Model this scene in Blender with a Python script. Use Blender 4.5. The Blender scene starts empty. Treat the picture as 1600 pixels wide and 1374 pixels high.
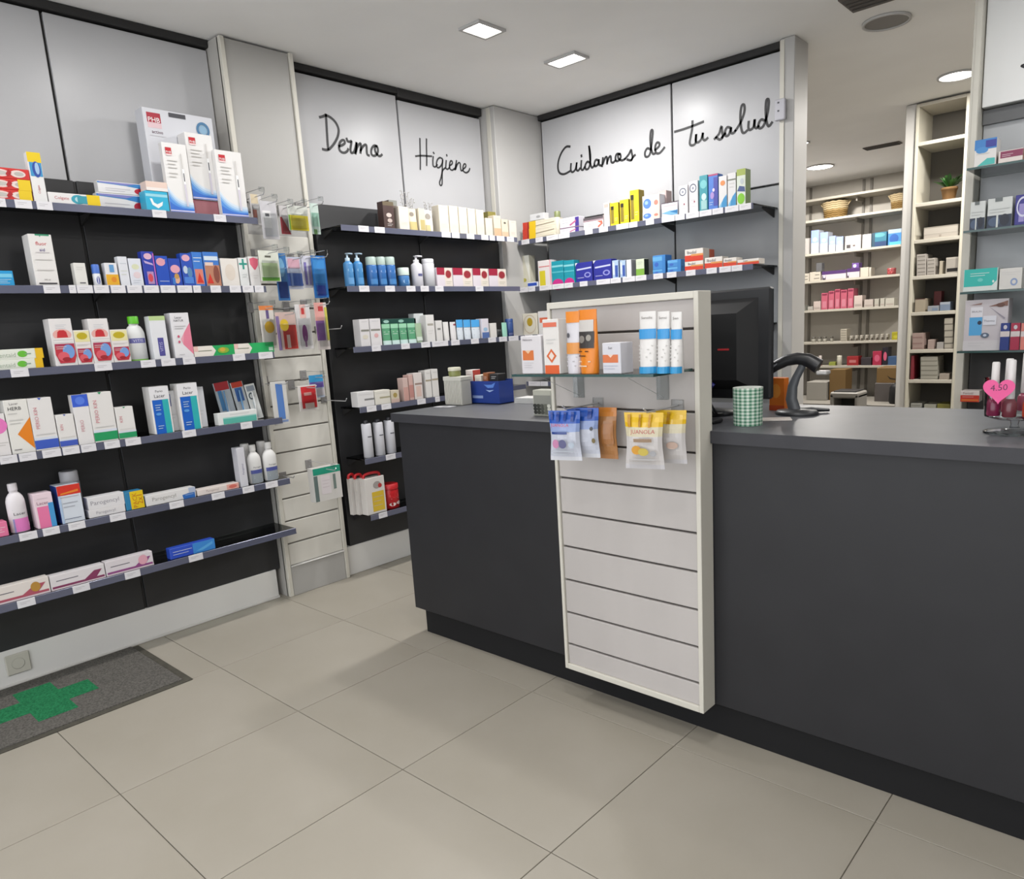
import bpy, math, random
from mathutils import Matrix, Vector
random.seed(7)
SC = bpy.context.scene
COL = SC.collection
PI = math.pi
# ------------------------------------------------------------------ camera, world, light, exposure
cam = bpy.data.cameras.new('camera'); cam_o = bpy.data.objects.new('camera', cam); COL.objects.link(cam_o)
RX = Vector((0.74943197, 0.65969063, -0.05621383)); RY = Vector((-0.08680975, 0.18207976, 0.97944425)); RZ = Vector((0.65636559, -0.72914692, 0.19372397))
cam_o.matrix_world = Matrix(((RX.x, RY.x, RZ.x, 0), (RX.y, RY.y, RZ.y, 0), (RX.z, RY.z, RZ.z, 1.314), (0, 0, 0, 1)))
cam.sensor_width = 36; cam.sensor_fit = 'HORIZONTAL'; cam.lens = 1149.485 / 1600 * 36
cam.shift_x = -38.3695 / 1600; cam.shift_y = 50.85 / 1600; cam.clip_start = .05; cam.clip_end = 60
SC.camera = cam_o
wd = bpy.data.worlds.new('world'); SC.world = wd; wd.use_nodes = True
wd.node_tree.nodes['Background'].inputs[0].default_value = (.93, .96, 1, 1)
wd.node_tree.nodes['Background'].inputs[1].default_value = 2.4
SC.view_settings.view_transform = 'Standard'; SC.view_settings.look = 'None'
SC.view_settings.exposure = 0.25; SC.view_settings.gamma = 1.0; SC.view_settings.use_curve_mapping = False
LAMP_POWER = 7.5        # watts of one shop ceiling lamp
BACK_POWER = 55.0        # watts of one back-room downlight
CEIL = 2.695

# ------------------------------------------------------------------ materials
def lin(h):
    c = [int(h[i:i + 2], 16) / 255 for i in (0, 2, 4)]
    return tuple(x / 12.92 if x <= .04045 else ((x + .055) / 1.055) ** 2.4 for x in c) + (1,)
MATS = {}
def M(h, rough=.45, metal=0, spec=.5, pale=0):
    k = (h, rough, metal, spec, pale)
    if k not in MATS:
        m = bpy.data.materials.new('paint_' + h); m.use_nodes = True
        b = m.node_tree.nodes['Principled BSDF']
        b.inputs['Base Color'].default_value = tuple(.71 * q * (1 - pale) + .6 * pale for q in lin(h)[:3]) + (1,); b.inputs['Roughness'].default_value = rough
        b.inputs['Metallic'].default_value = metal; b.inputs['Specular IOR Level'].default_value = spec
        m.diffuse_color = lin(h); MATS[k] = m
    return MATS[k]
def grain(name, h1, h2, scale, rough=.5, bump=0, detail=3, spec=.5, stretch=None, lo=.35, hi=.65):
    m = bpy.data.materials.new(name); m.use_nodes = True; n = m.node_tree.nodes; l = m.node_tree.links
    b = n['Principled BSDF']; tc = n.new('ShaderNodeTexCoord'); no = n.new('ShaderNodeTexNoise'); cr = n.new('ShaderNodeValToRGB')
    no.inputs['Scale'].default_value = scale; no.inputs['Detail'].default_value = detail
    src = tc.outputs['Object']
    if stretch:
        mp = n.new('ShaderNodeMapping'); mp.inputs['Scale'].default_value = stretch; l.new(src, mp.inputs[0]); src = mp.outputs[0]
    l.new(src, no.inputs['Vector']); l.new(no.outputs['Fac'], cr.inputs[0])
    cr.color_ramp.elements[0].position = lo; cr.color_ramp.elements[1].position = hi
    cr.color_ramp.elements[0].color = lin(h1); cr.color_ramp.elements[1].color = lin(h2)
    l.new(cr.outputs[0], b.inputs['Base Color']); b.inputs['Roughness'].default_value = rough; b.inputs['Specular IOR Level'].default_value = spec
    if bump:
        bp = n.new('ShaderNodeBump'); bp.inputs['Strength'].default_value = bump; bp.inputs['Distance'].default_value = .002
        l.new(no.outputs['Fac'], bp.inputs['Height']); l.new(bp.outputs[0], b.inputs['Normal'])
    return m
def glass(name, tint, gloss=1.0, ior=1.45):
    m = bpy.data.materials.new(name); m.use_nodes = True; n = m.node_tree.nodes; l = m.node_tree.links
    n.remove(n['Principled BSDF']); o = n['Material Output']
    t = n.new('ShaderNodeBsdfTransparent'); t.inputs[0].default_value = lin(tint)
    g = n.new('ShaderNodeBsdfGlossy'); g.inputs['Roughness'].default_value = .04; f = n.new('ShaderNodeFresnel'); f.inputs[0].default_value = ior
    mx = n.new('ShaderNodeMixShader'); l.new(f.outputs[0], mx.inputs[0]); l.new(t.outputs[0], mx.inputs[1]); l.new(g.outputs[0], mx.inputs[2])
    l.new(mx.outputs[0], o.inputs[0]); return m
def emit(name, h, s):
    m = bpy.data.materials.new(name); m.use_nodes = True; n = m.node_tree.nodes; b = n['Principled BSDF']
    b.inputs['Base Color'].default_value = lin(h); b.inputs['Emission Color'].default_value = lin(h); b.inputs['Emission Strength'].default_value = s
    return m
m_tile = grain('floor_tile', '969084', '9c968b', 2.2, .42, 0, 5, .35)
m_grout = M('837b70', .8)
m_ceil = grain('ceiling_paint', 'ecebe9', 'efeeec', 3, .9, 0, 2, .2)
m_wall = M('c4c2bf', .8, 0, .2)
m_whp = grain('white_gloss_panel', 'acacae', 'b0b0b2', 1.5, .3, 0, 2, .16)
m_black = grain('black_backing', '2a2a2b', '2f2f31', 4, .42, 0, 3, .45)
m_greyb = grain('grey_gloss_backing', '9d9fa1', 'a5a7a9', 2, .22, 0, 2, .5)
m_white = M('b9b7b3', .5); m_cream = M('e4e0d4', .5); m_dark = M('2c2b2b', .6); m_groove = M('5e5853', .7)
m_counter = grain('counter_laminate', '1f1f22', '222225', 7, .5, .02, 4, .4)
m_top = grain('counter_top_laminate', '48494d', '4d4e52', 9, .45, 0, 4, .5)
m_kick = M('19191b', .7, 0, .3)
m_slat2 = grain('pillar_slat_laminate', 'c2bfb7', 'c8c5bd', 6, .5, 0, 3, .4, (1, 1, .2))
m_slat = grain('slatwall_laminate', 'aba6a3', 'b0aba8', 6, .5, 0, 3, .4, (1, 1, .2))
m_rail = M('72758a', .22, .3); m_tag = M('eceaee', .4); m_tagp = M('b9b6bd', .5)
m_glass = glass('shelf_glass', 'c3ccca'); m_clear = glass('clear_acrylic', 'f2f4f4'); m_smoke = glass('smoked_shelf_glass', '9fa4a6'); m_acry = glass('clear_acrylic_foot', 'f8fafa', 1, 1.18); m_edge = M('3d5a58', .15)
m_metal = M('d2d2d4', .3, .3); m_lamp = emit('lamp_diffuser', 'fffaf2', 9); m_frame = M('cfcdcb', .5)
m_ink = M('2a2a2c', .6)

# ------------------------------------------------------------------ mesh helper
class MB:
    def __init__(s): s.v = []; s.f = []; s.i = []; s.m = []; s.sm = []
    def k(s, m):
        if m not in s.m: s.m.append(m)
        return s.m.index(m)
    def face(s, pts, m, smooth=False):
        b = len(s.v); s.v.extend(pts); s.f.append(tuple(range(b, b + len(pts)))); s.i.append(s.k(m)); s.sm.append(smooth)
    def faces(s, vs, fs, m, smooth=False):
        b = len(s.v); s.v.extend(vs); k = s.k(m)
        for f in fs: s.f.append(tuple(b + q for q in f)); s.i.append(k); s.sm.append(smooth)
    def box(s, a, b, m, c=0, mats=None):
        (x0, y0, z0), (x1, y1, z1) = a, b
        if c <= 0:
            vs = [(x, y, z) for z in (z0, z1) for y in (y0, y1) for x in (x0, x1)]
            fs = [(0, 2, 3, 1), (4, 5, 7, 6), (0, 1, 5, 4), (2, 6, 7, 3), (0, 4, 6, 2), (1, 3, 7, 5)]
            for q, f in enumerate(fs): s.face([vs[j] for j in f], (mats or {}).get(q, m))
            return
        c = min(c, (x1 - x0) * .4, (y1 - y0) * .4, (z1 - z0) * .4)
        X = (x0, x1); Y = (y0, y1); Z = (z0, z1); sg = (1, -1)
        ix = lambda q, w, e, ax: ((q * 2 + w) * 2 + e) * 3 + ax
        vs = []
        for q in (0, 1):
            for w in (0, 1):
                for e in (0, 1):
                    p = (X[q], Y[w], Z[e]); ins = (X[q] + sg[q] * c, Y[w] + sg[w] * c, Z[e] + sg[e] * c)
                    for ax in range(3): vs.append(tuple(p[t] if t == ax else ins[t] for t in range(3)))
        fs = []
        for ax in range(3):
            o1, o2 = [t for t in range(3) if t != ax]
            for sd in (0, 1):
                r = []
                for w, e in ((0, 0), (1, 0), (1, 1), (0, 1)):
                    t = [0, 0, 0]; t[ax] = sd; t[o1] = w; t[o2] = e; r.append(ix(*t, ax))
                fs.append(r)
        for ax in range(3):
            o1, o2 = [t for t in range(3) if t != ax]
            for w in (0, 1):
                for e in (0, 1):
                    t0 = [0, 0, 0]; t0[o1] = w; t0[o2] = e; t1 = list(t0); t1[ax] = 1
                    fs.append([ix(*t0, o1), ix(*t1, o1), ix(*t1, o2), ix(*t0, o2)])
        for q in (0, 1):
            for w in (0, 1):
                for e in (0, 1): fs.append([ix(q, w, e, 0), ix(q, w, e, 1), ix(q, w, e, 2)])
        ctr = Vector(((x0 + x1) / 2, (y0 + y1) / 2, (z0 + z1) / 2)); out = []
        for f in fs:
            p = [Vector(vs[j]) for j in f]; nn = (p[1] - p[0]).cross(p[2] - p[0]); cc = sum(p, Vector()) / len(p) - ctr
            out.append(f if nn.dot(cc) > 0 else f[::-1])
        s.faces(vs, out, m)
    def prism(s, poly, z0, z1, m, side=None):                       # poly counter-clockwise in x, y
        n = len(poly)
        s.face([(x, y, z1) for x, y in poly], m); s.face([(x, y, z0) for x, y in poly[::-1]], m)
        for q in range(n):
            a, b = poly[q], poly[(q + 1) % n]; s.face([(*a, z0), (*b, z0), (*b, z1), (*a, z1)], side or m)
    def lathe(s, prof, m, seg=16, sx=1, sy=1, c=(0, 0), smooth=True, caps=True, mat_of=None):
        vs = [(c[0] + r * sx * math.cos(2 * PI * q / seg), c[1] + r * sy * math.sin(2 * PI * q / seg), z) for r, z in prof for q in range(seg)]
        fs = [(j * seg + q, j * seg + (q + 1) % seg, (j + 1) * seg + (q + 1) % seg, (j + 1) * seg + q) for j in range(len(prof) - 1) for q in range(seg)]
        s.faces(vs, fs, m, smooth)
        if caps:
            n = len(prof)
            s.face([vs[q] for q in range(seg)][::-1], m); s.face([vs[(n - 1) * seg + q] for q in range(seg)], m)
    def tube(s, pts, r, m, seg=8, flat=1.0, up=None, closed=False):
        pts = [Vector(p) for p in pts]; n = len(pts); R = r if isinstance(r, (list, tuple)) else [r] * n; vs = []; prev = None
        for q in range(n):
            d = (pts[min(q + 1, n - 1)] - pts[max(q - 1, 0)]).normalized()
            u = Vector(up) if up else (prev if prev is not None else Vector((0, 0, 1) if abs(d.z) < .9 else (1, 0, 0)))
            a = d.cross(u)
            if a.length < 1e-5: a = d.orthogonal()
            a.normalize(); b = a.cross(d).normalized(); prev = b
            for e in range(seg):
                t = 2 * PI * e / seg; vs.append(tuple(pts[q] + a * (R[q] * math.cos(t)) + b * (R[q] * flat * math.sin(t))))
        fs = [(j * seg + q, j * seg + (q + 1) % seg, (j + 1) * seg + (q + 1) % seg, (j + 1) * seg + q) for j in range(n - 1) for q in range(seg)]
        s.faces(vs, fs, m, True); s.face([vs[q] for q in range(seg)][::-1], m); s.face([vs[(n - 1) * seg + q] for q in range(seg)], m)
    def build(s, name, parent=None, loc=(0, 0, 0), rz=0):
        me = bpy.data.meshes.new(name); me.from_pydata([tuple(p) for p in s.v], [], s.f)
        for m in s.m: me.materials.append(m)
        me.polygons.foreach_set('material_index', s.i); me.polygons.foreach_set('use_smooth', s.sm); me.update()
        o = bpy.data.objects.new(name, me); COL.objects.link(o); o.location = loc; o.rotation_euler = (0, 0, rz)
        if parent: o.parent = parent
        return o
def thing(name, label, cat, loc=(0, 0, 0), rz=0, group=None):
    o = bpy.data.objects.new(name, None); COL.objects.link(o); o.location = loc; o.rotation_euler = (0, 0, rz); o.empty_display_size = .05
    return tag(o, label, cat, group)
def tag(o, label, cat, group=None):
    o['label'] = label; o['category'] = cat
    if group: o['group'] = group
    return o
def struct(o): o['kind'] = 'structure'; return o
def bx(name, a, b, m, parent=None, c=0, loc=(0, 0, 0)):
    k = MB(); k.box(a, b, m, c); return k.build(name, parent, loc)
def dup(o, parent, loc=None):
    c = o.copy(); COL.objects.link(c); c.parent = parent
    if loc is not None: c.location = loc
    return c

# ------------------------------------------------------------------ lettering: font outlines as flat meshes
TXT = {}
def text_mesh(t):
    if t not in TXT:
        cu = bpy.data.curves.new('lettering', 'FONT'); cu.body = t; cu.resolution_u = 2
        o = bpy.data.objects.new('lettering', cu); COL.objects.link(o)
        me = o.evaluated_get(bpy.context.evaluated_depsgraph_get()).to_mesh()
        v = [(p.co.x, p.co.y) for p in me.vertices]; f = [tuple(p.vertices) for p in me.polygons]
        o.evaluated_get(bpy.context.evaluated_depsgraph_get()).to_mesh_clear(); bpy.data.objects.remove(o); bpy.data.curves.remove(cu)
        xs = [p[0] for p in v]; ys = [p[1] for p in v]; x0, x1, y0, y1 = min(xs), max(xs), min(ys), max(ys)
        TXT[t] = ([((x - (x0 + x1) / 2) / (y1 - y0), (y - (y0 + y1) / 2) / (y1 - y0)) for x, y in v], f, (x1 - x0) / (y1 - y0))
    return TXT[t]
def prints(k, gfx, surf, w, h, rough=.45):
    """Flat print on a face: surf(u, v, lift) gives the point; w, h are the face's size in metres."""
    for n, g in enumerate(gfx):
        e = .0003 + .00025 * n; op = g[0]
        if op == 'r':
            nu = surf.nu
            for q in range(nu):
                a = g[1] + (g[3] - g[1]) * q / nu; b = g[1] + (g[3] - g[1]) * (q + 1) / nu
                k.face([surf(a, g[2], e), surf(b, g[2], e), surf(b, g[4], e), surf(a, g[4], e)], M(g[5], rough))
        elif op == 'e':
            k.face([surf(g[1] + g[3] * math.cos(2 * PI * q / 18), g[2] + g[4] * math.sin(2 * PI * q / 18), e) for q in range(18)], M(g[5], rough))
        elif op == 'g':
            for q in range(20):
                c0, s0, c1, s1 = math.cos(2 * PI * q / 20), math.sin(2 * PI * q / 20), math.cos(2 * PI * (q + 1) / 20), math.sin(2 * PI * (q + 1) / 20); i = 1 - g[5]
                k.face([surf(g[1] + g[3] * c0 * i, g[2] + g[4] * s0 * i, e), surf(g[1] + g[3] * c0, g[2] + g[4] * s0, e), surf(g[1] + g[3] * c1, g[2] + g[4] * s1, e), surf(g[1] + g[3] * c1 * i, g[2] + g[4] * s1 * i, e)], M(g[6], rough))
        elif op == 'p':
            P = [tuple(p) for p in g[1]]
            if sum(P[i - 1][0] * P[i][1] - P[i][0] * P[i - 1][1] for i in range(len(P))) < 0: P = P[::-1]
            k.face([surf(u, v, e) for u, v in P], M(g[2], rough))
        elif op == 'c':
            for q in range(8):
                a, b = q / 8, (q + 1) / 8; f = lambda u: g[2] + g[1] * (1 - u) ** g[3]
                k.face([surf(a, g[4], e), surf(b, g[4], e), surf(b, f(b), e), surf(a, f(a), e)], M(g[5], rough))
        elif op == 'x':
            for q in range(g[4]):
                v = g[3] - q * g[5]; b = g[2] - (g[2] - g[1]) * (.0, .22, .1, .3, .05)[q % 5]; t = min(.3 * g[5], .0032 / h)
                k.face([surf(g[1], v, e), surf(b, v, e), surf(b, v + t, e), surf(g[1], v + t, e)], M(g[6], rough, 0, .5, .45 if sum(lin(g[6])[:3]) > .5 else 0))
        elif op == 't':
            vs, fs, asp = text_mesh(g[4]); rot, mw = g[6], g[7]
            if rot: sc = min(g[3] * w, mw * h / asp); q = [(-y * sc / w + g[1], x * sc / h + g[2]) for x, y in vs]
            else: sc = min(g[3] * h, mw * w / asp); q = [(x * sc / w + g[1], y * sc / h + g[2]) for x, y in vs]
            k.faces([surf(u, v, e) for u, v in q], fs, M(g[5], rough))
class Flat:
    nu = 1
    def __init__(s, w, h, d): s.w, s.h, s.d = w, h, d
    def __call__(s, u, v, e): return ((u - .5) * s.w, -s.d / 2 - e, v * s.h)
class Round:
    nu = 7
    def __init__(s, w, h, d): s.w, s.h, s.d = w, h, d
    def __call__(s, u, v, e):
        a = (u - .5) * 2.5; return ((s.w / 2 + e) * math.sin(a), -(s.d / 2 + e) * math.cos(a), v * s.h)
class Tube(Round):
    def __call__(s, u, v, e):
        a = (u - .5) * 2.6; dd = s.d / 2 * (1 - .86 * max(0, min(1, v))) + .0006
        return ((s.w / 2 + e) * math.sin(a) / math.sin(1.3), -(dd * math.cos(a) + e + .0004), v * s.h)

# ------------------------------------------------------------------ goods
def carton(name, w, d, h, col, gfx, opt, parent=None):
    k = MB(); m = M(col); k.box((-w / 2, -d / 2, 0), (w / 2, d / 2, h), m, min(.0014, w * .06, d * .06, h * .06))
    s = opt.get('side')
    if s:
        for x in (-w / 2 - .0003, w / 2 + .0003):
            p = [(x, -d / 2 + .0015, .001), (x, d / 2 - .0015, .001), (x, d / 2 - .0015, h - .001), (x, -d / 2 + .0015, h - .001)]
            k.face(p if x > 0 else p[::-1], M(s))
    if h > w * .9:      # tucked top flap: the slit along its front edge
        k.face([(-w * .42, -d / 2 + .0022, h + .0003), (w * .42, -d / 2 + .0022, h + .0003), (w * .42, -d / 2 + .0032, h + .0003), (-w * .42, -d / 2 + .0032, h + .0003)], M('8d8a88'))
    prints(k, gfx, Flat(w, h, d), w, h)
    return k
def make_product(p):
    kind, name, cat, label, grp, x, y, z, wall, w, d, h, col, gfx, opt = p
    rz = PI / 2 if wall else 0; k = MB(); m = M(col, .38); cap = opt.get('cap')
    if kind == 'bottle': d *= .62
    if kind == 'box': k = carton(name, w, d, h, col, gfx, opt)
    elif kind == 'bottle':
        hb = h * (1 - cap[1]); nk = opt.get('neck', .45); r = w / 2
        k.lathe([(r * .9, 0), (r, .003), (r, .70 * hb), (r * .97, .76 * hb), (r * .86, .84 * hb), (r * (nk + .2), .91 * hb), (r * nk, .95 * hb), (r * nk, hb)], m, 20, 1, d / w)
        prints(k, gfx, Round(w, .72 * hb, d), w, .72 * hb)
    elif kind == 'cyl':
        hb = h * (1 - cap[1]); r = w / 2
        k.lathe([(r * .93, 0), (r, .002), (r, hb - .006), (r * .96, hb - .002), (r * .9, hb)], m, 16, 1, d / w); prints(k, gfx, Round(w, hb, d), w, hb)
    elif kind == 'pump':
        hb = h * (1 - cap[1]); r = w / 2
        k.lathe([(r * .93, 0), (r, .003), (r, hb * .86), (r * .9, hb * .93), (r * .55, hb * .985), (r * .5, hb)], m, 16, 1, d / w); prints(k, gfx, Round(w, hb * .86, d), w, hb * .86)
    elif kind == 'jar':
        hb = h * (1 - cap[1]); r = w / 2
        k.lathe([(r * .9, 0), (r * .98, .003), (r * .98, hb * .9), (r * .9, hb)], m, 16, 1, d / w); prints(k, gfx, Round(w * .98, hb * .9, d * .98), w, hb * .9)
    elif kind == 'tube':
        seg = 16; vs = []; rows = ((0, .9), (.02, .92), (.12, .97), (.35, 1), (.7, 1), (.94, 1), (1, 1))
        for v, q in rows:
            for e in range(seg):
                a = 2 * PI * e / seg; vs.append((w / 2 * q * math.cos(a), d / 2 * (1 - .86 * v) * q * math.sin(a), v * h))
        k.faces(vs, [(j * seg + q, j * seg + (q + 1) % seg, (j + 1) * seg + (q + 1) % seg, (j + 1) * seg + q) for j in range(len(rows) - 1) for q in range(seg)], m, True)
        k.face(vs[:seg][::-1], m); k.face(vs[-seg:], m); prints(k, gfx, Tube(w, h, d), w, h)
    o = tag(k.build(name, None, (x, y, z), rz), label, cat, grp or None)
    if cap:
        q = MB(); cm = M(cap[0], .4); r = w / 2; z0 = h * (1 - cap[1]); s = d / w
        if kind == 'bottle': rr = r * opt.get('neck', .45) * 1.12; q.lathe([(rr, z0 - .001), (rr, h - .002), (rr * .92, h)], cm, 16, 1, min(1, s * 1.35)); q.build('cap', o)
        elif kind == 'cyl':
            if opt.get('tip'): q.lathe([(r * .5, z0), (r * .5, h - .004), (r * .35, h)], cm, 10); q.build('cap', o)
            else: q.lathe([(r * .97, z0), (r * .97, h - .004), (r * .86, h)], cm, 16, 1, s); q.build('cap', o)
        elif kind == 'jar': q.lathe([(r, z0), (r, h - .002), (r * .94, h)], cm, 16, 1, s); q.build('lid', o)
        else:
            q.lathe([(r * .5, z0), (r * .5, z0 + (h - z0) * .4), (r * .2, z0 + (h - z0) * .45), (r * .2, h * .97), (r * .42, h * .975), (r * .42, h)], cm, 12)
            q.tube([(0, 0, h * .987), (r * .5, -r * .3, h * .987), (r * 1.0, -r * .5, h * .975)], r * .16, cm, 6); q.build('pump_head', o)
    if opt.get('handle'):
        q = MB(); q.tube([(-w * .42, 0, h - .002)] + [(-w * .42 * math.cos(t * PI / 8), 0, h + .022 * math.sin(t * PI / 8) ** .5) for t in range(1, 8)] + [(w * .42, 0, h - .002)], .008, M('d2222a', .35), 8)
        q.build('carry_handle', o)
    return o

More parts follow.
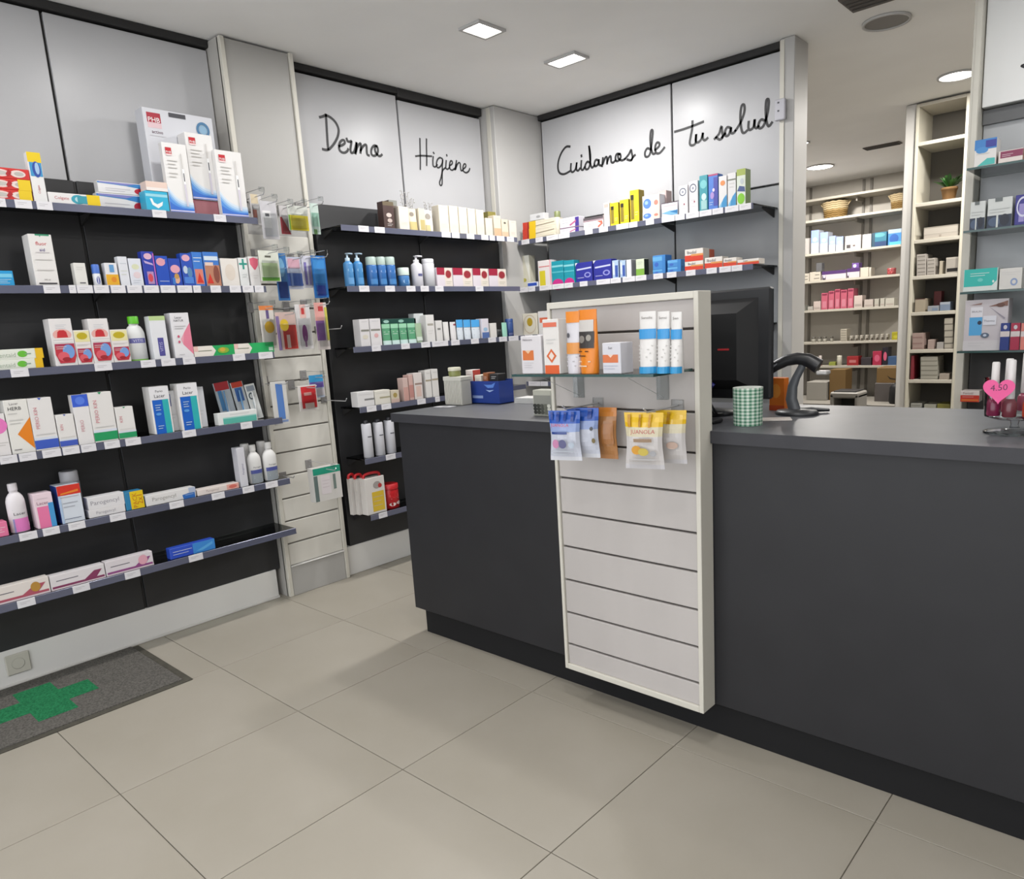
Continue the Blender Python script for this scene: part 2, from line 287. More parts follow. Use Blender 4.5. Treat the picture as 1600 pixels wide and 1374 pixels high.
PRODUCTS = [
["box","carton","carton","lowest red and white toothpaste carton of a stack of three on left wall's top shelf","red toothpaste cartons",-3.317,0.8713,1.876,1,0.1489,0.04,0.0369,"d8322e",[["e",0.35,0.5,0.2,0.34,"f3d9d2"],["e",0.35,0.5,0.14,0.2,"c9c4bd"],["e",0.74,0.5,0.17,0.34,"f3ded8"],["e",0.76,0.5,0.11,0.2,"c3bdb5"],["p",[[0.5,0.2],[0.6,0.55],[0.54,0.9],[0.46,0.4]],"b81e26"],["r",0.72,0.0,1,1,"f2cf1c"]],{}],
["box","carton","carton","middle red and white toothpaste carton of a stack of three on left wall's top shelf","red toothpaste cartons",-3.317,0.8753,1.9133,1,0.1447,0.04,0.0376,"d8322e",[["e",0.35,0.5,0.2,0.34,"f3d9d2"],["e",0.35,0.5,0.14,0.2,"c9c4bd"],["e",0.74,0.5,0.17,0.34,"f3ded8"],["e",0.76,0.5,0.11,0.2,"c3bdb5"],["p",[[0.5,0.2],[0.6,0.55],[0.54,0.9],[0.46,0.4]],"b81e26"],["r",0.72,0.0,1,1,"f2cf1c"]],{}],
["box","carton","carton","topmost red and white toothpaste carton of a stack of three on left wall's top shelf","red toothpaste cartons",-3.317,0.8794,1.9513,1,0.1404,0.04,0.0374,"d8322e",[["e",0.35,0.5,0.2,0.34,"f3d9d2"],["e",0.35,0.5,0.14,0.2,"c9c4bd"],["e",0.74,0.5,0.17,0.34,"f3ded8"],["e",0.76,0.5,0.11,0.2,"c3bdb5"],["p",[[0.5,0.2],[0.6,0.55],[0.54,0.9],[0.46,0.4]],"b81e26"]],{}],
["box","carton","carton","upright toothpaste carton with yellow top and blue U on left wall's top shelf","",-3.3145,0.9736,1.876,1,0.0445,0.035,0.1772,"f0efee",[["r",0,0.8,1,1,"f4d20e"],["r",0.08,0.52,0.95,0.8,"3f9bd0"],["e",0.55,0.66,0.3,0.16,"2b4fa8"],["e",0.6,0.68,0.16,0.12,"a9c9ec"],["t",0.5,0.26,0.2,"Colgate","c23038",90,0.5]],{}],
["box","carton","carton","lying white toothpaste carton with teal oval and yellow end on left wall's top shelf","",-3.3145,1.0886,1.876,1,0.1782,0.035,0.0407,"f2efee",[["t",0.25,0.5,0.36,"Colgate","c2303c",0,0.34],["e",0.57,0.5,0.14,0.42,"3aa7bb"],["e",0.6,0.5,0.1,0.28,"bfe3ea"],["r",0.74,0,1,1,"f2cf14"],["r",0.55,0.15,0.74,0.85,"3d9fb0"]],{}],
["box","carton","carton","lower of two white toothpaste cartons with blue swoosh on left wall's top shelf","blue swoosh cartons",-3.39,1.3294,1.876,1,0.2709,0.04,0.0683,"f3f2f3",[["p",[[0,0.95],[0,0.82],[0.4,0.72],[0.7,0.5],[1,0.5],[1,0.95]],"3a8ad0"],["p",[[0.02,0.95],[0.02,0.86],[0.42,0.78],[0.55,0.95]],"8d8fd0"],["e",0.6,0.32,0.09,0.26,"c4203a"],["x",0.1,0.45,0.4,2,0.18,"c6c0d0"]],{}],
["box","carton","carton","upper of two white toothpaste cartons with blue swoosh on left wall's top shelf","blue swoosh cartons",-3.39,1.3398,1.9452,1,0.2704,0.04,0.0455,"f3f2f3",[["p",[[0,0.95],[0,0.82],[0.4,0.72],[0.7,0.5],[1,0.5],[1,0.95]],"3a8ad0"],["p",[[0.02,0.95],[0.02,0.86],[0.42,0.78],[0.55,0.95]],"8d8fd0"],["e",0.6,0.32,0.09,0.26,"c4203a"],["x",0.1,0.45,0.4,2,0.18,"c6c0d0"]],{}],
["box","carton","carton","small turquoise carton with a white smile on left wall's top shelf","",-3.327,1.3996,1.876,1,0.0916,0.06,0.0785,"2fb6dc",[["r",0.02,0.72,0.98,0.86,"9fdcec"],["p",[[0.18,0.62],[0.26,0.3],[0.5,0.14],[0.7,0.3],[0.74,0.5],[0.62,0.42],[0.48,0.34],[0.34,0.42],[0.28,0.62]],"f4fafa"]],{}],
["box","carton","carton","pale salmon carton lying on the small turquoise one on left wall's top shelf","",-3.327,1.4064,1.9564,1,0.0861,0.06,0.0366,"f0d6c9",[["r",0,0,1,0.35,"f5eeea"]],{}],
["box","carton","carton","large pale grey toothbrush carton behind the smaller white ones on left wall's top shelf","",-3.4445,1.5889,1.876,1,0.301,0.075,0.4381,"dcdde3",[["r",0.05,0.86,0.24,0.96,"b02038"],["r",0.05,0.82,0.24,0.87,"e9c9cf"],["t",0.145,0.895,0.05,"PHB","ffffff",0,0.16],["t",0.17,0.785,0.03,"active","6b4a5a",0,0.2],["x",0.06,0.28,0.745,1,0.03,"a9a6b0"],["r",0.36,0.945,0.6,0.985,"4a4a50"],["g",0.84,0.87,0.1,0.075,0.35,"4b7fa8"],["e",0.84,0.87,0.06,0.045,"8fb6d2"],["g",0.84,0.74,0.09,0.07,0.2,"7d8f9c"]],{}],
["box","carton","carton","dull red carton supporting a toothbrush box on left wall's top shelf","",-3.365,1.6229,1.876,1,0.1222,0.07,0.0638,"9a5a66",[["r",0.1,0.1,0.9,0.9,"a86a72"]],{}],
["box","carton","carton","white electric toothbrush box raised on a red carton on left wall's top shelf","electric toothbrush boxes",-3.365,1.6281,1.943,1,0.1189,0.07,0.2753,"f1efed",[["c",0.22,0.16,3,0.02,"dceaf8"],["c",0.21,0.125,3,0.02,"b9d6f4"],["c",0.2,0.095,3.2,0.02,"86b9ee"],["c",0.17,0.075,3.4,0.02,"5596e4"],["c",0.1,0.06,3.5,0.02,"3a74d4"],["c",0.0,0.035,1,0.012,"e2dcf2"],["c",0.0,0.02,1,0.008,"6f86d8"],["r",0.12,0.84,0.36,0.93,"c8202c"],["r",0.12,0.815,0.36,0.84,"f6dada"],["t",0.24,0.865,0.04,"PHB","ffffff",0,0.2],["x",0.14,0.55,0.74,3,0.05,"b9b2a6"],["x",0.14,0.5,0.56,2,0.05,"b9b2a6"],["r",0.7,0.62,0.75,0.86,"d9d5d2"],["r",0.69,0.42,0.78,0.64,"ffffff"],["r",0.72,0.46,0.76,0.58,"55555c"],["r",0.7,0.1,0.77,0.42,"dcd6e4"]],{}],
["box","carton","carton","white electric toothbrush box beside the turquoise carton on left wall's top shelf","electric toothbrush boxes",-3.312,1.5004,1.876,1,0.1016,0.03,0.2795,"f1efed",[["c",0.22,0.16,3,0.02,"dceaf8"],["c",0.21,0.125,3,0.02,"b9d6f4"],["c",0.2,0.095,3.2,0.02,"86b9ee"],["c",0.17,0.075,3.4,0.02,"5596e4"],["c",0.1,0.06,3.5,0.02,"3a74d4"],["c",0.0,0.035,1,0.012,"e2dcf2"],["c",0.0,0.02,1,0.008,"6f86d8"],["r",0.12,0.84,0.36,0.93,"c8202c"],["r",0.12,0.815,0.36,0.84,"f6dada"],["t",0.24,0.865,0.04,"PHB","ffffff",0,0.2],["x",0.14,0.55,0.74,3,0.05,"b9b2a6"],["x",0.14,0.5,0.56,2,0.05,"b9b2a6"],["r",0.7,0.62,0.75,0.86,"d9d5d2"],["r",0.69,0.42,0.78,0.64,"ffffff"],["r",0.72,0.46,0.76,0.58,"55555c"],["r",0.7,0.1,0.77,0.42,"dcd6e4"]],{}],
["box","carton","carton","white electric toothbrush box nearest the white pillar on left wall's top shelf","electric toothbrush boxes",-3.312,1.7366,1.876,1,0.1222,0.03,0.2793,"f1efed",[["c",0.22,0.16,3,0.02,"dceaf8"],["c",0.21,0.125,3,0.02,"b9d6f4"],["c",0.2,0.095,3.2,0.02,"86b9ee"],["c",0.17,0.075,3.4,0.02,"5596e4"],["c",0.1,0.06,3.5,0.02,"3a74d4"],["c",0.0,0.035,1,0.012,"e2dcf2"],["c",0.0,0.02,1,0.008,"6f86d8"],["r",0.12,0.84,0.36,0.93,"c8202c"],["r",0.12,0.815,0.36,0.84,"f6dada"],["t",0.24,0.865,0.04,"PHB","ffffff",0,0.2],["x",0.14,0.55,0.74,3,0.05,"b9b2a6"],["x",0.14,0.5,0.56,2,0.05,"b9b2a6"],["r",0.7,0.62,0.75,0.86,"d9d5d2"],["r",0.69,0.42,0.78,0.64,"ffffff"],["r",0.72,0.46,0.76,0.58,"55555c"],["r",0.7,0.1,0.77,0.42,"dcd6e4"]],{}],
["box","carton","carton","bright blue carton on left wall's second shelf","",-3.322,0.7981,1.571,1,0.0813,0.05,0.0535,"1f9fdc",[["r",0.3,0.55,0.95,0.8,"7fd0f0"],["x",0.2,0.9,0.4,3,0.12,"8fd6f2"]],{}],
["box","carton","carton","tall white carton with red and violet lettering on left wall's second shelf","",-3.3345,0.9467,1.571,1,0.0774,0.075,0.189,"efece9",[["r",0.3,0.97,0.9,1,"3f9a74"],["p",[[0.44,1],[0.56,1],[0.5,0.94]],"3f9a74"],["t",0.5,0.82,0.07,"fluor","d83a44",0,0.62],["t",0.5,0.7,0.06,"aid","5a4a90",0,0.4],["x",0.2,0.8,0.64,1,0.05,"b8a8b0"],["x",0.14,0.86,0.5,1,0.05,"b5aca6"],["x",0.14,0.86,0.3,1,0.05,"b5aca6"],["t",0.5,0.12,0.028,"500 ml","55504c",0,0.3],["r",0.12,0.035,0.9,0.06,"3c3a40"]],{}],
["box","carton","carton","small plain white carton on left wall's second shelf","",-3.3145,1.0652,1.571,1,0.0416,0.035,0.0871,"eceae4",[["r",0.3,0.1,0.8,0.16,"77757a"],["x",0.2,0.8,0.8,2,0.1,"cfcbc4"]],{}],
["cyl","tube_bottle","bottle","roll-on bottle with blue cap on left wall's second shelf","",-3.3122,1.1249,1.571,1,0.0289,0.0304,0.0837,"eef0f6",[["e",0.5,0.45,0.18,0.3,"5a5fae"]],{"cap":["4a78d4",0.42]}],
["box","carton","carton","white and yellow carton with a blue square on left wall's second shelf","",-3.3145,1.1783,1.571,1,0.0465,0.035,0.0899,"ecebee",[["r",0,0.04,1,0.5,"f0b52a"],["e",0.6,0.28,0.22,0.12,"e89020"],["r",0.35,0.6,0.72,0.92,"6aa4d8"]],{}],
["box","carton","carton","slim white carton with faint print on left wall's second shelf","",-3.3145,1.2255,1.571,1,0.0353,0.035,0.1162,"e8eaf0",[["x",0.15,0.85,0.75,1,0.1,"a8b6c8"],["x",0.15,0.85,0.5,2,0.12,"c9d0b8"]],{}],
["box","carton","carton","wider white carton with faint pastel print on left wall's second shelf","",-3.3145,1.2715,1.571,1,0.0487,0.035,0.1099,"e6e9f2",[["e",0.5,0.7,0.3,0.1,"dfe2c0"],["e",0.55,0.4,0.3,0.12,"ecd8dc"],["x",0.2,0.8,0.2,2,0.08,"c2cbe0"]],{}],
["box","carton","carton","dark blue carton with pink edge and picture panels on left wall's second shelf","",-3.317,1.3261,1.571,1,0.0474,0.04,0.1397,"2a3fae",[["e",0.5,0.86,0.34,0.09,"e2b6cc"],["p",[[0.1,0.74],[0.8,0.66],[0.9,0.6],[0.2,0.66]],"c9b0e0"],["r",0.25,0.06,0.8,0.42,"b890c0"],["e",0.5,0.24,0.2,0.12,"d84a58"],["r",0.9,0,1,0.95,"c46ac8"]],{}],
["box","carton","carton","blue carton with pink oval high on the face on left wall's second shelf","",-3.317,1.3796,1.571,1,0.0513,0.04,0.1234,"1c4fbe",[["e",0.42,0.8,0.36,0.13,"e8a4b4"],["x",0.2,0.8,0.86,1,0.1,"c04a6a"],["x",0.15,0.9,0.15,1,0.1,"4a7ada"]],{}],
["box","carton","carton","blue carton with pink oval above a child's portrait on left wall's second shelf","",-3.317,1.4317,1.571,1,0.0499,0.04,0.1145,"1f46b4",[["e",0.5,0.62,0.4,0.15,"eaa8b8"],["e",0.55,0.25,0.24,0.16,"e8b49a"],["e",0.55,0.36,0.2,0.1,"c89a50"],["r",0.15,0.06,0.4,0.3,"3f7fd0"]],{}],
["box","carton","carton","blue carton with pale oval and two small pictures on left wall's second shelf","",-3.317,1.4851,1.571,1,0.0484,0.04,0.1374,"2752bc",[["e",0.45,0.86,0.36,0.1,"e8b0c4"],["e",0.3,0.5,0.2,0.12,"c8d8e8"],["e",0.65,0.42,0.22,0.16,"5a8ab8"],["r",0.1,0.08,0.9,0.28,"4f86dc"]],{}],
["box","carton","carton","narrow carton with blue top and red lower half on left wall's second shelf","",-3.317,1.5328,1.571,1,0.0438,0.04,0.1443,"3b7fd6",[["x",0.1,0.9,0.82,2,0.1,"d0e4f4"],["r",0.1,0.06,0.9,0.5,"e08474"],["p",[[0.2,0.1],[0.5,0.4],[0.85,0.1]],"d83020"]],{}],
["box","carton","carton","wide carton with blue top and brown portrait on left wall's second shelf","",-3.317,1.5932,1.571,1,0.0684,0.04,0.1464,"3f7ed2",[["r",0.05,0.76,0.95,0.88,"dbe9f5"],["r",0.03,0,1,0.62,"c08468"],["e",0.75,0.35,0.2,0.26,"8a4a3c"],["p",[[0.08,0.08],[0.3,0.38],[0.5,0.08]],"da3426"],["r",0.05,0.6,0.6,0.7,"e8cfc4"]],{}],
["box","carton","carton","square cream carton with faint beige print on left wall's second shelf","",-3.317,1.6748,1.571,1,0.08,0.04,0.1215,"efe9e2",[["e",0.5,0.5,0.3,0.3,"e8dccf"]],{}],
["box","carton","carton","slim white carton with teal cross on left wall's second shelf","",-3.317,1.7404,1.571,1,0.042,0.04,0.1262,"eef0ef",[["r",0.05,0.75,0.95,0.82,"2f9c8c"],["r",0.4,0.6,0.62,0.96,"2f9c8c"],["x",0.3,0.8,0.4,2,0.08,"c4d0cc"]],{}],
["box","carton","carton","slim white carton with pink heart on left wall's second shelf","",-3.317,1.7938,1.571,1,0.0493,0.04,0.1335,"f1eeec",[["p",[[0.1,0.92],[0.5,0.97],[0.95,0.92],[0.9,0.72],[0.6,0.56],[0.45,0.56],[0.12,0.74]],"ee7088"],["x",0.3,0.8,0.35,2,0.08,"d8ccc8"]],{}],
["box","carton","carton","lower white lying carton with green leaf and yellow end on left wall's third shelf","",-3.3195,0.783,1.267,1,0.1989,0.045,0.0367,"ecefe4",[["t",0.38,0.45,0.4,"Dentaid","9fb09a",0,0.4],["e",0.66,0.5,0.08,0.32,"6cc23a"],["r",0.7,0.44,0.8,0.54,"8aa890"],["r",0.87,0,1,1,"eebf18"],["x",0.1,0.6,0.2,1,0.1,"c4d0b4"]],{}],
["box","carton","carton","upper white lying carton with green leaf and yellow end on left wall's third shelf","",-3.3195,0.7891,1.3033,1,0.1987,0.045,0.0377,"ecefe4",[["t",0.38,0.45,0.4,"Dentaid","9fb09a",0,0.4],["e",0.66,0.5,0.08,0.32,"6cc23a"],["r",0.7,0.44,0.8,0.54,"8aa890"],["r",0.87,0,1,1,"eebf18"],["x",0.1,0.6,0.2,1,0.1,"c4d0b4"]],{}],
["cyl","bottle","bottle","clear-capped bottle hidden behind the first red mouthwash carton on left wall's third shelf","",-3.4057,1.0037,1.267,1,0.0399,0.0414,0.1715,"c9c4c4",[],{"cap":["9a9494",0.2]}],
["cyl","bottle","bottle","clear-capped bottle hidden behind the second red mouthwash carton on left wall's third shelf","",-3.4072,1.1515,1.267,1,0.043,0.0445,0.1667,"c9c4c4",[],{"cap":["c4bfbf",0.2]}],
["box","carton","carton","tall white mouthwash carton with red bottle, farther from the pillar on left wall's third shelf","tall red mouthwash cartons",-3.332,0.9632,1.267,1,0.0764,0.07,0.1808,"efebea",[["x",0.25,0.75,0.86,3,0.035,"b0b4c4"],["e",0.5,0.66,0.42,0.12,"f0b4ac"],["p",[[0.25,0.6],[0.75,0.6],[0.7,0.72],[0.6,0.755],[0.4,0.755],[0.3,0.72]],"cc2c34"],["r",0.06,0.5,0.96,0.59,"f2eeec"],["x",0.08,0.94,0.545,1,0.03,"7a6a70"],["p",[[0.08,0.46],[0.96,0.46],[0.98,0.2],[0.86,0.06],[0.2,0.06],[0.06,0.24]],"c83444"],["r",0.08,0.42,0.96,0.47,"b03a58"],["e",0.66,0.3,0.27,0.15,"7aa4e0"],["e",0.4,0.2,0.26,0.1,"e4606c"],["e",0.52,0.14,0.2,0.045,"a82430"],["x",0.12,0.6,0.4,2,0.04,"e0b8c4"]],{}],
["box","carton","carton","short yellow-topped mouthwash carton between two tall red ones on left wall's third shelf","short yellow-topped cartons",-3.3195,1.0309,1.267,1,0.056,0.045,0.1343,"efe9e6",[["r",0.04,0.66,0.98,0.97,"efe7b0"],["e",0.5,0.83,0.34,0.1,"c6b21c"],["x",0.08,0.94,0.58,2,0.03,"b09a98"],["p",[[0.08,0.46],[0.96,0.46],[0.98,0.2],[0.86,0.06],[0.2,0.06],[0.06,0.24]],"c83444"],["r",0.08,0.42,0.96,0.47,"b03a58"],["e",0.66,0.3,0.27,0.15,"7aa4e0"],["e",0.4,0.2,0.26,0.1,"e4606c"],["e",0.52,0.14,0.2,0.045,"a82430"],["x",0.12,0.6,0.4,2,0.04,"e0b8c4"]],{}],
["box","carton","carton","tall white mouthwash carton with red bottle, nearer the pillar on left wall's third shelf","tall red mouthwash cartons",-3.332,1.0965,1.267,1,0.0722,0.07,0.1769,"efebea",[["x",0.25,0.75,0.86,3,0.035,"b0b4c4"],["e",0.5,0.66,0.42,0.12,"f0b4ac"],["p",[[0.25,0.6],[0.75,0.6],[0.7,0.72],[0.6,0.755],[0.4,0.755],[0.3,0.72]],"cc2c34"],["r",0.06,0.5,0.96,0.59,"f2eeec"],["x",0.08,0.94,0.545,1,0.03,"7a6a70"],["p",[[0.08,0.46],[0.96,0.46],[0.98,0.2],[0.86,0.06],[0.2,0.06],[0.06,0.24]],"c83444"],["r",0.08,0.42,0.96,0.47,"b03a58"],["e",0.66,0.3,0.27,0.15,"7aa4e0"],["e",0.4,0.2,0.26,0.1,"e4606c"],["e",0.52,0.14,0.2,0.045,"a82430"],["x",0.12,0.6,0.4,2,0.04,"e0b8c4"]],{}],
["box","carton","carton","short yellow-topped mouthwash carton beside the green-capped bottle on left wall's third shelf","short yellow-topped cartons",-3.3195,1.1665,1.267,1,0.0649,0.045,0.1314,"efe9e6",[["r",0.04,0.66,0.98,0.97,"efe7b0"],["e",0.5,0.83,0.34,0.1,"c6b21c"],["x",0.08,0.94,0.58,2,0.03,"b09a98"],["p",[[0.08,0.46],[0.96,0.46],[0.98,0.2],[0.86,0.06],[0.2,0.06],[0.06,0.24]],"c83444"],["r",0.08,0.42,0.96,0.47,"b03a58"],["e",0.66,0.3,0.27,0.15,"7aa4e0"],["e",0.4,0.2,0.26,0.1,"e4606c"],["e",0.52,0.14,0.2,0.045,"a82430"],["x",0.12,0.6,0.4,2,0.04,"e0b8c4"]],{}],
["bottle","bottle","bottle","white flat bottle with bright green cap on left wall's third shelf","",-3.3353,1.243,1.267,1,0.075,0.0765,0.183,"f0f2f1",[["r",0.1,0.66,0.9,0.84,"6a6ab0"],["t",0.5,0.75,0.1,"VITIS","dfe2f4",0,0.7],["x",0.2,0.8,0.4,2,0.1,"d4dcd4"],["r",0.05,0.01,0.95,0.06,"7cc04a"]],{"cap":["5fc31e",0.16],"neck":0.5}],
["box","carton","carton","white carton with purple vertical label and pale green top on left wall's third shelf","",-3.322,1.3249,1.267,1,0.0648,0.05,0.1808,"edeef2",[["r",0,0.9,1,1,"c4dd9a"],["r",0.35,0.08,0.72,0.5,"54509c"],["t",0.53,0.29,0.2,"VITIS","c4c4e8",90,0.36]],{}],
["box","carton","carton","white carton with pink fan shape on left wall's third shelf","",-3.327,1.4198,1.267,1,0.0788,0.06,0.1918,"efedf0",[["p",[[1,0.78],[0.62,0.56],[0.5,0.3],[1,0.06]],"ee8aa2"],["p",[[0.62,0.56],[0.4,0.42],[0.5,0.3]],"f3adbd"],["t",0.42,0.9,0.05,"Lacer","4a4a50",0,0.5],["t",0.42,0.83,0.045,"NATUR","4a4a50",0,0.55],["x",0.15,0.75,0.7,2,0.05,"a8a4a8"],["e",0.3,0.48,0.06,0.03,"d45878"],["e",0.3,0.36,0.06,0.03,"d45878"],["x",0.2,0.5,0.07,1,0.04,"77707a"]],{}],
["box","carton","carton","lying green toothpaste carton with cream hexagon, hidden end on left wall's third shelf","",-3.3195,1.5556,1.267,1,0.1897,0.045,0.0453,"e9e6dc",[["r",0,0,1,1,"22ad5e"],["p",[[0,0],[0.44,0],[0.52,0.5],[0.44,1],[0,1]],"f3ece2"],["p",[[0,0.5],[0.1,0.5],[0.1,1],[0,1]],"f2c9bf"],["x",0.1,0.42,0.5,1,0.2,"6a7a5a"],["e",0.7,0.5,0.14,0.3,"8fb73a"],["e",0.68,0.55,0.07,0.2,"d8b040"]],{}],
["box","carton","carton","lying green toothpaste carton with cream hexagon, overhanging end on left wall's third shelf","",-3.3195,1.744,1.267,1,0.1964,0.045,0.0466,"2bb465",[["r",0,0,1,1,"28b866"],["p",[[0,0],[0.36,0],[0.44,0.5],[0.36,1],[0,1]],"f3ece2"],["p",[[0,0.5],[0.1,0.5],[0.1,1],[0,1]],"f2c9bf"],["x",0.08,0.36,0.5,1,0.2,"6a7a5a"],["r",0.86,0.15,0.97,0.5,"c8ecd4"]],{}],
["box","carton","carton","white carton with pink disc, cut off by the frame on left wall's fourth shelf","",-3.327,0.6926,0.953,1,0.0686,0.06,0.1562,"efebea",[["e",0.55,0.72,0.5,0.2,"f07fc6"],["x",0.3,0.95,0.3,2,0.06,"b5b0aa"]],{}],
["box","carton","carton","white carton with orange diamond on left wall's fourth shelf","",-3.332,0.7682,0.953,1,0.0756,0.07,0.2021,"f0eee8",[["p",[[1,0.66],[0.36,0.36],[0.98,0.06]],"f08a1c"],["t",0.42,0.93,0.045,"Lacer","77747a",0,0.4],["t",0.42,0.84,0.07,"HERB","2c2c30",0,0.56],["x",0.12,0.5,0.74,1,0.05,"b0aca6"],["x",0.12,0.7,0.62,2,0.06,"c0bcb6"],["x",0.1,0.42,0.07,1,0.04,"5a5658"]],{}],
["box","carton","carton","tall white carton with broad blue band and red vertical lettering on left wall's fourth shelf","",-3.332,0.8468,0.953,1,0.0788,0.07,0.2008,"efecea",[["r",0,0.03,1,0.2,"3f5fc6"],["r",0,0.2,1,0.25,"dfe6f2"],["p",[[0.42,1],[0.58,1],[0.5,0.955]],"3f5fc6"],["t",0.25,0.62,0.16,"PERIO KIN","e08a94",90,0.6],["x",0.1,0.9,0.3,1,0.05,"cfcac6"]],{}],
["box","carton","carton","short white carton with blue band on left wall's fourth shelf","",-3.322,0.9207,0.953,1,0.0616,0.05,0.1275,"efece9",[["r",0,0.03,1,0.2,"4560c4"],["r",0,0.2,1,0.25,"dfe6f2"],["p",[[0.42,1],[0.58,1],[0.5,0.955]],"4560c4"],["t",0.25,0.62,0.16,"KIN","e08a94",90,0.6],["x",0.1,0.9,0.3,1,0.05,"cfcac6"]],{}],
["box","carton","carton","white carton with solid blue top on left wall's fourth shelf","",-3.317,0.9836,0.953,1,0.0566,0.04,0.1986,"f0edec",[["r",0,0.76,1,1,"3a62d8"],["e",0.5,0.88,0.3,0.08,"5c84ec"],["t",0.4,0.38,0.22,"PERIO","dc9aa4",90,0.6]],{}],
["box","carton","carton","tall white carton with broad green band and red vertical lettering on left wall's fourth shelf","",-3.332,1.0572,0.953,1,0.0876,0.07,0.2011,"efece9",[["r",0,0.03,1,0.2,"1fa062"],["r",0,0.2,1,0.25,"dfe6f2"],["p",[[0.42,1],[0.58,1],[0.5,0.955]],"1fa062"],["t",0.25,0.62,0.16,"PERIO KIN","e08a94",90,0.6],["x",0.1,0.9,0.3,1,0.05,"cfcac6"]],{}],
["box","carton","carton","short white carton with green band on left wall's fourth shelf","",-3.322,1.1393,0.953,1,0.0687,0.05,0.1319,"efece9",[["r",0,0.03,1,0.2,"27a266"],["r",0,0.2,1,0.25,"dfe6f2"],["p",[[0.42,1],[0.58,1],[0.5,0.955]],"27a266"],["t",0.25,0.62,0.16,"KIN","e08a94",90,0.6],["x",0.1,0.9,0.3,1,0.05,"cfcac6"]],{}],
["box","carton","carton","white carton behind the first blue and teal carton on left wall's fourth shelf","",-3.36,1.3436,0.953,1,0.0594,0.05,0.1767,"e8e9ec",[["r",0.2,0.62,0.55,0.92,"7280ae"],["x",0.3,0.8,0.4,2,0.08,"c8c8cc"]],{}],
["box","carton","carton","white carton behind the second blue and teal carton on left wall's fourth shelf","",-3.36,1.4658,0.953,1,0.0569,0.05,0.1814,"e6e8ee",[["r",0.1,0.66,0.5,0.92,"8088c0"],["x",0.3,0.8,0.4,2,0.08,"c8c8cc"]],{}],
["box","carton","carton","first blue and teal carton, next to the green-banded one on left wall's fourth shelf","blue and teal cartons",-3.332,1.2872,0.953,1,0.0791,0.07,0.202,"f1efed",[["r",0.08,0,0.6,0.72,"1565cc"],["r",0.6,0,0.92,0.72,"2fb7bb"],["r",0,0.72,1,1,"f0eff2"],["t",0.5,0.9,0.05,"Perio","55565e",0,0.6],["t",0.5,0.8,0.07,"Lacer","33353f",0,0.75],["x",0.2,0.5,0.6,3,0.05,"7db4ea"],["e",0.32,0.42,0.14,0.03,"5aa0e8"],["x",0.2,0.5,0.16,2,0.05,"7db4ea"]],{}],
["box","carton","carton","second blue and teal carton with white top on left wall's fourth shelf","blue and teal cartons",-3.332,1.4073,0.953,1,0.0864,0.07,0.2043,"f1efed",[["r",0.08,0,0.6,0.72,"1565cc"],["r",0.6,0,0.92,0.72,"2fb7bb"],["r",0,0.72,1,1,"f0eff2"],["t",0.5,0.9,0.05,"Perio","55565e",0,0.6],["t",0.5,0.8,0.07,"Lacer","33353f",0,0.75],["x",0.2,0.5,0.6,3,0.05,"7db4ea"],["e",0.32,0.42,0.14,0.03,"5aa0e8"],["x",0.2,0.5,0.16,2,0.05,"7db4ea"]],{}],
["box","carton","carton","lying white and teal carton on left wall's fourth shelf","",-3.317,1.6196,0.953,1,0.1882,0.04,0.0545,"eef0ee",[["r",0.12,0.04,0.98,0.55,"5fbcac"],["r",0.12,0.5,0.98,0.6,"a5dbd2"],["x",0.3,0.8,0.78,1,0.1,"a9b4b4"]],{}],
["box","carton","carton","flat pink carton on left wall's fifth shelf","",-3.327,0.6329,0.653,1,0.0727,0.06,0.0559,"f07fa8",[["x",0.2,0.9,0.6,3,0.15,"f6a8c4"]],{}],
["bottle","bottle","bottle","white flat bottle with pink lower label on left wall's fifth shelf","",-3.3295,0.7148,0.653,1,0.0634,0.0649,0.1887,"f3eef2",[["r",0.28,0.02,0.98,0.46,"ee86cc"],["r",0.2,0.0,0.28,0.46,"9a94d0"],["t",0.55,0.62,0.09,"Lacer","36343c",0,0.7],["x",0.25,0.8,0.75,1,0.05,"c4b8c4"],["p",[[0.6,0.1],[0.98,0.3],[0.98,0.16]],"f6b6e0"]],{"cap":["efe9ee",0.14],"neck":0.45}],
["box","carton","carton","pink carton with blue side stripe on left wall's fifth shelf","",-3.327,0.7971,0.653,1,0.0641,0.06,0.1368,"f6dfe8",[["r",0.12,0,0.72,0.62,"f27fae"],["r",0.72,0,1,0.7,"4aa0dc"],["t",0.45,0.72,0.09,"Lacer","9c6a80",0,0.7],["x",0.2,0.75,0.84,1,0.05,"c9a4b4"]],{}],
["cyl","bottle","bottle","white-capped bottle standing behind the red and blue carton on left wall's fifth shelf","",-3.4205,0.9319,0.653,1,0.0695,0.071,0.19,"a9a9b2",[],{"cap":["c2c2c8",0.22]}],
["box","carton","carton","white carton with red top panel and dark blue side on left wall's fifth shelf","",-3.337,0.889,0.653,1,0.0809,0.08,0.1514,"dfe6f0",[["r",0,0.74,1,1,"dc3424"],["p",[[0.12,0.8],[0.9,0.86],[0.9,0.8],[0.12,0.76]],"f08a30"],["x",0.08,0.9,0.68,1,0.06,"8a5f74"],["x",0.15,0.8,0.52,2,0.1,"5a6a8c"],["x",0.12,0.85,0.1,1,0.05,"5a6480"],["r",0,0,0.1,0.74,"b5cdec"]],{"side":"1d3f96"}],
["box","carton","carton","lower lying white carton beside the yellow label on left wall's fifth shelf","",-3.322,1.0135,0.653,1,0.1371,0.05,0.0322,"ece9ea",[["t",0.46,0.48,0.48,"Parogencyl","9c9aa4",0,0.78]],{}],
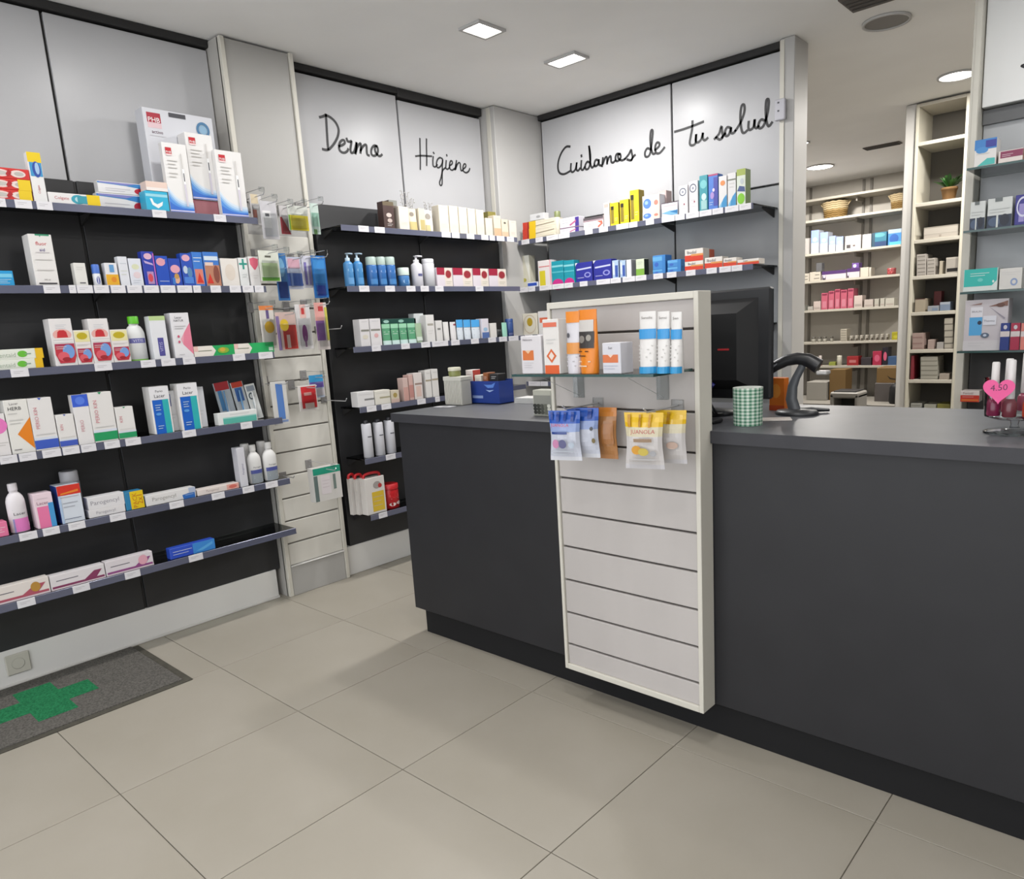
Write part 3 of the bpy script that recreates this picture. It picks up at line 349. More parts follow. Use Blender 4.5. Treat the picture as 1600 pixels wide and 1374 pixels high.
["box","carton","carton","upper lying white carton beside the yellow label on left wall's fifth shelf","",-3.322,1.0162,0.6846,1,0.1368,0.05,0.0514,"eceaec",[["t",0.46,0.48,0.48,"Parogencyl","9c9aa4",0,0.78]],{}],
["box","carton","carton","carton with teal strip and yellow price label on left wall's fifth shelf","",-3.322,1.1224,0.653,1,0.0728,0.05,0.0772,"2f86b4",[["r",0.28,0.02,1,1,"f2cf18"],["t",0.52,0.5,0.3,"PACK","c9701c",90,0.8],["t",0.78,0.5,0.3,"2x1","c9701c",90,0.8]],{}],
["box","carton","carton","lying white carton with blue patch at its end on left wall's fifth shelf","",-3.322,1.2717,0.653,1,0.2124,0.05,0.0464,"ebe9e8",[["t",0.36,0.5,0.46,"Parogencyl","a2a29c",0,0.62],["p",[[0.74,0.0],[0.72,0.42],[0.98,0.6],[0.98,0]],"2f6fc0"],["x",0.78,0.95,0.35,1,0.1,"9cc4ec"],["r",0.86,0.5,1,1,"b8c4dc"]],{}],
["box","carton","carton","lying white carton with red end on left wall's fifth shelf","",-3.322,1.4822,0.653,1,0.1941,0.05,0.027,"efe4de",[["t",0.36,0.5,0.46,"Parogencyl","ab9a94",0,0.6],["r",0.7,0.04,1,0.96,"eeb4a8"],["e",0.85,0.5,0.1,0.3,"e07468"]],{}],
["cyl","bottle","bottle","white bottle peeping out behind the carton with vertical lettering on left wall's fifth shelf","",-3.3964,1.6799,0.653,1,0.0413,0.0428,0.1871,"dcdad8",[],{"cap":["e4e2df",0.15]}],
["cyl","bottle","bottle","white bottle peeping out between the two blue-labelled bottles on left wall's fifth shelf","",-3.3971,1.7637,0.653,1,0.0428,0.0443,0.1867,"dcdad8",[],{"cap":["e4e2df",0.15]}],
["box","carton","carton","slim grey carton with vertical lettering on left wall's fifth shelf","",-3.322,1.6086,0.653,1,0.0366,0.05,0.185,"dedde4",[["t",0.55,0.45,0.3,"Parogencyl","77749c",90,0.7]],{}],
["bottle","bottle","bottle","white bottle with blue-grey label, nearer the lettered carton on left wall's fifth shelf","",-3.3314,1.6846,0.653,1,0.0674,0.0689,0.1851,"f2f1ef",[["r",0.12,0.02,0.96,0.42,"9aa2a8"],["r",0.12,0.42,1,0.58,"4f589e"],["t",0.55,0.68,0.08,"Parogen","5f666e",0,0.7],["x",0.3,0.85,0.3,2,0.08,"c4ccd0"]],{"cap":["eeedea",0.15],"neck":0.42}],
["bottle","bottle","bottle","white bottle with blue-grey label, at the shelf end on left wall's fifth shelf","",-3.3326,1.7646,0.653,1,0.0697,0.0712,0.185,"f2f1ef",[["r",0.12,0.02,0.96,0.42,"9aa2a8"],["r",0.12,0.42,1,0.58,"4f589e"],["t",0.55,0.68,0.08,"Parogen","5f666e",0,0.7],["x",0.3,0.85,0.3,2,0.08,"c4ccd0"]],{"cap":["eeedea",0.15],"neck":0.42}],
["box","carton","carton","lying white carton with red stripe and gold curl on left wall's lowest shelf","",-3.317,0.6481,0.398,1,0.2356,0.04,0.065,"ece4de",[["x",0.1,0.5,0.55,1,0.2,"6a6670"],["r",0.02,0.1,0.98,0.24,"b8586a"],["p",[[0.55,0.1],[0.8,0.7],[0.95,0.7],[0.8,0.1]],"b8586a"],["r",0,0.0,1,0.1,"e6d6dc"],["e",0.8,0.55,0.07,0.3,"c0903c"]],{}],
["box","carton","carton","lying white carton with plum stripe on left wall's lowest shelf","",-3.317,0.8677,0.398,1,0.1961,0.04,0.0595,"e9e4e6",[["x",0.1,0.5,0.55,1,0.2,"6a6670"],["r",0.02,0.1,0.98,0.24,"8c3a62"],["p",[[0.55,0.1],[0.8,0.7],[0.95,0.7],[0.8,0.1]],"8c3a62"],["r",0,0.0,1,0.1,"e6d6dc"]],{}],
["box","carton","carton","lying white carton with violet stripe and pink heart on left wall's lowest shelf","",-3.317,1.0634,0.398,1,0.1874,0.04,0.0617,"e9e2e6",[["x",0.1,0.5,0.55,1,0.2,"6a6670"],["r",0.02,0.1,0.98,0.24,"9a4f8c"],["p",[[0.55,0.1],[0.8,0.7],[0.95,0.7],[0.8,0.1]],"9a4f8c"],["r",0,0.0,1,0.1,"e6d6dc"],["e",0.78,0.55,0.1,0.34,"ecb0c0"]],{}],
["box","carton","carton","lying blue carton with light blue half on left wall's lowest shelf","",-3.317,1.3291,0.398,1,0.2001,0.04,0.0478,"2f55cc",[["r",0.5,0,1,1,"3f8fdc"],["p",[[0.55,0.2],[0.95,0.8],[0.95,0.55],[0.7,0.15]],"5fb0ec"],["x",0.06,0.48,0.6,1,0.2,"8fa8ee"],["x",0.06,0.4,0.35,1,0.2,"7a98e8"]],{}],
["box","carton","carton","dark brown carton with pale print, first of two on Dermo bay's top shelf","",-3.322,2.6008,1.874,1,0.0711,0.05,0.1385,"4a3430",[["r",0,0.85,1,1,"6a5c44"],["e",0.5,0.5,0.25,0.08,"d8c8c0"],["e",0.55,0.3,0.22,0.08,"c9b8b0"],["x",0.3,0.8,0.16,2,0.06,"a89890"]],{}],
["box","carton","carton","grey-brown carton wedged behind the dark brown one on Dermo bay's top shelf","",-3.37,2.6725,1.874,1,0.0556,0.05,0.1581,"5c4a44",[["r",0,0.82,1,1,"8a8c86"]],{}],
["box","carton","carton","wide cream carton beside the dark brown cartons on Dermo bay's top shelf","",-3.327,2.703,1.874,1,0.0694,0.06,0.1203,"ece2d4",[["x",0.25,0.75,0.9,1,0.05,"7a7268"],["x",0.2,0.8,0.3,3,0.05,"cfc6b4"]],{}],
["tube","cream_tube","tube","cream tube with olive base on Dermo bay's top shelf","",-3.312,2.7725,1.874,1,0.0576,0.03,0.1156,"ebe0c8",[["r",0.1,0.0,0.9,0.4,"cdbb7e"],["e",0.4,0.75,0.2,0.1,"8f8478"]],{}],
["box","carton","carton","slim cream carton with olive panel on Dermo bay's top shelf","",-3.322,2.8299,1.874,1,0.0449,0.05,0.12,"e8dcc4",[["r",0.2,0.05,0.9,0.5,"c9b87c"]],{}],
["tube","cream_tube","tube","white tube with grey floral print on Dermo bay's top shelf","",-3.312,2.8886,1.874,1,0.0601,0.03,0.1175,"ebe5da",[["e",0.4,0.7,0.25,0.14,"9d958a"],["r",0.0,0.02,0.5,0.3,"cfc08c"]],{}],
["box","carton","carton","tall cream carton, first of five in a row on Dermo bay's top shelf","five tall cream cartons",-3.327,2.9948,1.874,1,0.0722,0.06,0.1499,"ede3cf",[["x",0.25,0.75,0.9,1,0.05,"7a7268"],["x",0.2,0.8,0.3,3,0.05,"cfc6b4"]],{}],
["box","carton","carton","tall cream carton, second of five in a row on Dermo bay's top shelf","five tall cream cartons",-3.327,3.072,1.874,1,0.0692,0.06,0.1524,"ede3cf",[["x",0.25,0.75,0.9,1,0.05,"7a7268"],["x",0.2,0.8,0.3,3,0.05,"cfc6b4"]],{}],
["box","carton","carton","tall cream carton, third of five in a row on Dermo bay's top shelf","five tall cream cartons",-3.327,3.146,1.874,1,0.0658,0.06,0.151,"ede3cf",[["x",0.25,0.75,0.9,1,0.05,"7a7268"],["x",0.2,0.8,0.3,3,0.05,"cfc6b4"]],{}],
["box","carton","carton","tall cream carton, fourth of five in a row on Dermo bay's top shelf","five tall cream cartons",-3.327,3.2167,1.874,1,0.0621,0.06,0.1492,"ede3cf",[["x",0.25,0.75,0.9,1,0.05,"7a7268"],["x",0.2,0.8,0.3,3,0.05,"cfc6b4"]],{}],
["box","carton","carton","tall cream carton, last of five in a row on Dermo bay's top shelf","five tall cream cartons",-3.327,3.2864,1.874,1,0.0635,0.06,0.1471,"ede3cf",[["x",0.25,0.75,0.9,1,0.05,"7a7268"],["x",0.2,0.8,0.3,3,0.05,"cfc6b4"]],{}],
["box","carton","carton","short plain cream carton before an olive one on Dermo bay's top shelf","",-3.322,3.3604,1.874,1,0.0596,0.05,0.1042,"ece3d0",[["x",0.25,0.75,0.9,1,0.05,"7a7268"],["x",0.2,0.8,0.3,3,0.05,"cfc6b4"]],{}],
["box","carton","carton","olive carton tucked behind the short plain cream one on Dermo bay's top shelf","",-3.38,3.4498,1.874,1,0.067,0.05,0.156,"8d8440",[],{}],
["box","carton","carton","cream carton with peach base on Dermo bay's top shelf","",-3.322,3.4334,1.874,1,0.061,0.05,0.1241,"ecdfc8",[["r",0,0,1,0.4,"e8b894"],["x",0.3,0.8,0.85,1,0.05,"8a8070"]],{}],
["box","carton","carton","smaller cream carton with dark dot on Dermo bay's top shelf","",-3.322,3.4995,1.874,1,0.0566,0.05,0.1058,"ecdfc6",[["e",0.5,0.8,0.2,0.06,"6a665c"],["r",0,0,1,0.3,"e8c4a4"]],{}],
["box","carton","carton","cream carton closest to the corner column on Dermo bay's top shelf","",-3.322,3.5729,1.874,1,0.0639,0.05,0.1029,"ede4d6",[["x",0.25,0.75,0.9,1,0.05,"7a7268"],["x",0.2,0.8,0.3,3,0.05,"cfc6b4"]],{}],
["pump","pump_bottle","bottle","light blue pump bottle, first of two on Dermo bay's second shelf","",-3.3226,2.3262,1.572,1,0.0497,0.0512,0.1677,"4f94cf",[["e",0.5,0.75,0.3,0.1,"8fc4ec"],["r",0.2,0.1,0.8,0.4,"6aa6dc"]],{"cap":["bcd4e4",0.24]}],
["pump","pump_bottle","bottle","light blue pump bottle, second of two on Dermo bay's second shelf","",-3.3232,2.386,1.572,1,0.0509,0.0524,0.1698,"4590cd",[["e",0.5,0.75,0.3,0.1,"8fc4ec"],["r",0.2,0.1,0.8,0.4,"5aa0da"]],{"cap":["bcd4e4",0.24]}],
["cyl","tube_bottle","bottle","blue bottle with pale grey-green cap, first of three on Dermo bay's second shelf","blue bottles with pale caps",-3.3262,2.4741,1.572,1,0.0568,0.0583,0.1532,"3a78c0",[["e",0.5,0.7,0.28,0.08,"8fb0e4"],["r",0.15,0.1,0.85,0.35,"4a8ccc"]],{"cap":["b9ccc4",0.27]}],
["cyl","tube_bottle","bottle","blue bottle with pale grey-green cap, second of three on Dermo bay's second shelf","blue bottles with pale caps",-3.3247,2.5351,1.572,1,0.0539,0.0554,0.1551,"3a78c0",[["e",0.5,0.7,0.28,0.08,"8fb0e4"],["r",0.15,0.1,0.85,0.35,"4a8ccc"]],{"cap":["b9ccc4",0.27]}],
["cyl","tube_bottle","bottle","blue bottle with pale grey-green cap, third of three on Dermo bay's second shelf","blue bottles with pale caps",-3.3275,2.5976,1.572,1,0.0595,0.061,0.157,"3a78c0",[["e",0.5,0.7,0.28,0.08,"8fb0e4"],["r",0.15,0.1,0.85,0.35,"4a8ccc"]],{"cap":["b9ccc4",0.27]}],
["jar","jar","jar","small blue jar with white lid on Dermo bay's second shelf","",-3.3308,2.6885,1.572,1,0.066,0.0675,0.1019,"4a86c4",[["e",0.5,0.5,0.3,0.25,"9cc4ec"]],{"cap":["d6e4da",0.4]}],
["pump","pump_bottle","bottle","white pump bottle with navy print on Dermo bay's second shelf","",-3.3296,2.787,1.572,1,0.0638,0.0653,0.1697,"e9e7ef",[["r",0.3,0.5,0.7,0.62,"5f6090"],["x",0.3,0.7,0.3,2,0.1,"c9c6d4"]],{"cap":["eceaf0",0.22]}],
["cyl","tube_bottle","bottle","white cylinder bottle with grey print on Dermo bay's second shelf","",-3.3331,2.8746,1.572,1,0.0706,0.0721,0.1549,"e9e9ee",[["x",0.2,0.8,0.66,1,0.1,"8a90a0"],["x",0.2,0.8,0.45,2,0.12,"b0b6c0"]],{"cap":["e4e4ea",0.15]}],
["box","carton","carton","cream carton with crimson top and seal, first of four on Dermo bay's second shelf","crimson-topped cream cartons",-3.332,2.9653,1.572,1,0.1175,0.07,0.1057,"e6dde4",[["r",0,0.62,0.5,1,"a82440"],["r",0.5,0.0,1,1,"efe4d8"],["e",0.74,0.66,0.18,0.2,"a03038"],["g",0.74,0.66,0.2,0.23,0.1,"d8a8a0"],["x",0.58,0.92,0.25,2,0.1,"b5b078"]],{}],
["box","carton","carton","cream carton with crimson top and seal, second of four on Dermo bay's second shelf","crimson-topped cream cartons",-3.332,3.108,1.572,1,0.1546,0.07,0.1063,"e6dde4",[["r",0,0.62,0.5,1,"a82440"],["r",0.5,0.0,1,1,"efe4d8"],["e",0.74,0.66,0.18,0.2,"a03038"],["g",0.74,0.66,0.2,0.23,0.1,"d8a8a0"],["x",0.58,0.92,0.25,2,0.1,"b5b078"]],{}],
["box","carton","carton","cream carton with crimson top and seal, third of four on Dermo bay's second shelf","crimson-topped cream cartons",-3.332,3.257,1.572,1,0.1297,0.07,0.1069,"e6dde4",[["r",0,0.62,0.5,1,"a82440"],["r",0.5,0.0,1,1,"efe4d8"],["e",0.74,0.66,0.18,0.2,"a03038"],["g",0.74,0.66,0.2,0.23,0.1,"d8a8a0"],["x",0.58,0.92,0.25,2,0.1,"b5b078"]],{}],
["box","carton","carton","cream carton with crimson top and seal, fourth of four on Dermo bay's second shelf","crimson-topped cream cartons",-3.332,3.4055,1.572,1,0.1533,0.07,0.1075,"e6dde4",[["r",0,0.62,0.5,1,"a82440"],["r",0.5,0.0,1,1,"efe4d8"],["e",0.74,0.66,0.18,0.2,"a03038"],["g",0.74,0.66,0.2,0.23,0.1,"d8a8a0"],["x",0.58,0.92,0.25,2,0.1,"b5b078"]],{}],
["box","carton","carton","tall white carton, first of a pair on Dermo bay's third shelf","",-3.327,2.3725,1.262,1,0.06,0.06,0.1412,"e6e3e4",[["r",0.1,0.55,0.95,0.62,"8a8a80"],["x",0.2,0.8,0.9,1,0.05,"a0a0a4"],["e",0.5,0.35,0.3,0.08,"e2dccc"]],{}],
["box","carton","carton","tall white carton, second of a pair on Dermo bay's third shelf","",-3.327,2.4432,1.262,1,0.0701,0.06,0.1424,"e8e5e6",[["r",0.05,0.55,0.9,0.62,"8f8f86"],["x",0.2,0.8,0.9,1,0.05,"a0a0a4"],["e",0.5,0.38,0.2,0.08,"e4b4b4"]],{}],
["tube","cream_tube","tube","green cream tube, first of four on Dermo bay's third shelf","four green cream tubes",-3.312,2.5199,1.262,1,0.0548,0.03,0.1129,"5fa57c",[["r",0,0.78,1,0.98,"9fd8b4"],["r",0,0.0,1,0.2,"cfe8e4"],["x",0.2,0.8,0.6,2,0.1,"8cc4a0"]],{}],
["tube","cream_tube","tube","green cream tube, second of four on Dermo bay's third shelf","four green cream tubes",-3.312,2.579,1.262,1,0.0516,0.03,0.1123,"5fa57c",[["r",0,0.78,1,0.98,"9fd8b4"],["r",0,0.0,1,0.2,"cfe8e4"],["x",0.2,0.8,0.6,2,0.1,"8cc4a0"]],{}],
["tube","cream_tube","tube","green cream tube, third of four on Dermo bay's third shelf","four green cream tubes",-3.312,2.6371,1.262,1,0.0527,0.03,0.1117,"5fa57c",[["r",0,0.78,1,0.98,"9fd8b4"],["r",0,0.0,1,0.2,"cfe8e4"],["x",0.2,0.8,0.6,2,0.1,"8cc4a0"]],{}],
["tube","cream_tube","tube","green cream tube, fourth of four on Dermo bay's third shelf","four green cream tubes",-3.312,2.6964,1.262,1,0.0538,0.03,0.1111,"5fa57c",[["r",0,0.78,1,0.98,"9fd8b4"],["r",0,0.0,1,0.2,"cfe8e4"],["x",0.2,0.8,0.6,2,0.1,"8cc4a0"]],{}],
["box","carton","carton","dark teal tray box behind the four green tubes on Dermo bay's third shelf","",-3.37,2.6438,1.262,1,0.2385,0.05,0.1389,"1f4f46",[["e",0.12,0.9,0.08,0.06,"b0d8cc"],["e",0.55,0.9,0.08,0.06,"a0cfc0"]],{}],
["tube","cream_tube","tube","pale sage tube beside the green ones on Dermo bay's third shelf","",-3.312,2.7475,1.262,1,0.0454,0.03,0.1086,"a8bfa0",[["r",0.1,0.1,0.9,0.3,"d4e0d4"]],{}],
["box","carton","carton","white carton rising behind the pale sage tube on Dermo bay's third shelf","",-3.37,2.7854,1.262,1,0.0699,0.05,0.1634,"d9dede",[],{}],
["box","carton","carton","tall narrow white carton, highest on its shelf on Dermo bay's third shelf","",-3.327,2.8261,1.262,1,0.0612,0.06,0.1527,"ebe9e6",[["r",0.15,0.6,0.85,0.68,"b4b0a4"],["x",0.2,0.8,0.4,2,0.1,"d0ccc4"]],{}],
["box","carton","carton","narrow white carton between two others on Dermo bay's third shelf","",-3.322,2.8919,1.262,1,0.0478,0.05,0.1183,"e9e7e4",[["r",0.2,0.55,0.7,0.64,"8c8c88"]],{}],
["tube","cream_tube","tube","white tube with no print on Dermo bay's third shelf","",-3.312,2.9543,1.262,1,0.0439,0.03,0.109,"ebe9e6",[],{}],
["tube","cream_tube","tube","white tube with tiny red dot on Dermo bay's third shelf","",-3.312,3.0102,1.262,1,0.0447,0.03,0.1072,"e9e6e6",[["e",0.7,0.85,0.2,0.05,"a04858"]],{}],
["tube","cream_tube","tube","white tube with sky-blue top, first of three on Dermo bay's third shelf","sky-blue-topped tubes",-3.312,3.0646,1.262,1,0.0508,0.03,0.1185,"e2eaf2",[["r",0,0.62,1,1,"52acec"],["x",0.2,0.8,0.48,1,0.1,"7a8ca8"],["x",0.2,0.8,0.2,1,0.1,"9cb0cc"]],{}],
["tube","cream_tube","tube","white tube with sky-blue top, second of three on Dermo bay's third shelf","sky-blue-topped tubes",-3.312,3.1254,1.262,1,0.0572,0.03,0.1167,"e2eaf2",[["r",0,0.62,1,1,"52acec"],["x",0.2,0.8,0.48,1,0.1,"7a8ca8"],["x",0.2,0.8,0.2,1,0.1,"9cb0cc"]],{}],
["tube","cream_tube","tube","white tube with sky-blue top, third of three on Dermo bay's third shelf","sky-blue-topped tubes",-3.312,3.1956,1.262,1,0.0694,0.03,0.1146,"e2eaf2",[["r",0,0.62,1,1,"52acec"],["x",0.2,0.8,0.48,1,0.1,"7a8ca8"],["x",0.2,0.8,0.2,1,0.1,"9cb0cc"]],{}],
["box","carton","carton","white carton with blue speckled base on Dermo bay's third shelf","",-3.322,3.2673,1.262,1,0.0599,0.05,0.1182,"e9e4ec",[["r",0,0,1,0.3,"5f7ab4"],["e",0.5,0.45,0.3,0.1,"a9cce8"]],{}],
["box","carton","carton","plain white carton beside a little black jar on Dermo bay's third shelf","",-3.322,3.3379,1.262,1,0.0556,0.05,0.0887,"eeeae4",[],{}],
["jar","jar","jar","little black jar on Dermo bay's third shelf","",-3.3203,3.3955,1.262,1,0.045,0.0465,0.0471,"23282a",[],{"cap":["4a4c4c",0.3]}],
["tube","cream_tube","tube","mint green tube on Dermo bay's third shelf","",-3.3095,3.4483,1.262,1,0.0458,0.025,0.089,"a5dcc8",[],{}],
["cyl","tube_bottle","bottle","navy blue bottle by the corner column on Dermo bay's third shelf","",-3.3241,3.511,1.262,1,0.0528,0.0543,0.1111,"3a5590",[["r",0.1,0.1,0.9,0.25,"58608a"]],{"cap":["33508c",0.2]}],
["box","carton","carton","long low white carton with grey bar on Dermo bay's fourth shelf","",-3.327,2.3364,0.946,1,0.1061,0.06,0.08,"e8e6e6",[["r",0.4,0.4,1,0.52,"8a8a8a"],["x",0.1,0.9,0.8,1,0.1,"c8c6c6"]],{}],
["box","carton","carton","long low cream carton with olive bar on Dermo bay's fourth shelf","",-3.327,2.4461,0.946,1,0.1019,0.06,0.0758,"e9e5da",[["r",0.3,0.42,1,0.54,"b0aa8c"],["x",0.1,0.9,0.8,1,0.1,"cfcabc"]],{}],
["box","carton","carton","small beige carton with gold dot on Dermo bay's fourth shelf","",-3.322,2.5311,0.946,1,0.0563,0.05,0.0672,"d8cdb8",[["e",0.5,0.6,0.25,0.2,"b09a58"],["r",0,0,1,0.3,"d4b8ac"]],{}],
["box","carton","carton","slim pinkish carton on Dermo bay's fourth shelf","",-3.322,2.6098,0.946,1,0.035,0.05,0.1272,"dcc0b8",[["r",0,0.0,1,0.6,"d4a69c"]],{}],
["box","carton","carton","slim dusty rose carton on Dermo bay's fourth shelf","",-3.322,2.6489,0.946,1,0.0309,0.05,0.1416,"d8b4ac",[["r",0,0.1,1,0.6,"c89088"]],{}],
["box","carton","carton","white carton with rose tint and brown bar on Dermo bay's fourth shelf","",-3.327,2.7004,0.946,1,0.0598,0.06,0.1481,"e9dfdb",[["r",0.1,0.55,0.95,0.62,"a48c80"],["r",0.2,0.1,0.8,0.5,"e6c8bc"]],{}],
["box","carton","carton","tall white carton with gold line, first of two on Dermo bay's fourth shelf","",-3.327,2.7768,0.946,1,0.0421,0.06,0.1564,"ebe8e4",[["r",0,0.6,1,0.66,"b0a48c"],["x",0.2,0.8,0.88,1,0.1,"b0aca4"]],{}],
["box","carton","carton","tall white carton with gold line, second of two on Dermo bay's fourth shelf","",-3.327,2.8281,0.946,1,0.0478,0.06,0.1596,"ebe8e4",[["r",0,0.6,1,0.66,"b0a48c"],["x",0.2,0.8,0.88,1,0.1,"b0aca4"]],{}],
["cyl","tube_bottle","bottle","tall white bottle with black tip, first of three on Dermo bay's fifth shelf","tall white black-tipped bottles",-3.3245,2.3378,0.668,1,0.0534,0.0549,0.2032,"e4e4ea",[["x",0.2,0.8,0.85,2,0.03,"9a9aa2"],["r",0.3,0.6,0.7,0.63,"66666e"],["x",0.25,0.75,0.52,2,0.04,"aaaab2"]],{"cap":["2e2e34",0.09],"tip":1}],
["cyl","tube_bottle","bottle","tall white bottle with black tip, second of three on Dermo bay's fifth shelf","tall white black-tipped bottles",-3.3252,2.4149,0.668,1,0.055,0.0565,0.2,"e4e4ea",[["x",0.2,0.8,0.85,2,0.03,"9a9aa2"],["r",0.3,0.6,0.7,0.63,"66666e"],["x",0.25,0.75,0.52,2,0.04,"aaaab2"]],{"cap":["2e2e34",0.09],"tip":1}],
["cyl","tube_bottle","bottle","tall white bottle with black tip, third of three on Dermo bay's fifth shelf","tall white black-tipped bottles",-3.326,2.4897,0.668,1,0.0565,0.058,0.201,"e4e4ea",[["x",0.2,0.8,0.85,2,0.03,"9a9aa2"],["r",0.3,0.6,0.7,0.63,"66666e"],["x",0.25,0.75,0.52,2,0.04,"aaaab2"]],{"cap":["2e2e34",0.09],"tip":1}],
["box","carton","carton","white carton, rearmost of three with red handles on Dermo bay's lowest shelf","white cartons with red handles",-3.396,2.2566,0.356,1,0.0405,0.03,0.2027,"ece7e2",[],{"handle":1}],
["box","carton","carton","white carton, middle of three with red handles on Dermo bay's lowest shelf","white cartons with red handles",-3.364,2.2803,0.356,1,0.0493,0.03,0.2011,"ece7e2",[],{"handle":1}],
["box","carton","carton","white carton with yellow label, foremost of three on Dermo bay's lowest shelf","white cartons with red handles",-3.322,2.3371,0.356,1,0.128,0.05,0.2023,"ece7e2",[["r",0.3,0.06,0.92,0.6,"e8c43c"],["x",0.36,0.86,0.45,3,0.12,"c09a2c"],["e",0.6,0.78,0.2,0.1,"b0a8a4"],["e",0.75,0.75,0.1,0.06,"c83a3a"]],{"handle":1}],
["jar","jar","jar","red tub with white print on Dermo bay's lowest shelf","",-3.349,2.4671,0.356,1,0.1025,0.104,0.137,"cf2028",[["e",0.5,0.75,0.3,0.12,"e8484a"],["e",0.35,0.25,0.16,0.1,"f0d8d4"],["e",0.68,0.3,0.14,0.1,"f0d8d4"],["x",0.3,0.7,0.55,1,0.1,"f0c8c4"]],{"cap":["d42a30",0.2]}],
["box","carton","carton","lowest of three cream cartons with red and yellow ends on Cuidamos wall's top shelf","red and yellow ended cartons",-3.2466,3.797,1.876,0,0.2851,0.07,0.0193,"ebe2cc",[["r",0,0,0.14,1,"d8402c"],["r",0.14,0,0.2,1,"a82c20"],["r",0.2,0,0.4,1,"f2c81c"],["p",[[0.4,0.2],[0.95,0.4],[0.95,0.5],[0.4,0.3]],"9a8e78"],["x",0.45,0.9,0.75,1,0.1,"c4b89c"]],{}],
["box","carton","carton","middle of three cream cartons with red and yellow ends on Cuidamos wall's top shelf","red and yellow ended cartons",-3.2452,3.797,1.8951,0,0.2848,0.07,0.0476,"ebe2cc",[["r",0,0,0.14,1,"d8402c"],["r",0.14,0,0.2,1,"a82c20"],["r",0.2,0,0.4,1,"f2c81c"],["p",[[0.4,0.2],[0.95,0.4],[0.95,0.5],[0.4,0.3]],"9a8e78"],["x",0.45,0.9,0.75,1,0.1,"c4b89c"]],{}],
["box","carton","carton","topmost of three cream cartons with red and yellow ends on Cuidamos wall's top shelf","red and yellow ended cartons",-3.2416,3.797,1.9423,0,0.2841,0.07,0.0435,"ebe2cc",[["r",0,0,0.14,1,"d8402c"],["r",0.14,0,0.2,1,"a82c20"],["r",0.2,0,0.4,1,"f2c81c"],["p",[[0.4,0.2],[0.95,0.4],[0.95,0.5],[0.4,0.3]],"9a8e78"],["x",0.45,0.9,0.75,1,0.1,"c4b89c"]],{}],
["box","carton","carton","small pale grey carton on top of the cream stack on Cuidamos wall's top shelf","",-3.2579,3.787,1.9879,0,0.1198,0.05,0.0395,"dcdcdc",[["e",0.6,0.5,0.15,0.2,"a8a8a8"]],{}],
["cyl","tube_bottle","bottle","slim cream bottle with olive cap on Cuidamos wall's top shelf","",-3.1033,3.7832,1.876,0,0.0409,0.0424,0.1455,"e4dcc8",[],{"cap":["848c5c",0.25]}],
["box","carton","carton","lower white carton with purple end on Cuidamos wall's top shelf","",-2.9946,3.792,1.876,0,0.1526,0.06,0.0312,"ebe8f0",[["r",0.8,0.05,1,0.95,"4a3590"],["p",[[0.5,0.3],[0.85,0.7],[0.85,0.5],[0.55,0.15]],"c06a90"],["x",0.1,0.6,0.75,2,0.25,"b8b4bc"],["r",0,0.0,1,0.08,"8a6a80"]],{}],
["box","carton","carton","upper white carton with purple end on Cuidamos wall's top shelf","",-2.9927,3.792,1.907,0,0.1524,0.06,0.0611,"ebe8f0",[["r",0.8,0.05,1,0.95,"4a3590"],["p",[[0.5,0.3],[0.85,0.7],[0.85,0.5],[0.55,0.15]],"c06a90"],["x",0.1,0.6,0.75,2,0.25,"b8b4bc"],["r",0,0.0,1,0.08,"8a6a80"]],{}],
["box","carton","carton","white carton with coral swirl and dark top on Cuidamos wall's top shelf","",-2.8071,3.797,1.876,0,0.1493,0.07,0.0709,"f0e4e4",[["r",0,0.78,1,1,"5c5458"],["r",0,0.66,1,0.78,"a89098"],["p",[[0.7,0.62],[0.95,0.6],[0.98,0.35],[0.75,0.05],[0.72,0.2],[0.88,0.4]],"f0705c"],["x",0.1,0.6,0.4,2,0.15,"d0b8bc"]],{}],
["box","carton","carton","slim cream carton with pink top on Cuidamos wall's top shelf","",-2.7056,3.792,1.876,0,0.041,0.06,0.1374,"f0e4da",[["r",0.1,0.8,0.9,0.95,"e4aca4"]],{}],
["box","carton","carton","yellow carton with dark strip, first and shortest of three on Cuidamos wall's top shelf","yellow cartons",-2.6495,3.792,1.876,0,0.0589,0.06,0.1292,"f0d228",[["r",0.08,0.1,0.45,0.84,"8c7a2c"],["r",0.1,0.7,0.45,0.86,"2e2a1c"],["x",0.55,0.9,0.3,2,0.08,"c8a81c"]],{"side":"a8901c"}],
["box","carton","carton","yellow carton with dark strip, second of three on Cuidamos wall's top shelf","yellow cartons",-2.5783,3.792,1.876,0,0.0621,0.06,0.1366,"f0d228",[["r",0.08,0.1,0.45,0.84,"8c7a2c"],["r",0.1,0.7,0.45,0.86,"2e2a1c"],["x",0.55,0.9,0.3,2,0.08,"c8a81c"]],{"side":"a8901c"}],
["box","carton","carton","yellow carton with dark strip, third and tallest of three on Cuidamos wall's top shelf","yellow cartons",-2.5064,3.792,1.876,0,0.0608,0.06,0.1786,"f0d228",[["r",0.08,0.1,0.45,0.84,"8c7a2c"],["r",0.1,0.7,0.45,0.86,"2e2a1c"],["x",0.55,0.9,0.3,2,0.08,"c8a81c"]],{"side":"a8901c"}],
["box","carton","carton","lower white carton with blue pill on Cuidamos wall's top shelf","",-2.3953,3.797,1.876,0,0.1145,0.07,0.0468,"eeecf0",[["e",0.28,0.5,0.24,0.32,"5c86d8"],["e",0.24,0.56,0.1,0.12,"9cbcec"],["r",0.62,0.0,1,1,"f4d8c8"],["e",0.8,0.5,0.12,0.16,"d88878"]],{}],
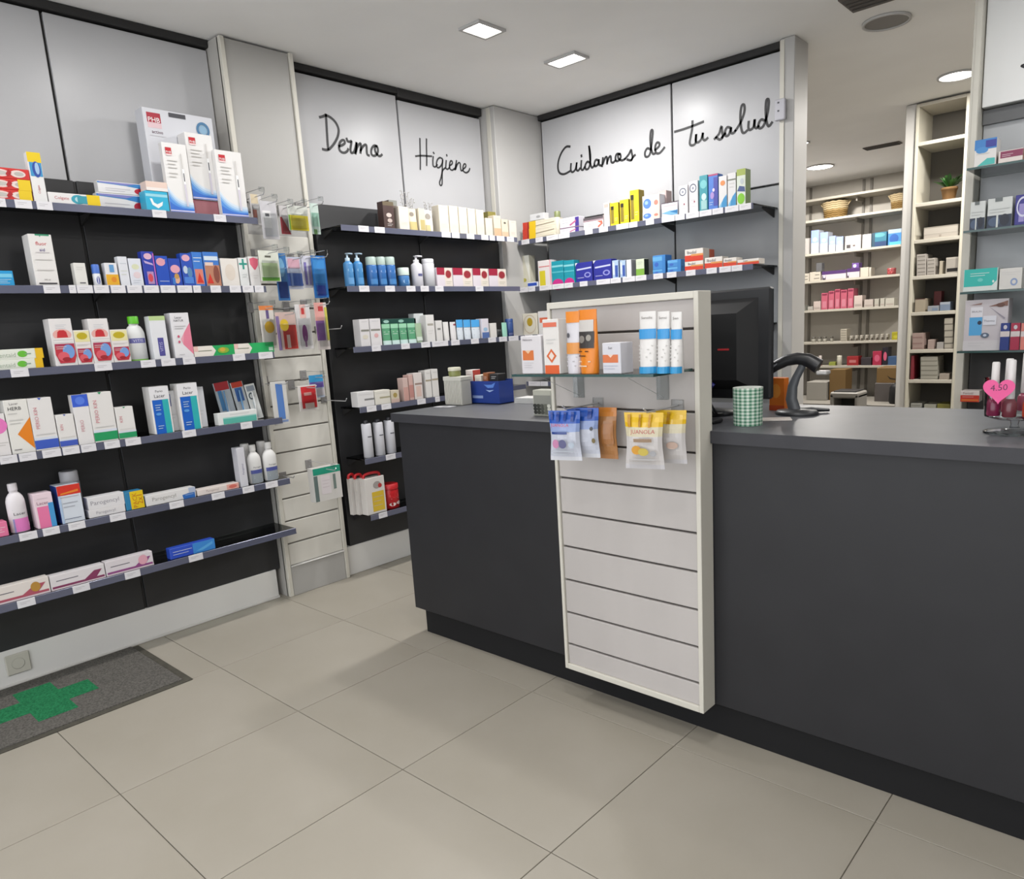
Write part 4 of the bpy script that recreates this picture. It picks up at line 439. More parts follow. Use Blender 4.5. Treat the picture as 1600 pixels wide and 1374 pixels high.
["box","carton","carton","upper white carton with blue pill on Cuidamos wall's top shelf","",-2.3939,3.797,1.9226,0,0.1142,0.07,0.0867,"eeecf0",[["e",0.28,0.5,0.24,0.32,"5c86d8"],["e",0.24,0.56,0.1,0.12,"9cbcec"],["r",0.62,0.0,1,1,"f4d8c8"],["e",0.8,0.5,0.12,0.16,"d88878"]],{}],
["box","carton","carton","tall dusty pink carton behind a white and blue one on Cuidamos wall's top shelf","",-2.3502,3.85,1.876,0,0.0453,0.06,0.156,"c8b0ac",[["x",0.2,0.8,0.9,6,0.12,"b89c98"]],{}],
["box","carton","carton","white carton with blue wave and mauve top on Cuidamos wall's top shelf","",-2.273,3.797,1.876,0,0.1019,0.07,0.0776,"e8eaf2",[["r",0,0.94,1,1,"5a4a54"],["r",0,0.6,1,0.9,"ecd8dc"],["p",[[0,0.3],[0.5,0.42],[1,0.4],[1,0.1],[0.6,0.1]],"7ab4dc"],["p",[[0.5,0.34],[1,0.42],[1,0.16]],"2f7ab0"],["x",0.1,0.9,0.75,1,0.1,"c88a98"]],{}],
["box","carton","carton","white carton with grey dial, first of two on Cuidamos wall's top shelf","white cartons with dials",-2.185,3.792,1.876,0,0.0548,0.06,0.1516,"ebe8ea",[["g",0.45,0.78,0.4,0.14,0.25,"5a6274"],["e",0.45,0.78,0.1,0.04,"8a8ea0"],["x",0.2,0.8,0.4,3,0.1,"d0c4c8"],["e",0.6,0.35,0.08,0.03,"a04a5c"]],{}],
["box","carton","carton","white carton with grey dial, second of two on Cuidamos wall's top shelf","white cartons with dials",-2.1214,3.792,1.876,0,0.0536,0.06,0.1645,"ebe8ea",[["g",0.45,0.78,0.4,0.14,0.25,"5a6274"],["e",0.45,0.78,0.1,0.04,"8a8ea0"],["x",0.2,0.8,0.4,3,0.1,"d0c4c8"],["e",0.6,0.35,0.08,0.03,"a04a5c"]],{}],
["box","carton","carton","teal carton with white spots on Cuidamos wall's top shelf","",-2.061,3.792,1.876,0,0.0487,0.06,0.1839,"3f9ca8",[["e",0.5,0.75,0.4,0.12,"7cc8cc"],["e",0.55,0.4,0.3,0.1,"cfe8e4"],["r",0.2,0.05,0.9,0.3,"a4d0d0"]],{}],
["box","carton","carton","blue and purple carton with red top on Cuidamos wall's top shelf","",-2.0036,3.792,1.876,0,0.0553,0.06,0.1807,"5080d4",[["r",0,0.95,1,1,"b44878"],["r",0.55,0.1,1,0.9,"4a4fa8"],["e",0.4,0.4,0.2,0.1,"b094d4"],["e",0.55,0.55,0.12,0.05,"ecd8ec"],["x",0.1,0.5,0.2,2,0.06,"7aa8ec"]],{}],
["box","carton","carton","white carton with blue waves, under an orange emblem on Cuidamos wall's top shelf","",-1.9473,3.792,1.876,0,0.0468,0.06,0.1616,"e6e4e4",[["p",[[0.05,0],[0.6,0.3],[1,0.42],[1,0]],"3f96cc"],["p",[[0,0.05],[0.4,0.2],[0.3,0.0]],"8cc4e4"],["e",0.5,0.78,0.3,0.08,"e89458"]],{}],
["box","carton","carton","white carton with blue waves, under a grey line on Cuidamos wall's top shelf","",-1.8957,3.792,1.876,0,0.046,0.06,0.1687,"e6e4e4",[["p",[[0.05,0],[0.6,0.3],[1,0.42],[1,0]],"3f96cc"],["p",[[0,0.05],[0.4,0.2],[0.3,0.0]],"8cc4e4"],["r",0,0.78,1,0.82,"7a8070"],["x",0.2,0.8,0.68,2,0.1,"c9c4b8"]],{}],
["box","carton","carton","tall white and lime green carton with green side on Cuidamos wall's top shelf","",-1.8432,3.792,1.876,0,0.0487,0.06,0.1786,"dfe6d8",[["r",0,0.82,1,1,"a8b858"],["e",0.5,0.18,0.42,0.15,"86cc2e"],["p",[[0.05,0.4],[0.95,0.36],[0.9,0.5],[0.3,0.54]],"46588c"],["e",0.6,0.66,0.2,0.08,"c4ccd0"]],{"side":"66823c"}],
["box","carton","carton","cream carton with tiny yellow mark on Cuidamos wall's second shelf","",-3.432,3.83,1.572,0,0.1039,0.06,0.2115,"dcd8c4",[["e",0.5,0.25,0.2,0.06,"b8b04c"],["p",[[0.55,1],[1,1],[1,0.2]],"ecebe0"]],{}],
["box","carton","carton","low blue and white carton on Cuidamos wall's second shelf","",-3.3285,3.787,1.572,0,0.0895,0.05,0.0321,"e8ecf6",[["r",0.05,0.25,0.95,0.85,"2f55bc"]],{}],
["box","carton","carton","white carton with yellow panel on Cuidamos wall's second shelf","",-3.2166,3.792,1.572,0,0.1089,0.06,0.1602,"eee6e4",[["r",0.1,0.0,0.55,0.6,"e0cf34"],["r",0.08,0.74,0.9,0.78,"e08a8a"],["r",0.92,0,1,1,"f0a8b4"]],{}],
["box","carton","carton","teal carton with magenta foot, first of two on Cuidamos wall's second shelf","teal and magenta cartons",-3.1077,3.792,1.572,0,0.0949,0.06,0.1456,"1f9cae",[["r",0,0.74,1,0.82,"8fd8e0"],["r",0,0.5,1,0.56,"5cc0cc"],["e",0.5,0.0,0.5,0.24,"d0348c"],["r",0,0.0,1,0.02,"f4c0d8"]],{}],
["box","carton","carton","teal carton with magenta foot, second of two on Cuidamos wall's second shelf","teal and magenta cartons",-3.0125,3.792,1.572,0,0.082,0.06,0.1401,"1f9cae",[["r",0,0.74,1,0.82,"8fd8e0"],["r",0,0.5,1,0.56,"5cc0cc"],["e",0.5,0.0,0.5,0.24,"d0348c"],["r",0,0.0,1,0.02,"f4c0d8"]],{}],
["box","carton","carton","navy blue carton with pale stripe, first of two on Cuidamos wall's second shelf","navy cartons",-2.8949,3.792,1.572,0,0.1297,0.06,0.117,"2f349c",[["p",[[0.08,0.6],[0.95,0.66],[0.95,0.74],[0.08,0.68]],"cfd4f4"],["g",0.72,0.34,0.2,0.14,0.4,"9a9ce0"],["x",0.1,0.5,0.2,1,0.1,"8a8cdc"],["p",[[0.0,0.85],[0.0,1],[0.14,1]],"eceef8"]],{}],
["box","carton","carton","navy blue carton with pale stripe, second of two on Cuidamos wall's second shelf","navy cartons",-2.7517,3.792,1.572,0,0.134,0.06,0.1182,"2f349c",[["p",[[0.08,0.6],[0.95,0.66],[0.95,0.74],[0.08,0.68]],"cfd4f4"],["g",0.72,0.34,0.2,0.14,0.4,"9a9ce0"],["x",0.1,0.5,0.2,1,0.1,"8a8cdc"],["p",[[0.0,0.85],[0.0,1],[0.14,1]],"eceef8"]],{}],
["box","carton","carton","slim pale blue carton with navy panel, first of two on Cuidamos wall's second shelf","slim pale blue cartons",-2.6556,3.787,1.572,0,0.0456,0.05,0.1049,"b4ccec",[["r",0.45,0.08,0.9,0.72,"3f5cae"],["r",0.1,0.2,0.4,0.9,"dfe8f4"]],{}],
["box","carton","carton","slim pale blue carton with navy panel, second of two on Cuidamos wall's second shelf","slim pale blue cartons",-2.6019,3.787,1.572,0,0.0402,0.05,0.0996,"b4ccec",[["r",0.45,0.08,0.9,0.72,"3f5cae"],["r",0.1,0.2,0.4,0.9,"dfe8f4"]],{}],
["box","carton","carton","slim white carton on Cuidamos wall's second shelf","",-2.5582,3.787,1.572,0,0.0351,0.05,0.099,"e8e8ec",[],{}],
["box","carton","carton","pale green carton on Cuidamos wall's second shelf","",-2.4792,3.787,1.572,0,0.0565,0.05,0.0947,"dfe8cc",[["r",0,0,1,0.42,"86b848"],["x",0.2,0.8,0.8,2,0.1,"9cb08a"]],{"side":"2f3a2c"}],
["box","carton","carton","lower light blue carton of the first stack on Cuidamos wall's second shelf","stacked light blue cartons",-2.3503,3.797,1.572,0,0.0843,0.07,0.025,"4a90d4",[["r",0.0,0.6,1,0.9,"6cb4e8"],["e",0.3,0.35,0.16,0.16,"3f6ac4"],["r",0.75,0,1,1,"3f86cc"]],{}],
["box","carton","carton","upper light blue carton of the first stack on Cuidamos wall's second shelf","stacked light blue cartons",-2.3496,3.797,1.597,0,0.0842,0.07,0.0781,"4a90d4",[["r",0.0,0.6,1,0.9,"6cb4e8"],["e",0.3,0.35,0.16,0.16,"3f6ac4"],["r",0.75,0,1,1,"3f86cc"]],{}],
["box","carton","carton","lower blue carton of the second stack on Cuidamos wall's second shelf","stacked light blue cartons",-2.251,3.797,1.572,0,0.0858,0.07,0.03,"4a90d4",[["r",0.0,0.6,1,0.9,"6cb4e8"],["e",0.3,0.35,0.16,0.16,"3f6ac4"],["r",0.75,0,1,1,"3f86cc"]],{}],
["box","carton","carton","upper blue carton of the second stack on Cuidamos wall's second shelf","stacked light blue cartons",-2.2503,3.797,1.6019,0,0.0857,0.07,0.0385,"4a90d4",[["r",0.0,0.6,1,0.9,"6cb4e8"],["e",0.3,0.35,0.16,0.16,"3f6ac4"],["r",0.75,0,1,1,"3f86cc"]],{}],
["box","carton","carton","lower carton of the red and white stack on Cuidamos wall's second shelf","red and white medicine cartons",-2.1249,3.797,1.572,0,0.1144,0.07,0.0491,"efe8e0",[["r",0,0,1,0.5,"e0442c"],["r",0.35,0.42,1,0.58,"eaa05c"],["t",0.38,0.74,0.26,"Ibudol","55464a",0,0.5]],{}],
["box","carton","carton","upper carton of the red and white stack on Cuidamos wall's second shelf","red and white medicine cartons",-2.1241,3.797,1.6211,0,0.1141,0.07,0.0649,"efe8e0",[["r",0,0,1,0.5,"e0442c"],["r",0.35,0.42,1,0.58,"eaa05c"],["t",0.38,0.74,0.26,"Ibudol","55464a",0,0.5]],{}],
["box","carton","carton","lying red and white carton beside the stack on Cuidamos wall's second shelf","red and white medicine cartons",-2.0053,3.797,1.572,0,0.1061,0.07,0.0576,"efe8e0",[["r",0,0,1,0.5,"e0442c"],["r",0.35,0.42,1,0.58,"eaa05c"],["t",0.38,0.74,0.26,"Ibudol","55464a",0,0.5]],{}],
["box","carton","carton","shorter lying red and white carton on Cuidamos wall's second shelf","red and white medicine cartons",-1.9086,3.797,1.572,0,0.0767,0.07,0.0445,"efe8e0",[["r",0,0,1,0.5,"e0442c"],["r",0.35,0.42,1,0.58,"eaa05c"],["t",0.38,0.74,0.26,"Ibudol","55464a",0,0.5]],{}],
["box","carton","carton","lying red and white carton at the shelf end on Cuidamos wall's second shelf","red and white medicine cartons",-1.8047,3.797,1.572,0,0.1207,0.07,0.0275,"efe8e0",[["r",0,0,1,0.5,"e0442c"],["r",0.35,0.42,1,0.58,"eaa05c"],["t",0.38,0.74,0.26,"Ibudol","55464a",0,0.5]],{}],
["box","carton","carton","small red carton standing behind the red and white stack on Cuidamos wall's second shelf","",-2.086,3.865,1.572,0,0.0382,0.05,0.1094,"d86848",[["e",0.5,0.6,0.25,0.2,"e8a878"]],{}],
["box","carton","carton","white carton with yellow sun emblem on Cuidamos wall's third shelf","",-3.37,3.787,1.262,0,0.1262,0.05,0.141,"efe9d8",[["e",0.5,0.6,0.2,0.2,"c4a428"],["g",0.5,0.5,0.46,0.44,0.1,"d8c8b0"]],{}],
["box","carton","carton","white carton with red title on Cuidamos wall's third shelf","",-3.2276,3.787,1.262,0,0.1326,0.05,0.1498,"ece9e6",[["r",0.1,0.5,0.85,0.72,"e87858"],["x",0.2,0.8,0.3,2,0.1,"c8c4c0"]],{}],
["box","carton","carton","white carton with orange square label on the counter panel's glass shelf","",-1.4921,1.699,1.175,0,0.0814,0.07,0.1129,"e3dfe2",[["r",0.08,0.36,0.62,0.62,"dd7a3c"],["p",[[0.2,0.62],[0.5,0.62],[0.35,0.53]],"f0c8a4"],["x",0.12,0.6,0.28,3,0.06,"b4acb4"],["t",0.35,0.9,0.06,"Heliocare","77727a",0,0.5]],{}],
["box","carton","carton","white carton with orange diamond and orange foot on the counter panel's glass shelf","",-1.4122,1.694,1.175,0,0.0602,0.06,0.1578,"ece8e4",[["r",0.05,0,0.95,0.16,"e8642c"],["p",[[0.5,0.46],[0.82,0.33],[0.5,0.2],[0.18,0.33]],"e06a34"],["p",[[0.5,0.41],[0.68,0.33],[0.5,0.25],[0.32,0.33]],"f2e4da"],["r",0.05,0.86,0.9,0.94,"e8785c"],["x",0.2,0.8,0.62,2,0.06,"c4c0bc"]],{}],
["tube","cream_tube","tube","white sun cream tube with orange cap end on the counter panel's glass shelf","",-1.3421,1.684,1.175,0,0.0482,0.04,0.1757,"dfdce2",[["r",0,0.82,1,1,"f0902c"],["r",0,0.32,1,0.5,"e69a4c"],["x",0.2,0.8,0.26,3,0.07,"b0a8b4"],["e",0.3,0.62,0.1,0.04,"5a5a60"]],{}],
["tube","cream_tube","tube","orange and black sun cream tube on the counter panel's glass shelf","",-1.2899,1.6865,1.175,0,0.0626,0.045,0.1781,"ee8a1c",[["r",0,0.84,1,1,"ef8a20"],["r",0.0,0.66,0.8,0.84,"d4cfca"],["r",0,0.4,0.84,0.66,"35302e"],["p",[[0,0.4],[0.84,0.48],[0.84,0.4]],"ee8a1c"],["e",0.3,0.54,0.14,0.06,"8a847c"],["e",0.6,0.56,0.1,0.05,"a09a90"],["x",0.1,0.6,0.34,2,0.07,"5a3414"],["x",0.1,0.7,0.18,2,0.07,"f8cf94"]],{}],
["box","carton","carton","small white carton with orange band on the counter panel's glass shelf","",-1.1976,1.694,1.175,0,0.0611,0.06,0.0839,"dedde4",[["r",0.02,0.36,0.86,0.62,"e07a48"],["p",[[0.3,0.62],[0.6,0.62],[0.45,0.52]],"f4d8c8"],["x",0.06,0.84,0.24,2,0.09,"8a90b8"],["t",0.45,0.84,0.08,"Sun","6a6670",0,0.4]],{}],
["tube","cream_tube","tube","white sun cream tube with blue bands, widest of three on the counter panel's glass shelf","blue-banded sun cream tubes",-1.0913,1.6865,1.175,0,0.0528,0.045,0.1619,"eeebe8",[["r",0,0.56,1,0.72,"3f9ede"],["r",0,0,1,0.11,"2f9ad4"],["t",0.5,0.9,0.04,"Sensilis","77706c",0,0.6],["x",0.1,0.8,0.44,5,0.06,"b8b2ac"]],{}],
["tube","cream_tube","tube","white sun cream tube with blue bands, middle of three on the counter panel's glass shelf","blue-banded sun cream tubes",-1.0427,1.6865,1.175,0,0.0374,0.045,0.1592,"eeebe8",[["r",0,0.56,1,0.72,"3f9ede"],["r",0,0,1,0.11,"2f9ad4"],["t",0.5,0.9,0.04,"Sensi","77706c",0,0.6],["x",0.1,0.8,0.44,5,0.06,"b8b2ac"]],{}],
["tube","cream_tube","tube","white sun cream tube with blue bands, last of three on the counter panel's glass shelf","blue-banded sun cream tubes",-1.0043,1.6865,1.175,0,0.0326,0.045,0.1555,"eeebe8",[["r",0,0.56,1,0.72,"3f9ede"],["r",0,0,1,0.11,"2f9ad4"],["t",0.5,0.9,0.04,"Sen","77706c",0,0.6],["x",0.1,0.8,0.44,5,0.06,"b8b2ac"]],{}],
["box","carton","carton","white carton with blue top and teal swirl in the right-hand glass display's top row","",-0.7362,3.802,1.874,0,0.0811,0.08,0.1081,"ebe8e4",[["r",0,0.62,1,1,"3f86cc"],["r",0.5,0.68,0.98,0.94,"3a3f9c"],["e",0.35,0.6,0.28,0.12,"4a94d4"],["p",[[0.15,0.02],[0.6,0.28],[0.95,0.26],[0.95,0.04]],"4fc0b8"],["x",0.1,0.7,0.46,1,0.1,"c8c4bc"]],{}],
["box","carton","carton","low white carton with plum band in the right-hand glass display's top row","",-0.6437,3.802,1.874,0,0.087,0.08,0.0476,"e8dcd6",[["r",0.08,0.4,1,0.95,"8c3458"],["x",0.15,0.6,0.66,2,0.14,"c88aa0"]],{"side":"b0785c"}],
["box","carton","carton","white carton with dark blue shapes, narrower of two in the right-hand glass display's second row","white and dark blue cartons",-0.7522,3.807,1.617,0,0.0566,0.09,0.1161,"dcdfdc",[["r",0.0,0.0,1,0.42,"27344a"],["e",0.3,0.2,0.24,0.16,"4a5c78"],["e",0.72,0.24,0.2,0.2,"161e30"],["r",0.38,0.0,0.46,0.46,"d8dcd8"],["r",0.3,0.88,0.6,1,"6a7070"],["x",0.1,0.9,0.62,2,0.1,"b0b4b0"]],{}],
["box","carton","carton","white carton with dark blue shapes, wider of two in the right-hand glass display's second row","white and dark blue cartons",-0.6704,3.807,1.617,0,0.0897,0.09,0.1195,"dcdfdc",[["r",0.0,0.0,1,0.42,"27344a"],["e",0.3,0.2,0.24,0.16,"4a5c78"],["e",0.72,0.24,0.2,0.2,"161e30"],["r",0.38,0.0,0.46,0.46,"d8dcd8"],["r",0.3,0.88,0.6,1,"6a7070"],["x",0.1,0.9,0.62,2,0.1,"b0b4b0"]],{}],
["box","carton","carton","purple and white carton in the right-hand glass display's second row","",-0.5907,3.802,1.617,0,0.0483,0.08,0.1201,"34308c",[["r",0.3,0.1,0.7,0.7,"9a90cc"],["g",0.6,0.6,0.5,0.34,0.2,"dcdcf0"]],{}],
["box","carton","carton","wide white box with turquoise label in the right-hand glass display's third row","",-0.7271,3.812,1.357,0,0.1303,0.1,0.0948,"e4ede8",[["p",[[0.02,0.22],[0.84,0.22],[0.98,0.45],[0.98,1],[0.02,1]],"27bfb4"],["x",0.2,0.75,0.78,2,0.1,"8fe0d8"],["e",0.5,0.5,0.08,0.08,"6fd4cc"],["e",0.88,0.4,0.03,0.06,"dff4f0"]],{}],
["box","carton","carton","white box with small blue ring in the right-hand glass display's third row","",-0.6146,3.812,1.357,0,0.0824,0.1,0.0871,"e3e0da",[["g",0.66,0.34,0.16,0.18,0.45,"8fa4cc"],["x",0.1,0.9,0.8,2,0.1,"cfcac4"]],{}],
["box","carton","carton","large box picturing a face and a blue thermometer in the right-hand glass display's fourth row","",-0.698,3.813,1.1,0,0.1657,0.09,0.2197,"d3ccd0",[["r",0.12,0.3,0.42,0.66,"55aee6"],["r",0.14,0.66,0.42,0.86,"eceaf0"],["t",0.28,0.77,0.04,"BRAUN","6a6a74",0,0.22],["e",0.36,0.55,0.05,0.04,"23304a"],["p",[[0.1,0.9],[0.4,0.94],[0.38,0.9]],"a08078"],["p",[[0.55,0.86],[0.98,0.96],[0.98,0.86]],"8a6050"],["e",0.82,0.88,0.1,0.04,"6a4438"],["p",[[0.56,0.86],[0.92,0.6],[0.94,0.63]],"9a94a0"],["r",0.44,0.5,0.74,0.68,"e8e8f0"],["t",0.58,0.58,0.04,"Thermo","55586a",0,0.26],["e",0.5,0.3,0.1,0.05,"5a6a80"],["e",0.5,0.3,0.04,0.025,"c9d4e4"],["r",0,0.0,1,0.2,"dcd8da"],["x",0.12,0.5,0.14,2,0.05,"b4b0b4"]],{}],
["box","carton","carton","dark blue small carton with white waist band in the right-hand glass display's fourth row","",-0.6191,3.756,1.1,0,0.0341,0.02,0.1156,"1c3484",[["r",0,0.5,1,0.7,"e2d8d6"],["e",0.5,0.85,0.2,0.08,"d8d4dc"]],{}],
["box","carton","carton","crimson small carton with white waist band in the right-hand glass display's fourth row","",-0.5814,3.756,1.1,0,0.0335,0.02,0.1139,"b02448",[["r",0,0.5,1,0.7,"e2d8d6"],["e",0.5,0.85,0.2,0.08,"d8d4dc"]],{}],
["box","carton","carton","salmon small carton with white waist band in the right-hand glass display's fourth row","",-0.5444,3.756,1.1,0,0.033,0.02,0.1122,"e8887c",[["r",0,0.5,1,0.7,"e2d8d6"],["e",0.5,0.85,0.2,0.08,"d8d4dc"]],{}],
["box","carton","carton","red and white carton behind the counter below the glass display","",-0.7609,3.897,0.86,0,0.0767,0.07,0.051,"f0e4de",[["r",0,0,1,0.6,"d83a28"],["r",0.05,0.08,0.95,0.24,"e87a30"],["t",0.4,0.78,0.2,"Fenistil","a07a78",0,0.7],["x",0.1,0.7,0.44,1,0.1,"f4b8a8"]],{}],
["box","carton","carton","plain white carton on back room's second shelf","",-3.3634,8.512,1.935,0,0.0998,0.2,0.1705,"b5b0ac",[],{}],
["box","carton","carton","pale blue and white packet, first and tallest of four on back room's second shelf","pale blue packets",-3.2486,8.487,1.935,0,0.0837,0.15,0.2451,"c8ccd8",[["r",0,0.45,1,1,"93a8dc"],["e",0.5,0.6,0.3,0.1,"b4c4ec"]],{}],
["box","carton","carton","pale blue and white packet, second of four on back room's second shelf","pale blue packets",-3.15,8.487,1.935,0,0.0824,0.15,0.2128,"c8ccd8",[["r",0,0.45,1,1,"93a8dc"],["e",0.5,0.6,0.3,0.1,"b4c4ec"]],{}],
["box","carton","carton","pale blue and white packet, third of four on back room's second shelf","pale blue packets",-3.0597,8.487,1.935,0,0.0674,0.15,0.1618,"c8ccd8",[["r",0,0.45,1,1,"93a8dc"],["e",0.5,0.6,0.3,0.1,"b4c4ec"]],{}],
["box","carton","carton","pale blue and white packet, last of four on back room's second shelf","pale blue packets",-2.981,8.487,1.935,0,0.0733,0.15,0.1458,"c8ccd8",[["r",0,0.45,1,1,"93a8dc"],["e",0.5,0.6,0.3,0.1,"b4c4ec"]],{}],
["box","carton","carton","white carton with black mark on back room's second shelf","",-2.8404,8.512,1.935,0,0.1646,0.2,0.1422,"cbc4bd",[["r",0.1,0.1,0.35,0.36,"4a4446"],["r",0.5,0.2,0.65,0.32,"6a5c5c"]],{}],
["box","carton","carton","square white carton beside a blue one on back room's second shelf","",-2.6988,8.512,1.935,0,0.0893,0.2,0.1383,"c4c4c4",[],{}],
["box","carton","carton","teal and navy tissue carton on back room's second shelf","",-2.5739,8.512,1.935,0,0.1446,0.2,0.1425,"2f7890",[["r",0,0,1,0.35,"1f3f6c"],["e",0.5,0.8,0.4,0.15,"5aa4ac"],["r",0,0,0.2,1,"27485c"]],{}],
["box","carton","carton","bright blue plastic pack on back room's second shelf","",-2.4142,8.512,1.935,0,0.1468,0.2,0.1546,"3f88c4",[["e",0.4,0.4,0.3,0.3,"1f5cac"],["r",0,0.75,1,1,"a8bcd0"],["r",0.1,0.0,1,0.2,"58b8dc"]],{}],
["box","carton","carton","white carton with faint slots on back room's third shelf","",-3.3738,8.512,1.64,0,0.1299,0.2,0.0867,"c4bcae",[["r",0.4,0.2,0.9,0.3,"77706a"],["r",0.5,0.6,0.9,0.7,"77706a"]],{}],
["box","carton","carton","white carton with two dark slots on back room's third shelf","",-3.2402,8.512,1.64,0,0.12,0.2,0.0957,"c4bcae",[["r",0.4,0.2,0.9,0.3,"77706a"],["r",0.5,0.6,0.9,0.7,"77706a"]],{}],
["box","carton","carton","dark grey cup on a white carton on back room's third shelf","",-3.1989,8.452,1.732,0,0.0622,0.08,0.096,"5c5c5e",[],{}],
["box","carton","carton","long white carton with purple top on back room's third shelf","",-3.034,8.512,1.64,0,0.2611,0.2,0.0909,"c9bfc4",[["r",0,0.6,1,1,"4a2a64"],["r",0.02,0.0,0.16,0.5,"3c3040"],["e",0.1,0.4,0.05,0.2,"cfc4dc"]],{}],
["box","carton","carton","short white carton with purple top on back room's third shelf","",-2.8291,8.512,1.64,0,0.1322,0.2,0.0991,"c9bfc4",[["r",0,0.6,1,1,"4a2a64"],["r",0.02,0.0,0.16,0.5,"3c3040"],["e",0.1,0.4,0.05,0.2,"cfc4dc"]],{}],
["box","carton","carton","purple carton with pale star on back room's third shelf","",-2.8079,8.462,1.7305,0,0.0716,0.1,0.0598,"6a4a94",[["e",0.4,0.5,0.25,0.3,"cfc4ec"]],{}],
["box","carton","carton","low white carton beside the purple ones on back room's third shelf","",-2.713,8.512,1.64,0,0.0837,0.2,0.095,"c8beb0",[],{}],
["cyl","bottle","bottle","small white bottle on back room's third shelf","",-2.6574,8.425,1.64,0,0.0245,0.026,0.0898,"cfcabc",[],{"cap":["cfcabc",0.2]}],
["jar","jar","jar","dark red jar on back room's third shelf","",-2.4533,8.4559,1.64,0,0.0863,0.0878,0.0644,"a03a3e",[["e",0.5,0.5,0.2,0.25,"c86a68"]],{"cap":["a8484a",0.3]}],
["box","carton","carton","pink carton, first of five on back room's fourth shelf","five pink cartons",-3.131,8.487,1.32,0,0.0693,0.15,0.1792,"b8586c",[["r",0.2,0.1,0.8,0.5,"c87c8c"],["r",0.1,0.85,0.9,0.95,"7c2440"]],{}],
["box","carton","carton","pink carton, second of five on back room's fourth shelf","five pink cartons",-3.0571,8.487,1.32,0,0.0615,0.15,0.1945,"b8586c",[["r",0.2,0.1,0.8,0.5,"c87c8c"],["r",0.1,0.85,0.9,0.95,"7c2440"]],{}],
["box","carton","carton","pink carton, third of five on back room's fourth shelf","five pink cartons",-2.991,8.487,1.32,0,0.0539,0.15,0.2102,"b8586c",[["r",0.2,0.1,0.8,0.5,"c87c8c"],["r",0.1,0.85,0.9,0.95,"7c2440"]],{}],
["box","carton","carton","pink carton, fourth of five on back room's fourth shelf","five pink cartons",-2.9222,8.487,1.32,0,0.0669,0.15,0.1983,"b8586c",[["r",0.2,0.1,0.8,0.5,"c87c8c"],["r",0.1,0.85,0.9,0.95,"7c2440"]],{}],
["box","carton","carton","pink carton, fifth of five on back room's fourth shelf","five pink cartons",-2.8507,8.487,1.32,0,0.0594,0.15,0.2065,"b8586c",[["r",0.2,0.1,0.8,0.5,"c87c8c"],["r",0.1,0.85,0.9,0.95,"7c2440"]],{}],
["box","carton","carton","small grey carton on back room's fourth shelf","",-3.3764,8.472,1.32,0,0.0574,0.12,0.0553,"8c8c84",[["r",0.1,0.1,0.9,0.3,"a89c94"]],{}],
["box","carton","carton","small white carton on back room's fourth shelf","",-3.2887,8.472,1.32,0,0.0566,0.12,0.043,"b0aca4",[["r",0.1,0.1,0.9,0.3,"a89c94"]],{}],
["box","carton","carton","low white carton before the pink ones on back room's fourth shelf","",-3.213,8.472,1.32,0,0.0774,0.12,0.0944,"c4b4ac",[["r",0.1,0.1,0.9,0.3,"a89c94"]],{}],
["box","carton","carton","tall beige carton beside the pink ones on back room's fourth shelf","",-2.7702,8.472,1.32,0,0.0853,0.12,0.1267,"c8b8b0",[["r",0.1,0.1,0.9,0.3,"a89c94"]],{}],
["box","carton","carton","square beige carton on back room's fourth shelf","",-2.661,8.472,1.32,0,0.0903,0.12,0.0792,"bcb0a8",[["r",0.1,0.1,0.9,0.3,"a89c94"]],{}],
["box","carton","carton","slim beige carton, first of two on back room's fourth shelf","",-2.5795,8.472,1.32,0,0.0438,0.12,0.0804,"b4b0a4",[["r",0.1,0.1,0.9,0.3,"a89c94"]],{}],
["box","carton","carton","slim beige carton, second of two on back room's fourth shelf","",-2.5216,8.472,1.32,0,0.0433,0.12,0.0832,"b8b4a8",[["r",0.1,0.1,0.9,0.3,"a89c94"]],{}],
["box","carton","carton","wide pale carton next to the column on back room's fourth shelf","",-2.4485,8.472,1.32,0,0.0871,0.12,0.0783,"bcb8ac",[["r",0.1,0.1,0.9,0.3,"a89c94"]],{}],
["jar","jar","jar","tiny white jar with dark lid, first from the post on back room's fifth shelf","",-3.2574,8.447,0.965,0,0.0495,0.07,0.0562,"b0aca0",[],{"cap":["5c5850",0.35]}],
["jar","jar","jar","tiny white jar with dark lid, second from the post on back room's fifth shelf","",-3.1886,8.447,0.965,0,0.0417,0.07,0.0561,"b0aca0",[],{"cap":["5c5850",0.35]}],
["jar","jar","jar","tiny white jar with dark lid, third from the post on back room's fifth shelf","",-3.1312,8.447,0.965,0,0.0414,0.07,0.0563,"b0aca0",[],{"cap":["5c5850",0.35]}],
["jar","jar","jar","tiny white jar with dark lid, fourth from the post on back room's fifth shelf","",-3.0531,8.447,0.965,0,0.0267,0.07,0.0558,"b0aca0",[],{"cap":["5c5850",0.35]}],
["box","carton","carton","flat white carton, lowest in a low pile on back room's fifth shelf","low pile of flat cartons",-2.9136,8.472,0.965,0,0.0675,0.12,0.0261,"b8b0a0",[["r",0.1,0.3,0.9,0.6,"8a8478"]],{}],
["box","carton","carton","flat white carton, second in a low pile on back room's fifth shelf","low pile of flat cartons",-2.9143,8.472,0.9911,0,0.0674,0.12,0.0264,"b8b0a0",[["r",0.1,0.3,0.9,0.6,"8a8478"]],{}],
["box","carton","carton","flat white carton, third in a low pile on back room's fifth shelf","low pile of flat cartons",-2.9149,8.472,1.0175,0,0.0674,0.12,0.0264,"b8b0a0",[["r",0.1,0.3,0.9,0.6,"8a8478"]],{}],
["box","carton","carton","flat white carton, fourth in a low pile on back room's fifth shelf","low pile of flat cartons",-2.9155,8.472,1.0439,0,0.0674,0.12,0.0263,"b8b0a0",[["r",0.1,0.3,0.9,0.6,"8a8478"]],{}],
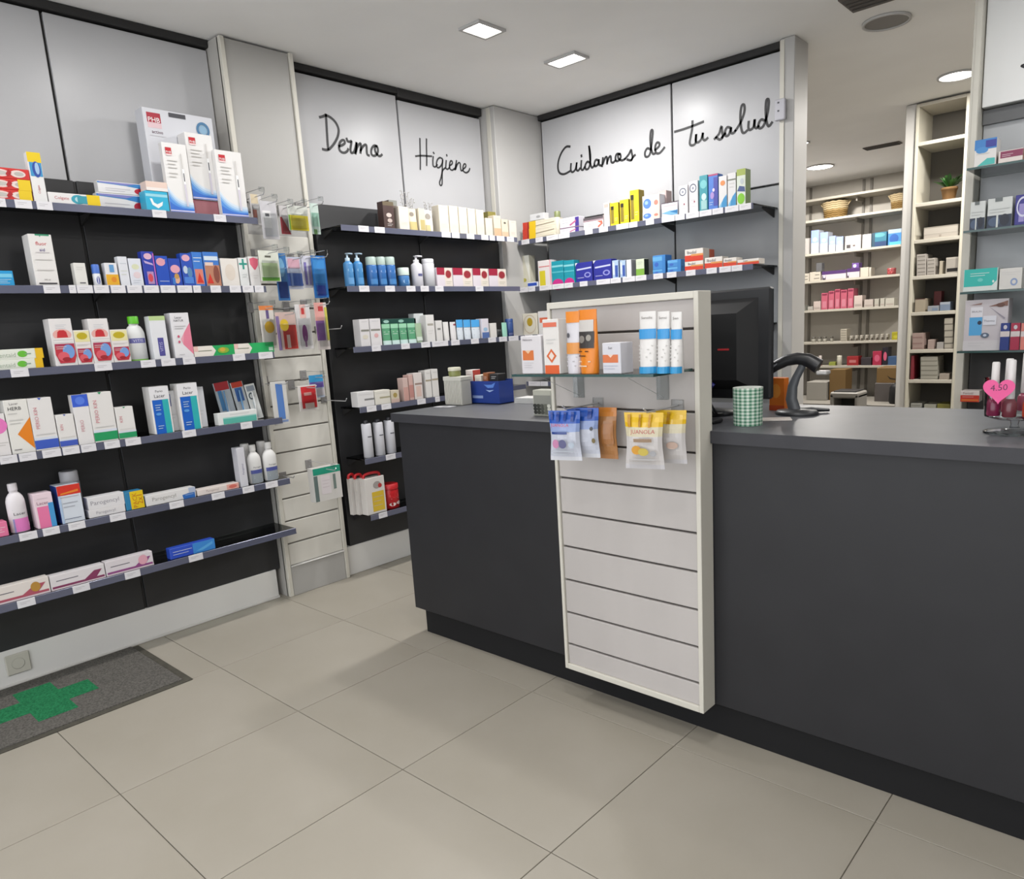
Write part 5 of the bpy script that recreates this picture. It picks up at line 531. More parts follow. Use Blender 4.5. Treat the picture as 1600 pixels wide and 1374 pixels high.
["box","carton","carton","flat white carton, topmost in a low pile on back room's fifth shelf","low pile of flat cartons",-2.9162,8.472,1.0703,0,0.0673,0.12,0.0263,"b8b0a0",[["r",0.1,0.3,0.9,0.6,"8a8478"]],{}],
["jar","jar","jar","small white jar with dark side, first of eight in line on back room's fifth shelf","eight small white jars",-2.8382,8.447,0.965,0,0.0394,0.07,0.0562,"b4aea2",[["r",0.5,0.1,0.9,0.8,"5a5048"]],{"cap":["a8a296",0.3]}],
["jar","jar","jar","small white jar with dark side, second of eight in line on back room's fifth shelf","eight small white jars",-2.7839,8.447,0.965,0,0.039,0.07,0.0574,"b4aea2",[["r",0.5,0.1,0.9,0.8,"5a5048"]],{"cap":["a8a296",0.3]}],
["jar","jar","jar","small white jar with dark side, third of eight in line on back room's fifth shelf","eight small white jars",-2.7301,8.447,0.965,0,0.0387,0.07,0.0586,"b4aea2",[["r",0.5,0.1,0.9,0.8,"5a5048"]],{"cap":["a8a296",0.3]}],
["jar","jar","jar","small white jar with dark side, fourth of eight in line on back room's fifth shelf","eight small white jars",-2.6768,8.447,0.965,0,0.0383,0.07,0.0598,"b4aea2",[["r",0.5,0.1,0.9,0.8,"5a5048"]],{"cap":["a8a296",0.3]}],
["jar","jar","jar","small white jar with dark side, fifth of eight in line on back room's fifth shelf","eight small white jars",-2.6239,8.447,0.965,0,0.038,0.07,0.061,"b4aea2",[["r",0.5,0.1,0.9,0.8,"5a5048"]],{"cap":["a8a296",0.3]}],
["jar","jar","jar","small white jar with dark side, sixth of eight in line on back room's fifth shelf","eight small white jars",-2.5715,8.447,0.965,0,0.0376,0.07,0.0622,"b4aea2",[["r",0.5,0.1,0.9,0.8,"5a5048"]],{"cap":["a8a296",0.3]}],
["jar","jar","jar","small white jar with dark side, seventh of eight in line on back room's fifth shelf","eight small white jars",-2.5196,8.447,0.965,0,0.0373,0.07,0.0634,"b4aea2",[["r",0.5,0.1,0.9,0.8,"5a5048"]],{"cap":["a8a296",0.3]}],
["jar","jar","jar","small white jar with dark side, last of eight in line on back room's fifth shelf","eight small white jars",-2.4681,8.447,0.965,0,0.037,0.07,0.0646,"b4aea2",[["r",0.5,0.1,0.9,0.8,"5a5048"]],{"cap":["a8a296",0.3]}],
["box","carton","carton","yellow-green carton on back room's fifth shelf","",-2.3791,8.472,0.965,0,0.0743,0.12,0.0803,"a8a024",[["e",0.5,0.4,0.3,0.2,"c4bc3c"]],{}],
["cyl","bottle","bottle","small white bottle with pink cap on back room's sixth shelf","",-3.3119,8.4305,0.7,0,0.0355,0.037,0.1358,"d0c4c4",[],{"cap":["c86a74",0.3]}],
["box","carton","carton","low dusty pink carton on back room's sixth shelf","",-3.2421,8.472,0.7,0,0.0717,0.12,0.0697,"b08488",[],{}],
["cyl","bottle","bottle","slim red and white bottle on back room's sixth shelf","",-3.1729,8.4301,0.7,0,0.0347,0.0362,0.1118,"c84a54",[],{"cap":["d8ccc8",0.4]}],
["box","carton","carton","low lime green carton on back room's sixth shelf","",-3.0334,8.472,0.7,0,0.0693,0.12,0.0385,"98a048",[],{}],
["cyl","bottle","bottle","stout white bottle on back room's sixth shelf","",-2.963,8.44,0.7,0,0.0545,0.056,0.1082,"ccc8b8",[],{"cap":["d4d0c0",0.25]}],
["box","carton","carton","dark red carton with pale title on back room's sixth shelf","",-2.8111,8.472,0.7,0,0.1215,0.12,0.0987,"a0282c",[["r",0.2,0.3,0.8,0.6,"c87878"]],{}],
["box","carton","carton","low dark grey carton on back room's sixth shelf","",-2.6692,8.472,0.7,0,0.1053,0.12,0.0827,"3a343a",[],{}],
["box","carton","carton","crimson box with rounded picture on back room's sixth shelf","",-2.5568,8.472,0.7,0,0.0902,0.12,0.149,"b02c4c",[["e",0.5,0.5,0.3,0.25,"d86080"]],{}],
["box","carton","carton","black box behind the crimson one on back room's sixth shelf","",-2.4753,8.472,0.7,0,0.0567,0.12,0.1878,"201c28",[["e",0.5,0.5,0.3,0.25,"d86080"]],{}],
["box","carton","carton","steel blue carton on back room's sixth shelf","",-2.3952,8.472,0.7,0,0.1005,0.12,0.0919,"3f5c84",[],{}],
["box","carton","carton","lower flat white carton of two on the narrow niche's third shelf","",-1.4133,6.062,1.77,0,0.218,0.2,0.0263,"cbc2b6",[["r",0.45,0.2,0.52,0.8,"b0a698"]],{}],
["box","carton","carton","upper flat white carton of two on the narrow niche's third shelf","",-1.4145,6.062,1.7965,0,0.2178,0.2,0.0518,"d0c8bc",[["r",0,0.85,1,1,"a8a094"]],{}],
["box","carton","carton","flat grey-white carton, lowest of the higher pile on the narrow niche's fourth shelf","two piles of flat cartons",-1.5275,6.052,1.518,0,0.0619,0.18,0.0135,"bfb8b0",[["r",0.1,0.3,0.9,0.55,"8c867e"]],{}],
["box","carton","carton","flat grey-white carton, second of the higher pile on the narrow niche's fourth shelf","two piles of flat cartons",-1.528,6.052,1.5315,0,0.0619,0.18,0.0273,"bfb8b0",[["r",0.1,0.3,0.9,0.55,"8c867e"]],{}],
["box","carton","carton","flat grey-white carton, third of the higher pile on the narrow niche's fourth shelf","two piles of flat cartons",-1.5291,6.052,1.5589,0,0.0618,0.18,0.0272,"bfb8b0",[["r",0.1,0.3,0.9,0.55,"8c867e"]],{}],
["box","carton","carton","flat grey-white carton, fourth of the higher pile on the narrow niche's fourth shelf","two piles of flat cartons",-1.5303,6.052,1.5862,0,0.0618,0.18,0.0272,"bfb8b0",[["r",0.1,0.3,0.9,0.55,"8c867e"]],{}],
["box","carton","carton","flat grey-white carton, fifth of the higher pile on the narrow niche's fourth shelf","two piles of flat cartons",-1.5314,6.052,1.6135,0,0.0617,0.18,0.0271,"bfb8b0",[["r",0.1,0.3,0.9,0.55,"8c867e"]],{}],
["box","carton","carton","flat grey-white carton, sixth of the higher pile on the narrow niche's fourth shelf","two piles of flat cartons",-1.5325,6.052,1.6407,0,0.0617,0.18,0.0271,"bfb8b0",[["r",0.1,0.3,0.9,0.55,"8c867e"]],{}],
["box","carton","carton","flat grey-white carton, lowest of the lower pile on the narrow niche's fourth shelf","two piles of flat cartons",-1.4645,6.052,1.518,0,0.0526,0.18,0.0133,"bfb8b0",[["r",0.1,0.3,0.9,0.55,"8c867e"]],{}],
["box","carton","carton","flat grey-white carton, second of the lower pile on the narrow niche's fourth shelf","two piles of flat cartons",-1.4651,6.052,1.5313,0,0.0526,0.18,0.0257,"bfb8b0",[["r",0.1,0.3,0.9,0.55,"8c867e"]],{}],
["box","carton","carton","flat grey-white carton, third of the lower pile on the narrow niche's fourth shelf","two piles of flat cartons",-1.4662,6.052,1.5572,0,0.0525,0.18,0.0257,"bfb8b0",[["r",0.1,0.3,0.9,0.55,"8c867e"]],{}],
["box","carton","carton","flat grey-white carton, fourth of the lower pile on the narrow niche's fourth shelf","two piles of flat cartons",-1.4673,6.052,1.583,0,0.0525,0.18,0.0256,"bfb8b0",[["r",0.1,0.3,0.9,0.55,"8c867e"]],{}],
["box","carton","carton","flat grey-white carton, fifth of the lower pile on the narrow niche's fourth shelf","two piles of flat cartons",-1.4684,6.052,1.6087,0,0.0525,0.18,0.0256,"bfb8b0",[["r",0.1,0.3,0.9,0.55,"8c867e"]],{}],
["box","carton","carton","slim upright cream carton on the narrow niche's fourth shelf","",-1.4025,6.022,1.518,0,0.019,0.12,0.09,"c4baa6",[],{}],
["box","carton","carton","white drawer carton with black slot on the narrow niche's fourth shelf","",-1.3316,6.062,1.518,0,0.079,0.2,0.1091,"bdb6ac",[["r",0.1,0.1,0.95,0.32,"1c1814"],["r",0.0,0.9,1,1,"d4ccc0"]],{}],
["box","carton","carton","beige carton against the column on the narrow niche's fifth shelf","",-1.5276,6.052,1.262,0,0.0669,0.18,0.0934,"b4a894",[["r",0,0.95,1,1,"5c2c30"]],{}],
["box","carton","carton","dark red carton behind blue ones on the narrow niche's fifth shelf","",-1.4442,6.13,1.262,0,0.0494,0.08,0.1413,"7a2a2c",[],{}],
["box","carton","carton","low grey-blue carton on the narrow niche's fifth shelf","",-1.4389,6.022,1.262,0,0.0738,0.12,0.0381,"a0a4ac",[["r",0.4,0.1,0.9,0.6,"8090a8"]],{}],
["box","carton","carton","blue-grey carton with pale lid on the narrow niche's fifth shelf","",-1.3643,6.022,1.262,0,0.0642,0.12,0.0603,"8494ac",[["r",0,0.72,1,1,"b4bcc8"]],{}],
["box","carton","carton","pinkish flat carton, lowest of three on the narrow niche's sixth shelf","three pinkish flat cartons",-1.5295,6.052,0.992,0,0.0763,0.18,0.0303,"b49c94",[["r",0.0,0.2,0.9,0.4,"9c7c78"]],{}],
["box","carton","carton","pinkish flat carton, middle of three on the narrow niche's sixth shelf","three pinkish flat cartons",-1.5307,6.052,1.0223,0,0.0762,0.18,0.0436,"b49c94",[["r",0.0,0.2,0.9,0.4,"9c7c78"]],{}],
["box","carton","carton","pinkish flat carton, topmost of three on the narrow niche's sixth shelf","three pinkish flat cartons",-1.5325,6.052,1.066,0,0.0761,0.18,0.0435,"b49c94",[["r",0.0,0.2,0.9,0.4,"9c7c78"]],{}],
["box","carton","carton","small pinkish white carton on the narrow niche's sixth shelf","",-1.4438,6.022,0.992,0,0.0408,0.12,0.0676,"b8a49c",[],{}],
["box","carton","carton","small grey-white carton on the narrow niche's sixth shelf","",-1.3829,6.022,0.992,0,0.0444,0.12,0.0475,"b4b0ac",[],{}],
["box","carton","carton","small white carton, lowest of a stack of five on the narrow niche's sixth shelf","five stacked white cartons",-1.3271,6.032,0.992,0,0.0561,0.14,0.0345,"bdb6a8",[["r",0,0.0,1,0.18,"7c766c"]],{}],
["box","carton","carton","small white carton, second of a stack of five on the narrow niche's sixth shelf","five stacked white cartons",-1.3287,6.032,1.0266,0,0.056,0.14,0.0452,"bdb6a8",[["r",0,0.0,1,0.18,"7c766c"]],{}],
["box","carton","carton","small white carton, third of a stack of five on the narrow niche's sixth shelf","five stacked white cartons",-1.3308,6.032,1.0719,0,0.0559,0.14,0.0451,"bdb6a8",[["r",0,0.0,1,0.18,"7c766c"]],{}],
["box","carton","carton","small white carton, fourth of a stack of five on the narrow niche's sixth shelf","five stacked white cartons",-1.3329,6.032,1.117,0,0.0559,0.14,0.0449,"bdb6a8",[["r",0,0.0,1,0.18,"7c766c"]],{}],
["box","carton","carton","small white carton, topmost of a stack of five on the narrow niche's sixth shelf","five stacked white cartons",-1.335,6.032,1.1621,0,0.0558,0.14,0.0448,"bdb6a8",[["r",0,0.0,1,0.18,"7c766c"]],{}],
["box","carton","carton","slim red carton on the narrow niche's seventh shelf","",-1.562,6.037,0.772,0,0.0205,0.15,0.1745,"8c2c38",[],{}],
["box","carton","carton","wide pale carton, lowest of a stack of five on the narrow niche's seventh shelf","five wide pale cartons",-1.4454,6.052,0.772,0,0.1139,0.18,0.028,"b3b0a4",[["r",0,0.0,1,0.2,"8c887c"]],{}],
["box","carton","carton","wide pale carton, second of a stack of five on the narrow niche's seventh shelf","five wide pale cartons",-1.4466,6.052,0.8,0,0.1138,0.18,0.0345,"b3b0a4",[["r",0,0.0,1,0.2,"8c887c"]],{}],
["box","carton","carton","wide pale carton, third of a stack of five on the narrow niche's seventh shelf","five wide pale cartons",-1.448,6.052,0.8345,0,0.1137,0.18,0.0344,"b3b0a4",[["r",0,0.0,1,0.2,"8c887c"]],{}],
["box","carton","carton","wide pale carton, fourth of a stack of five on the narrow niche's seventh shelf","five wide pale cartons",-1.4495,6.052,0.869,0,0.1135,0.18,0.0344,"b3b0a4",[["r",0,0.0,1,0.2,"8c887c"]],{}],
["box","carton","carton","wide pale carton, topmost of a stack of five on the narrow niche's seventh shelf","five wide pale cartons",-1.451,6.052,0.9034,0,0.1134,0.18,0.0343,"b3b0a4",[["r",0,0.0,1,0.2,"8c887c"]],{}],
["box","carton","carton","low pinkish grey carton on the narrow niche's seventh shelf","",-1.3459,6.032,0.772,0,0.0652,0.14,0.0424,"b0a498",[],{}]
]
PRICE_TAGS = {"L1":[[0.825,0.854],[0.882,0.936],[0.951,1.003],[1.365,1.422],[1.625,1.68]],"L2":[[0.924,0.979],[1.01,1.034],[1.037,1.093],[1.098,1.152],[1.159,1.214],[1.221,1.278],[1.286,1.345],[1.353,1.413],[1.422,1.484],[1.49,1.523],[1.566,1.613],[1.654,1.706],[1.715,1.768],[1.774,1.818]],"L3":[[0.769,0.826],[1.052,1.116],[1.227,1.286],[1.31,1.368],[1.401,1.454],[1.626,1.684],[1.751,1.822]],"L4":[[0.683,0.738],[0.744,0.8],[0.82,0.883],[0.889,0.948],[0.954,1.008],[1.039,1.097],[1.119,1.179],[1.352,1.411],[1.619,1.675]],"L5":[[0.695,0.754],[0.773,0.83],[0.861,0.921],[1.013,1.073],[1.252,1.313],[1.439,1.499],[1.586,1.643],[1.702,1.765]],"L6":[[0.647,0.706],[0.836,0.897],[1.031,1.092],[1.298,1.361]],"D1":[[2.384,2.448],[2.485,2.551],[2.952,3.021],[3.031,3.091],[3.148,3.21],[3.269,3.329],[3.34,3.385],[3.402,3.47],[3.493,3.557]],"D2":[[2.351,2.415],[2.519,2.583],[2.663,2.726],[2.763,2.823],[2.871,2.934],[3.191,3.256]],"D3":[[2.394,2.453],[2.591,2.65],[2.733,2.799],[2.813,2.936],[2.961,3.028],[3.122,3.187],[3.27,3.337],[3.366,3.436],[3.454,3.544]],"D4":[[2.323,2.385],[2.419,2.484],[2.669,2.73],[2.803,2.837]],"D5":[[2.416,2.482]],"D6":[[2.331,2.388]],"B1":[[-3.388,-3.32],[-3.264,-3.203],[-3.171,-3.073],[-3.07,-2.982],[-2.861,-2.802],[-2.754,-2.688],[-2.627,-2.539],[-2.536,-2.478],[-2.421,-2.366],[-2.315,-2.231],[-2.228,-2.168],[-2.16,-2.08],[-2.077,-2.004],[-2.001,-1.937],[-1.926,-1.849],[-1.846,-1.779]],"B2":[[-3.43,-3.352],[-3.349,-3.292],[-3.253,-3.146],[-3.143,-3.045],[-3.042,-2.974],[-2.918,-2.858],[-2.788,-2.685],[-2.682,-2.607],[-2.594,-2.505],[-2.502,-2.427],[-2.379,-2.315],[-2.289,-2.227],[-2.166,-2.106],[-2.039,-1.977],[-1.962,-1.894],[-1.891,-1.829]],"B3":[[-3.409,-3.339],[-3.293,-3.225]],"B4":[[-3.398,-3.291],[-3.288,-3.225]]}
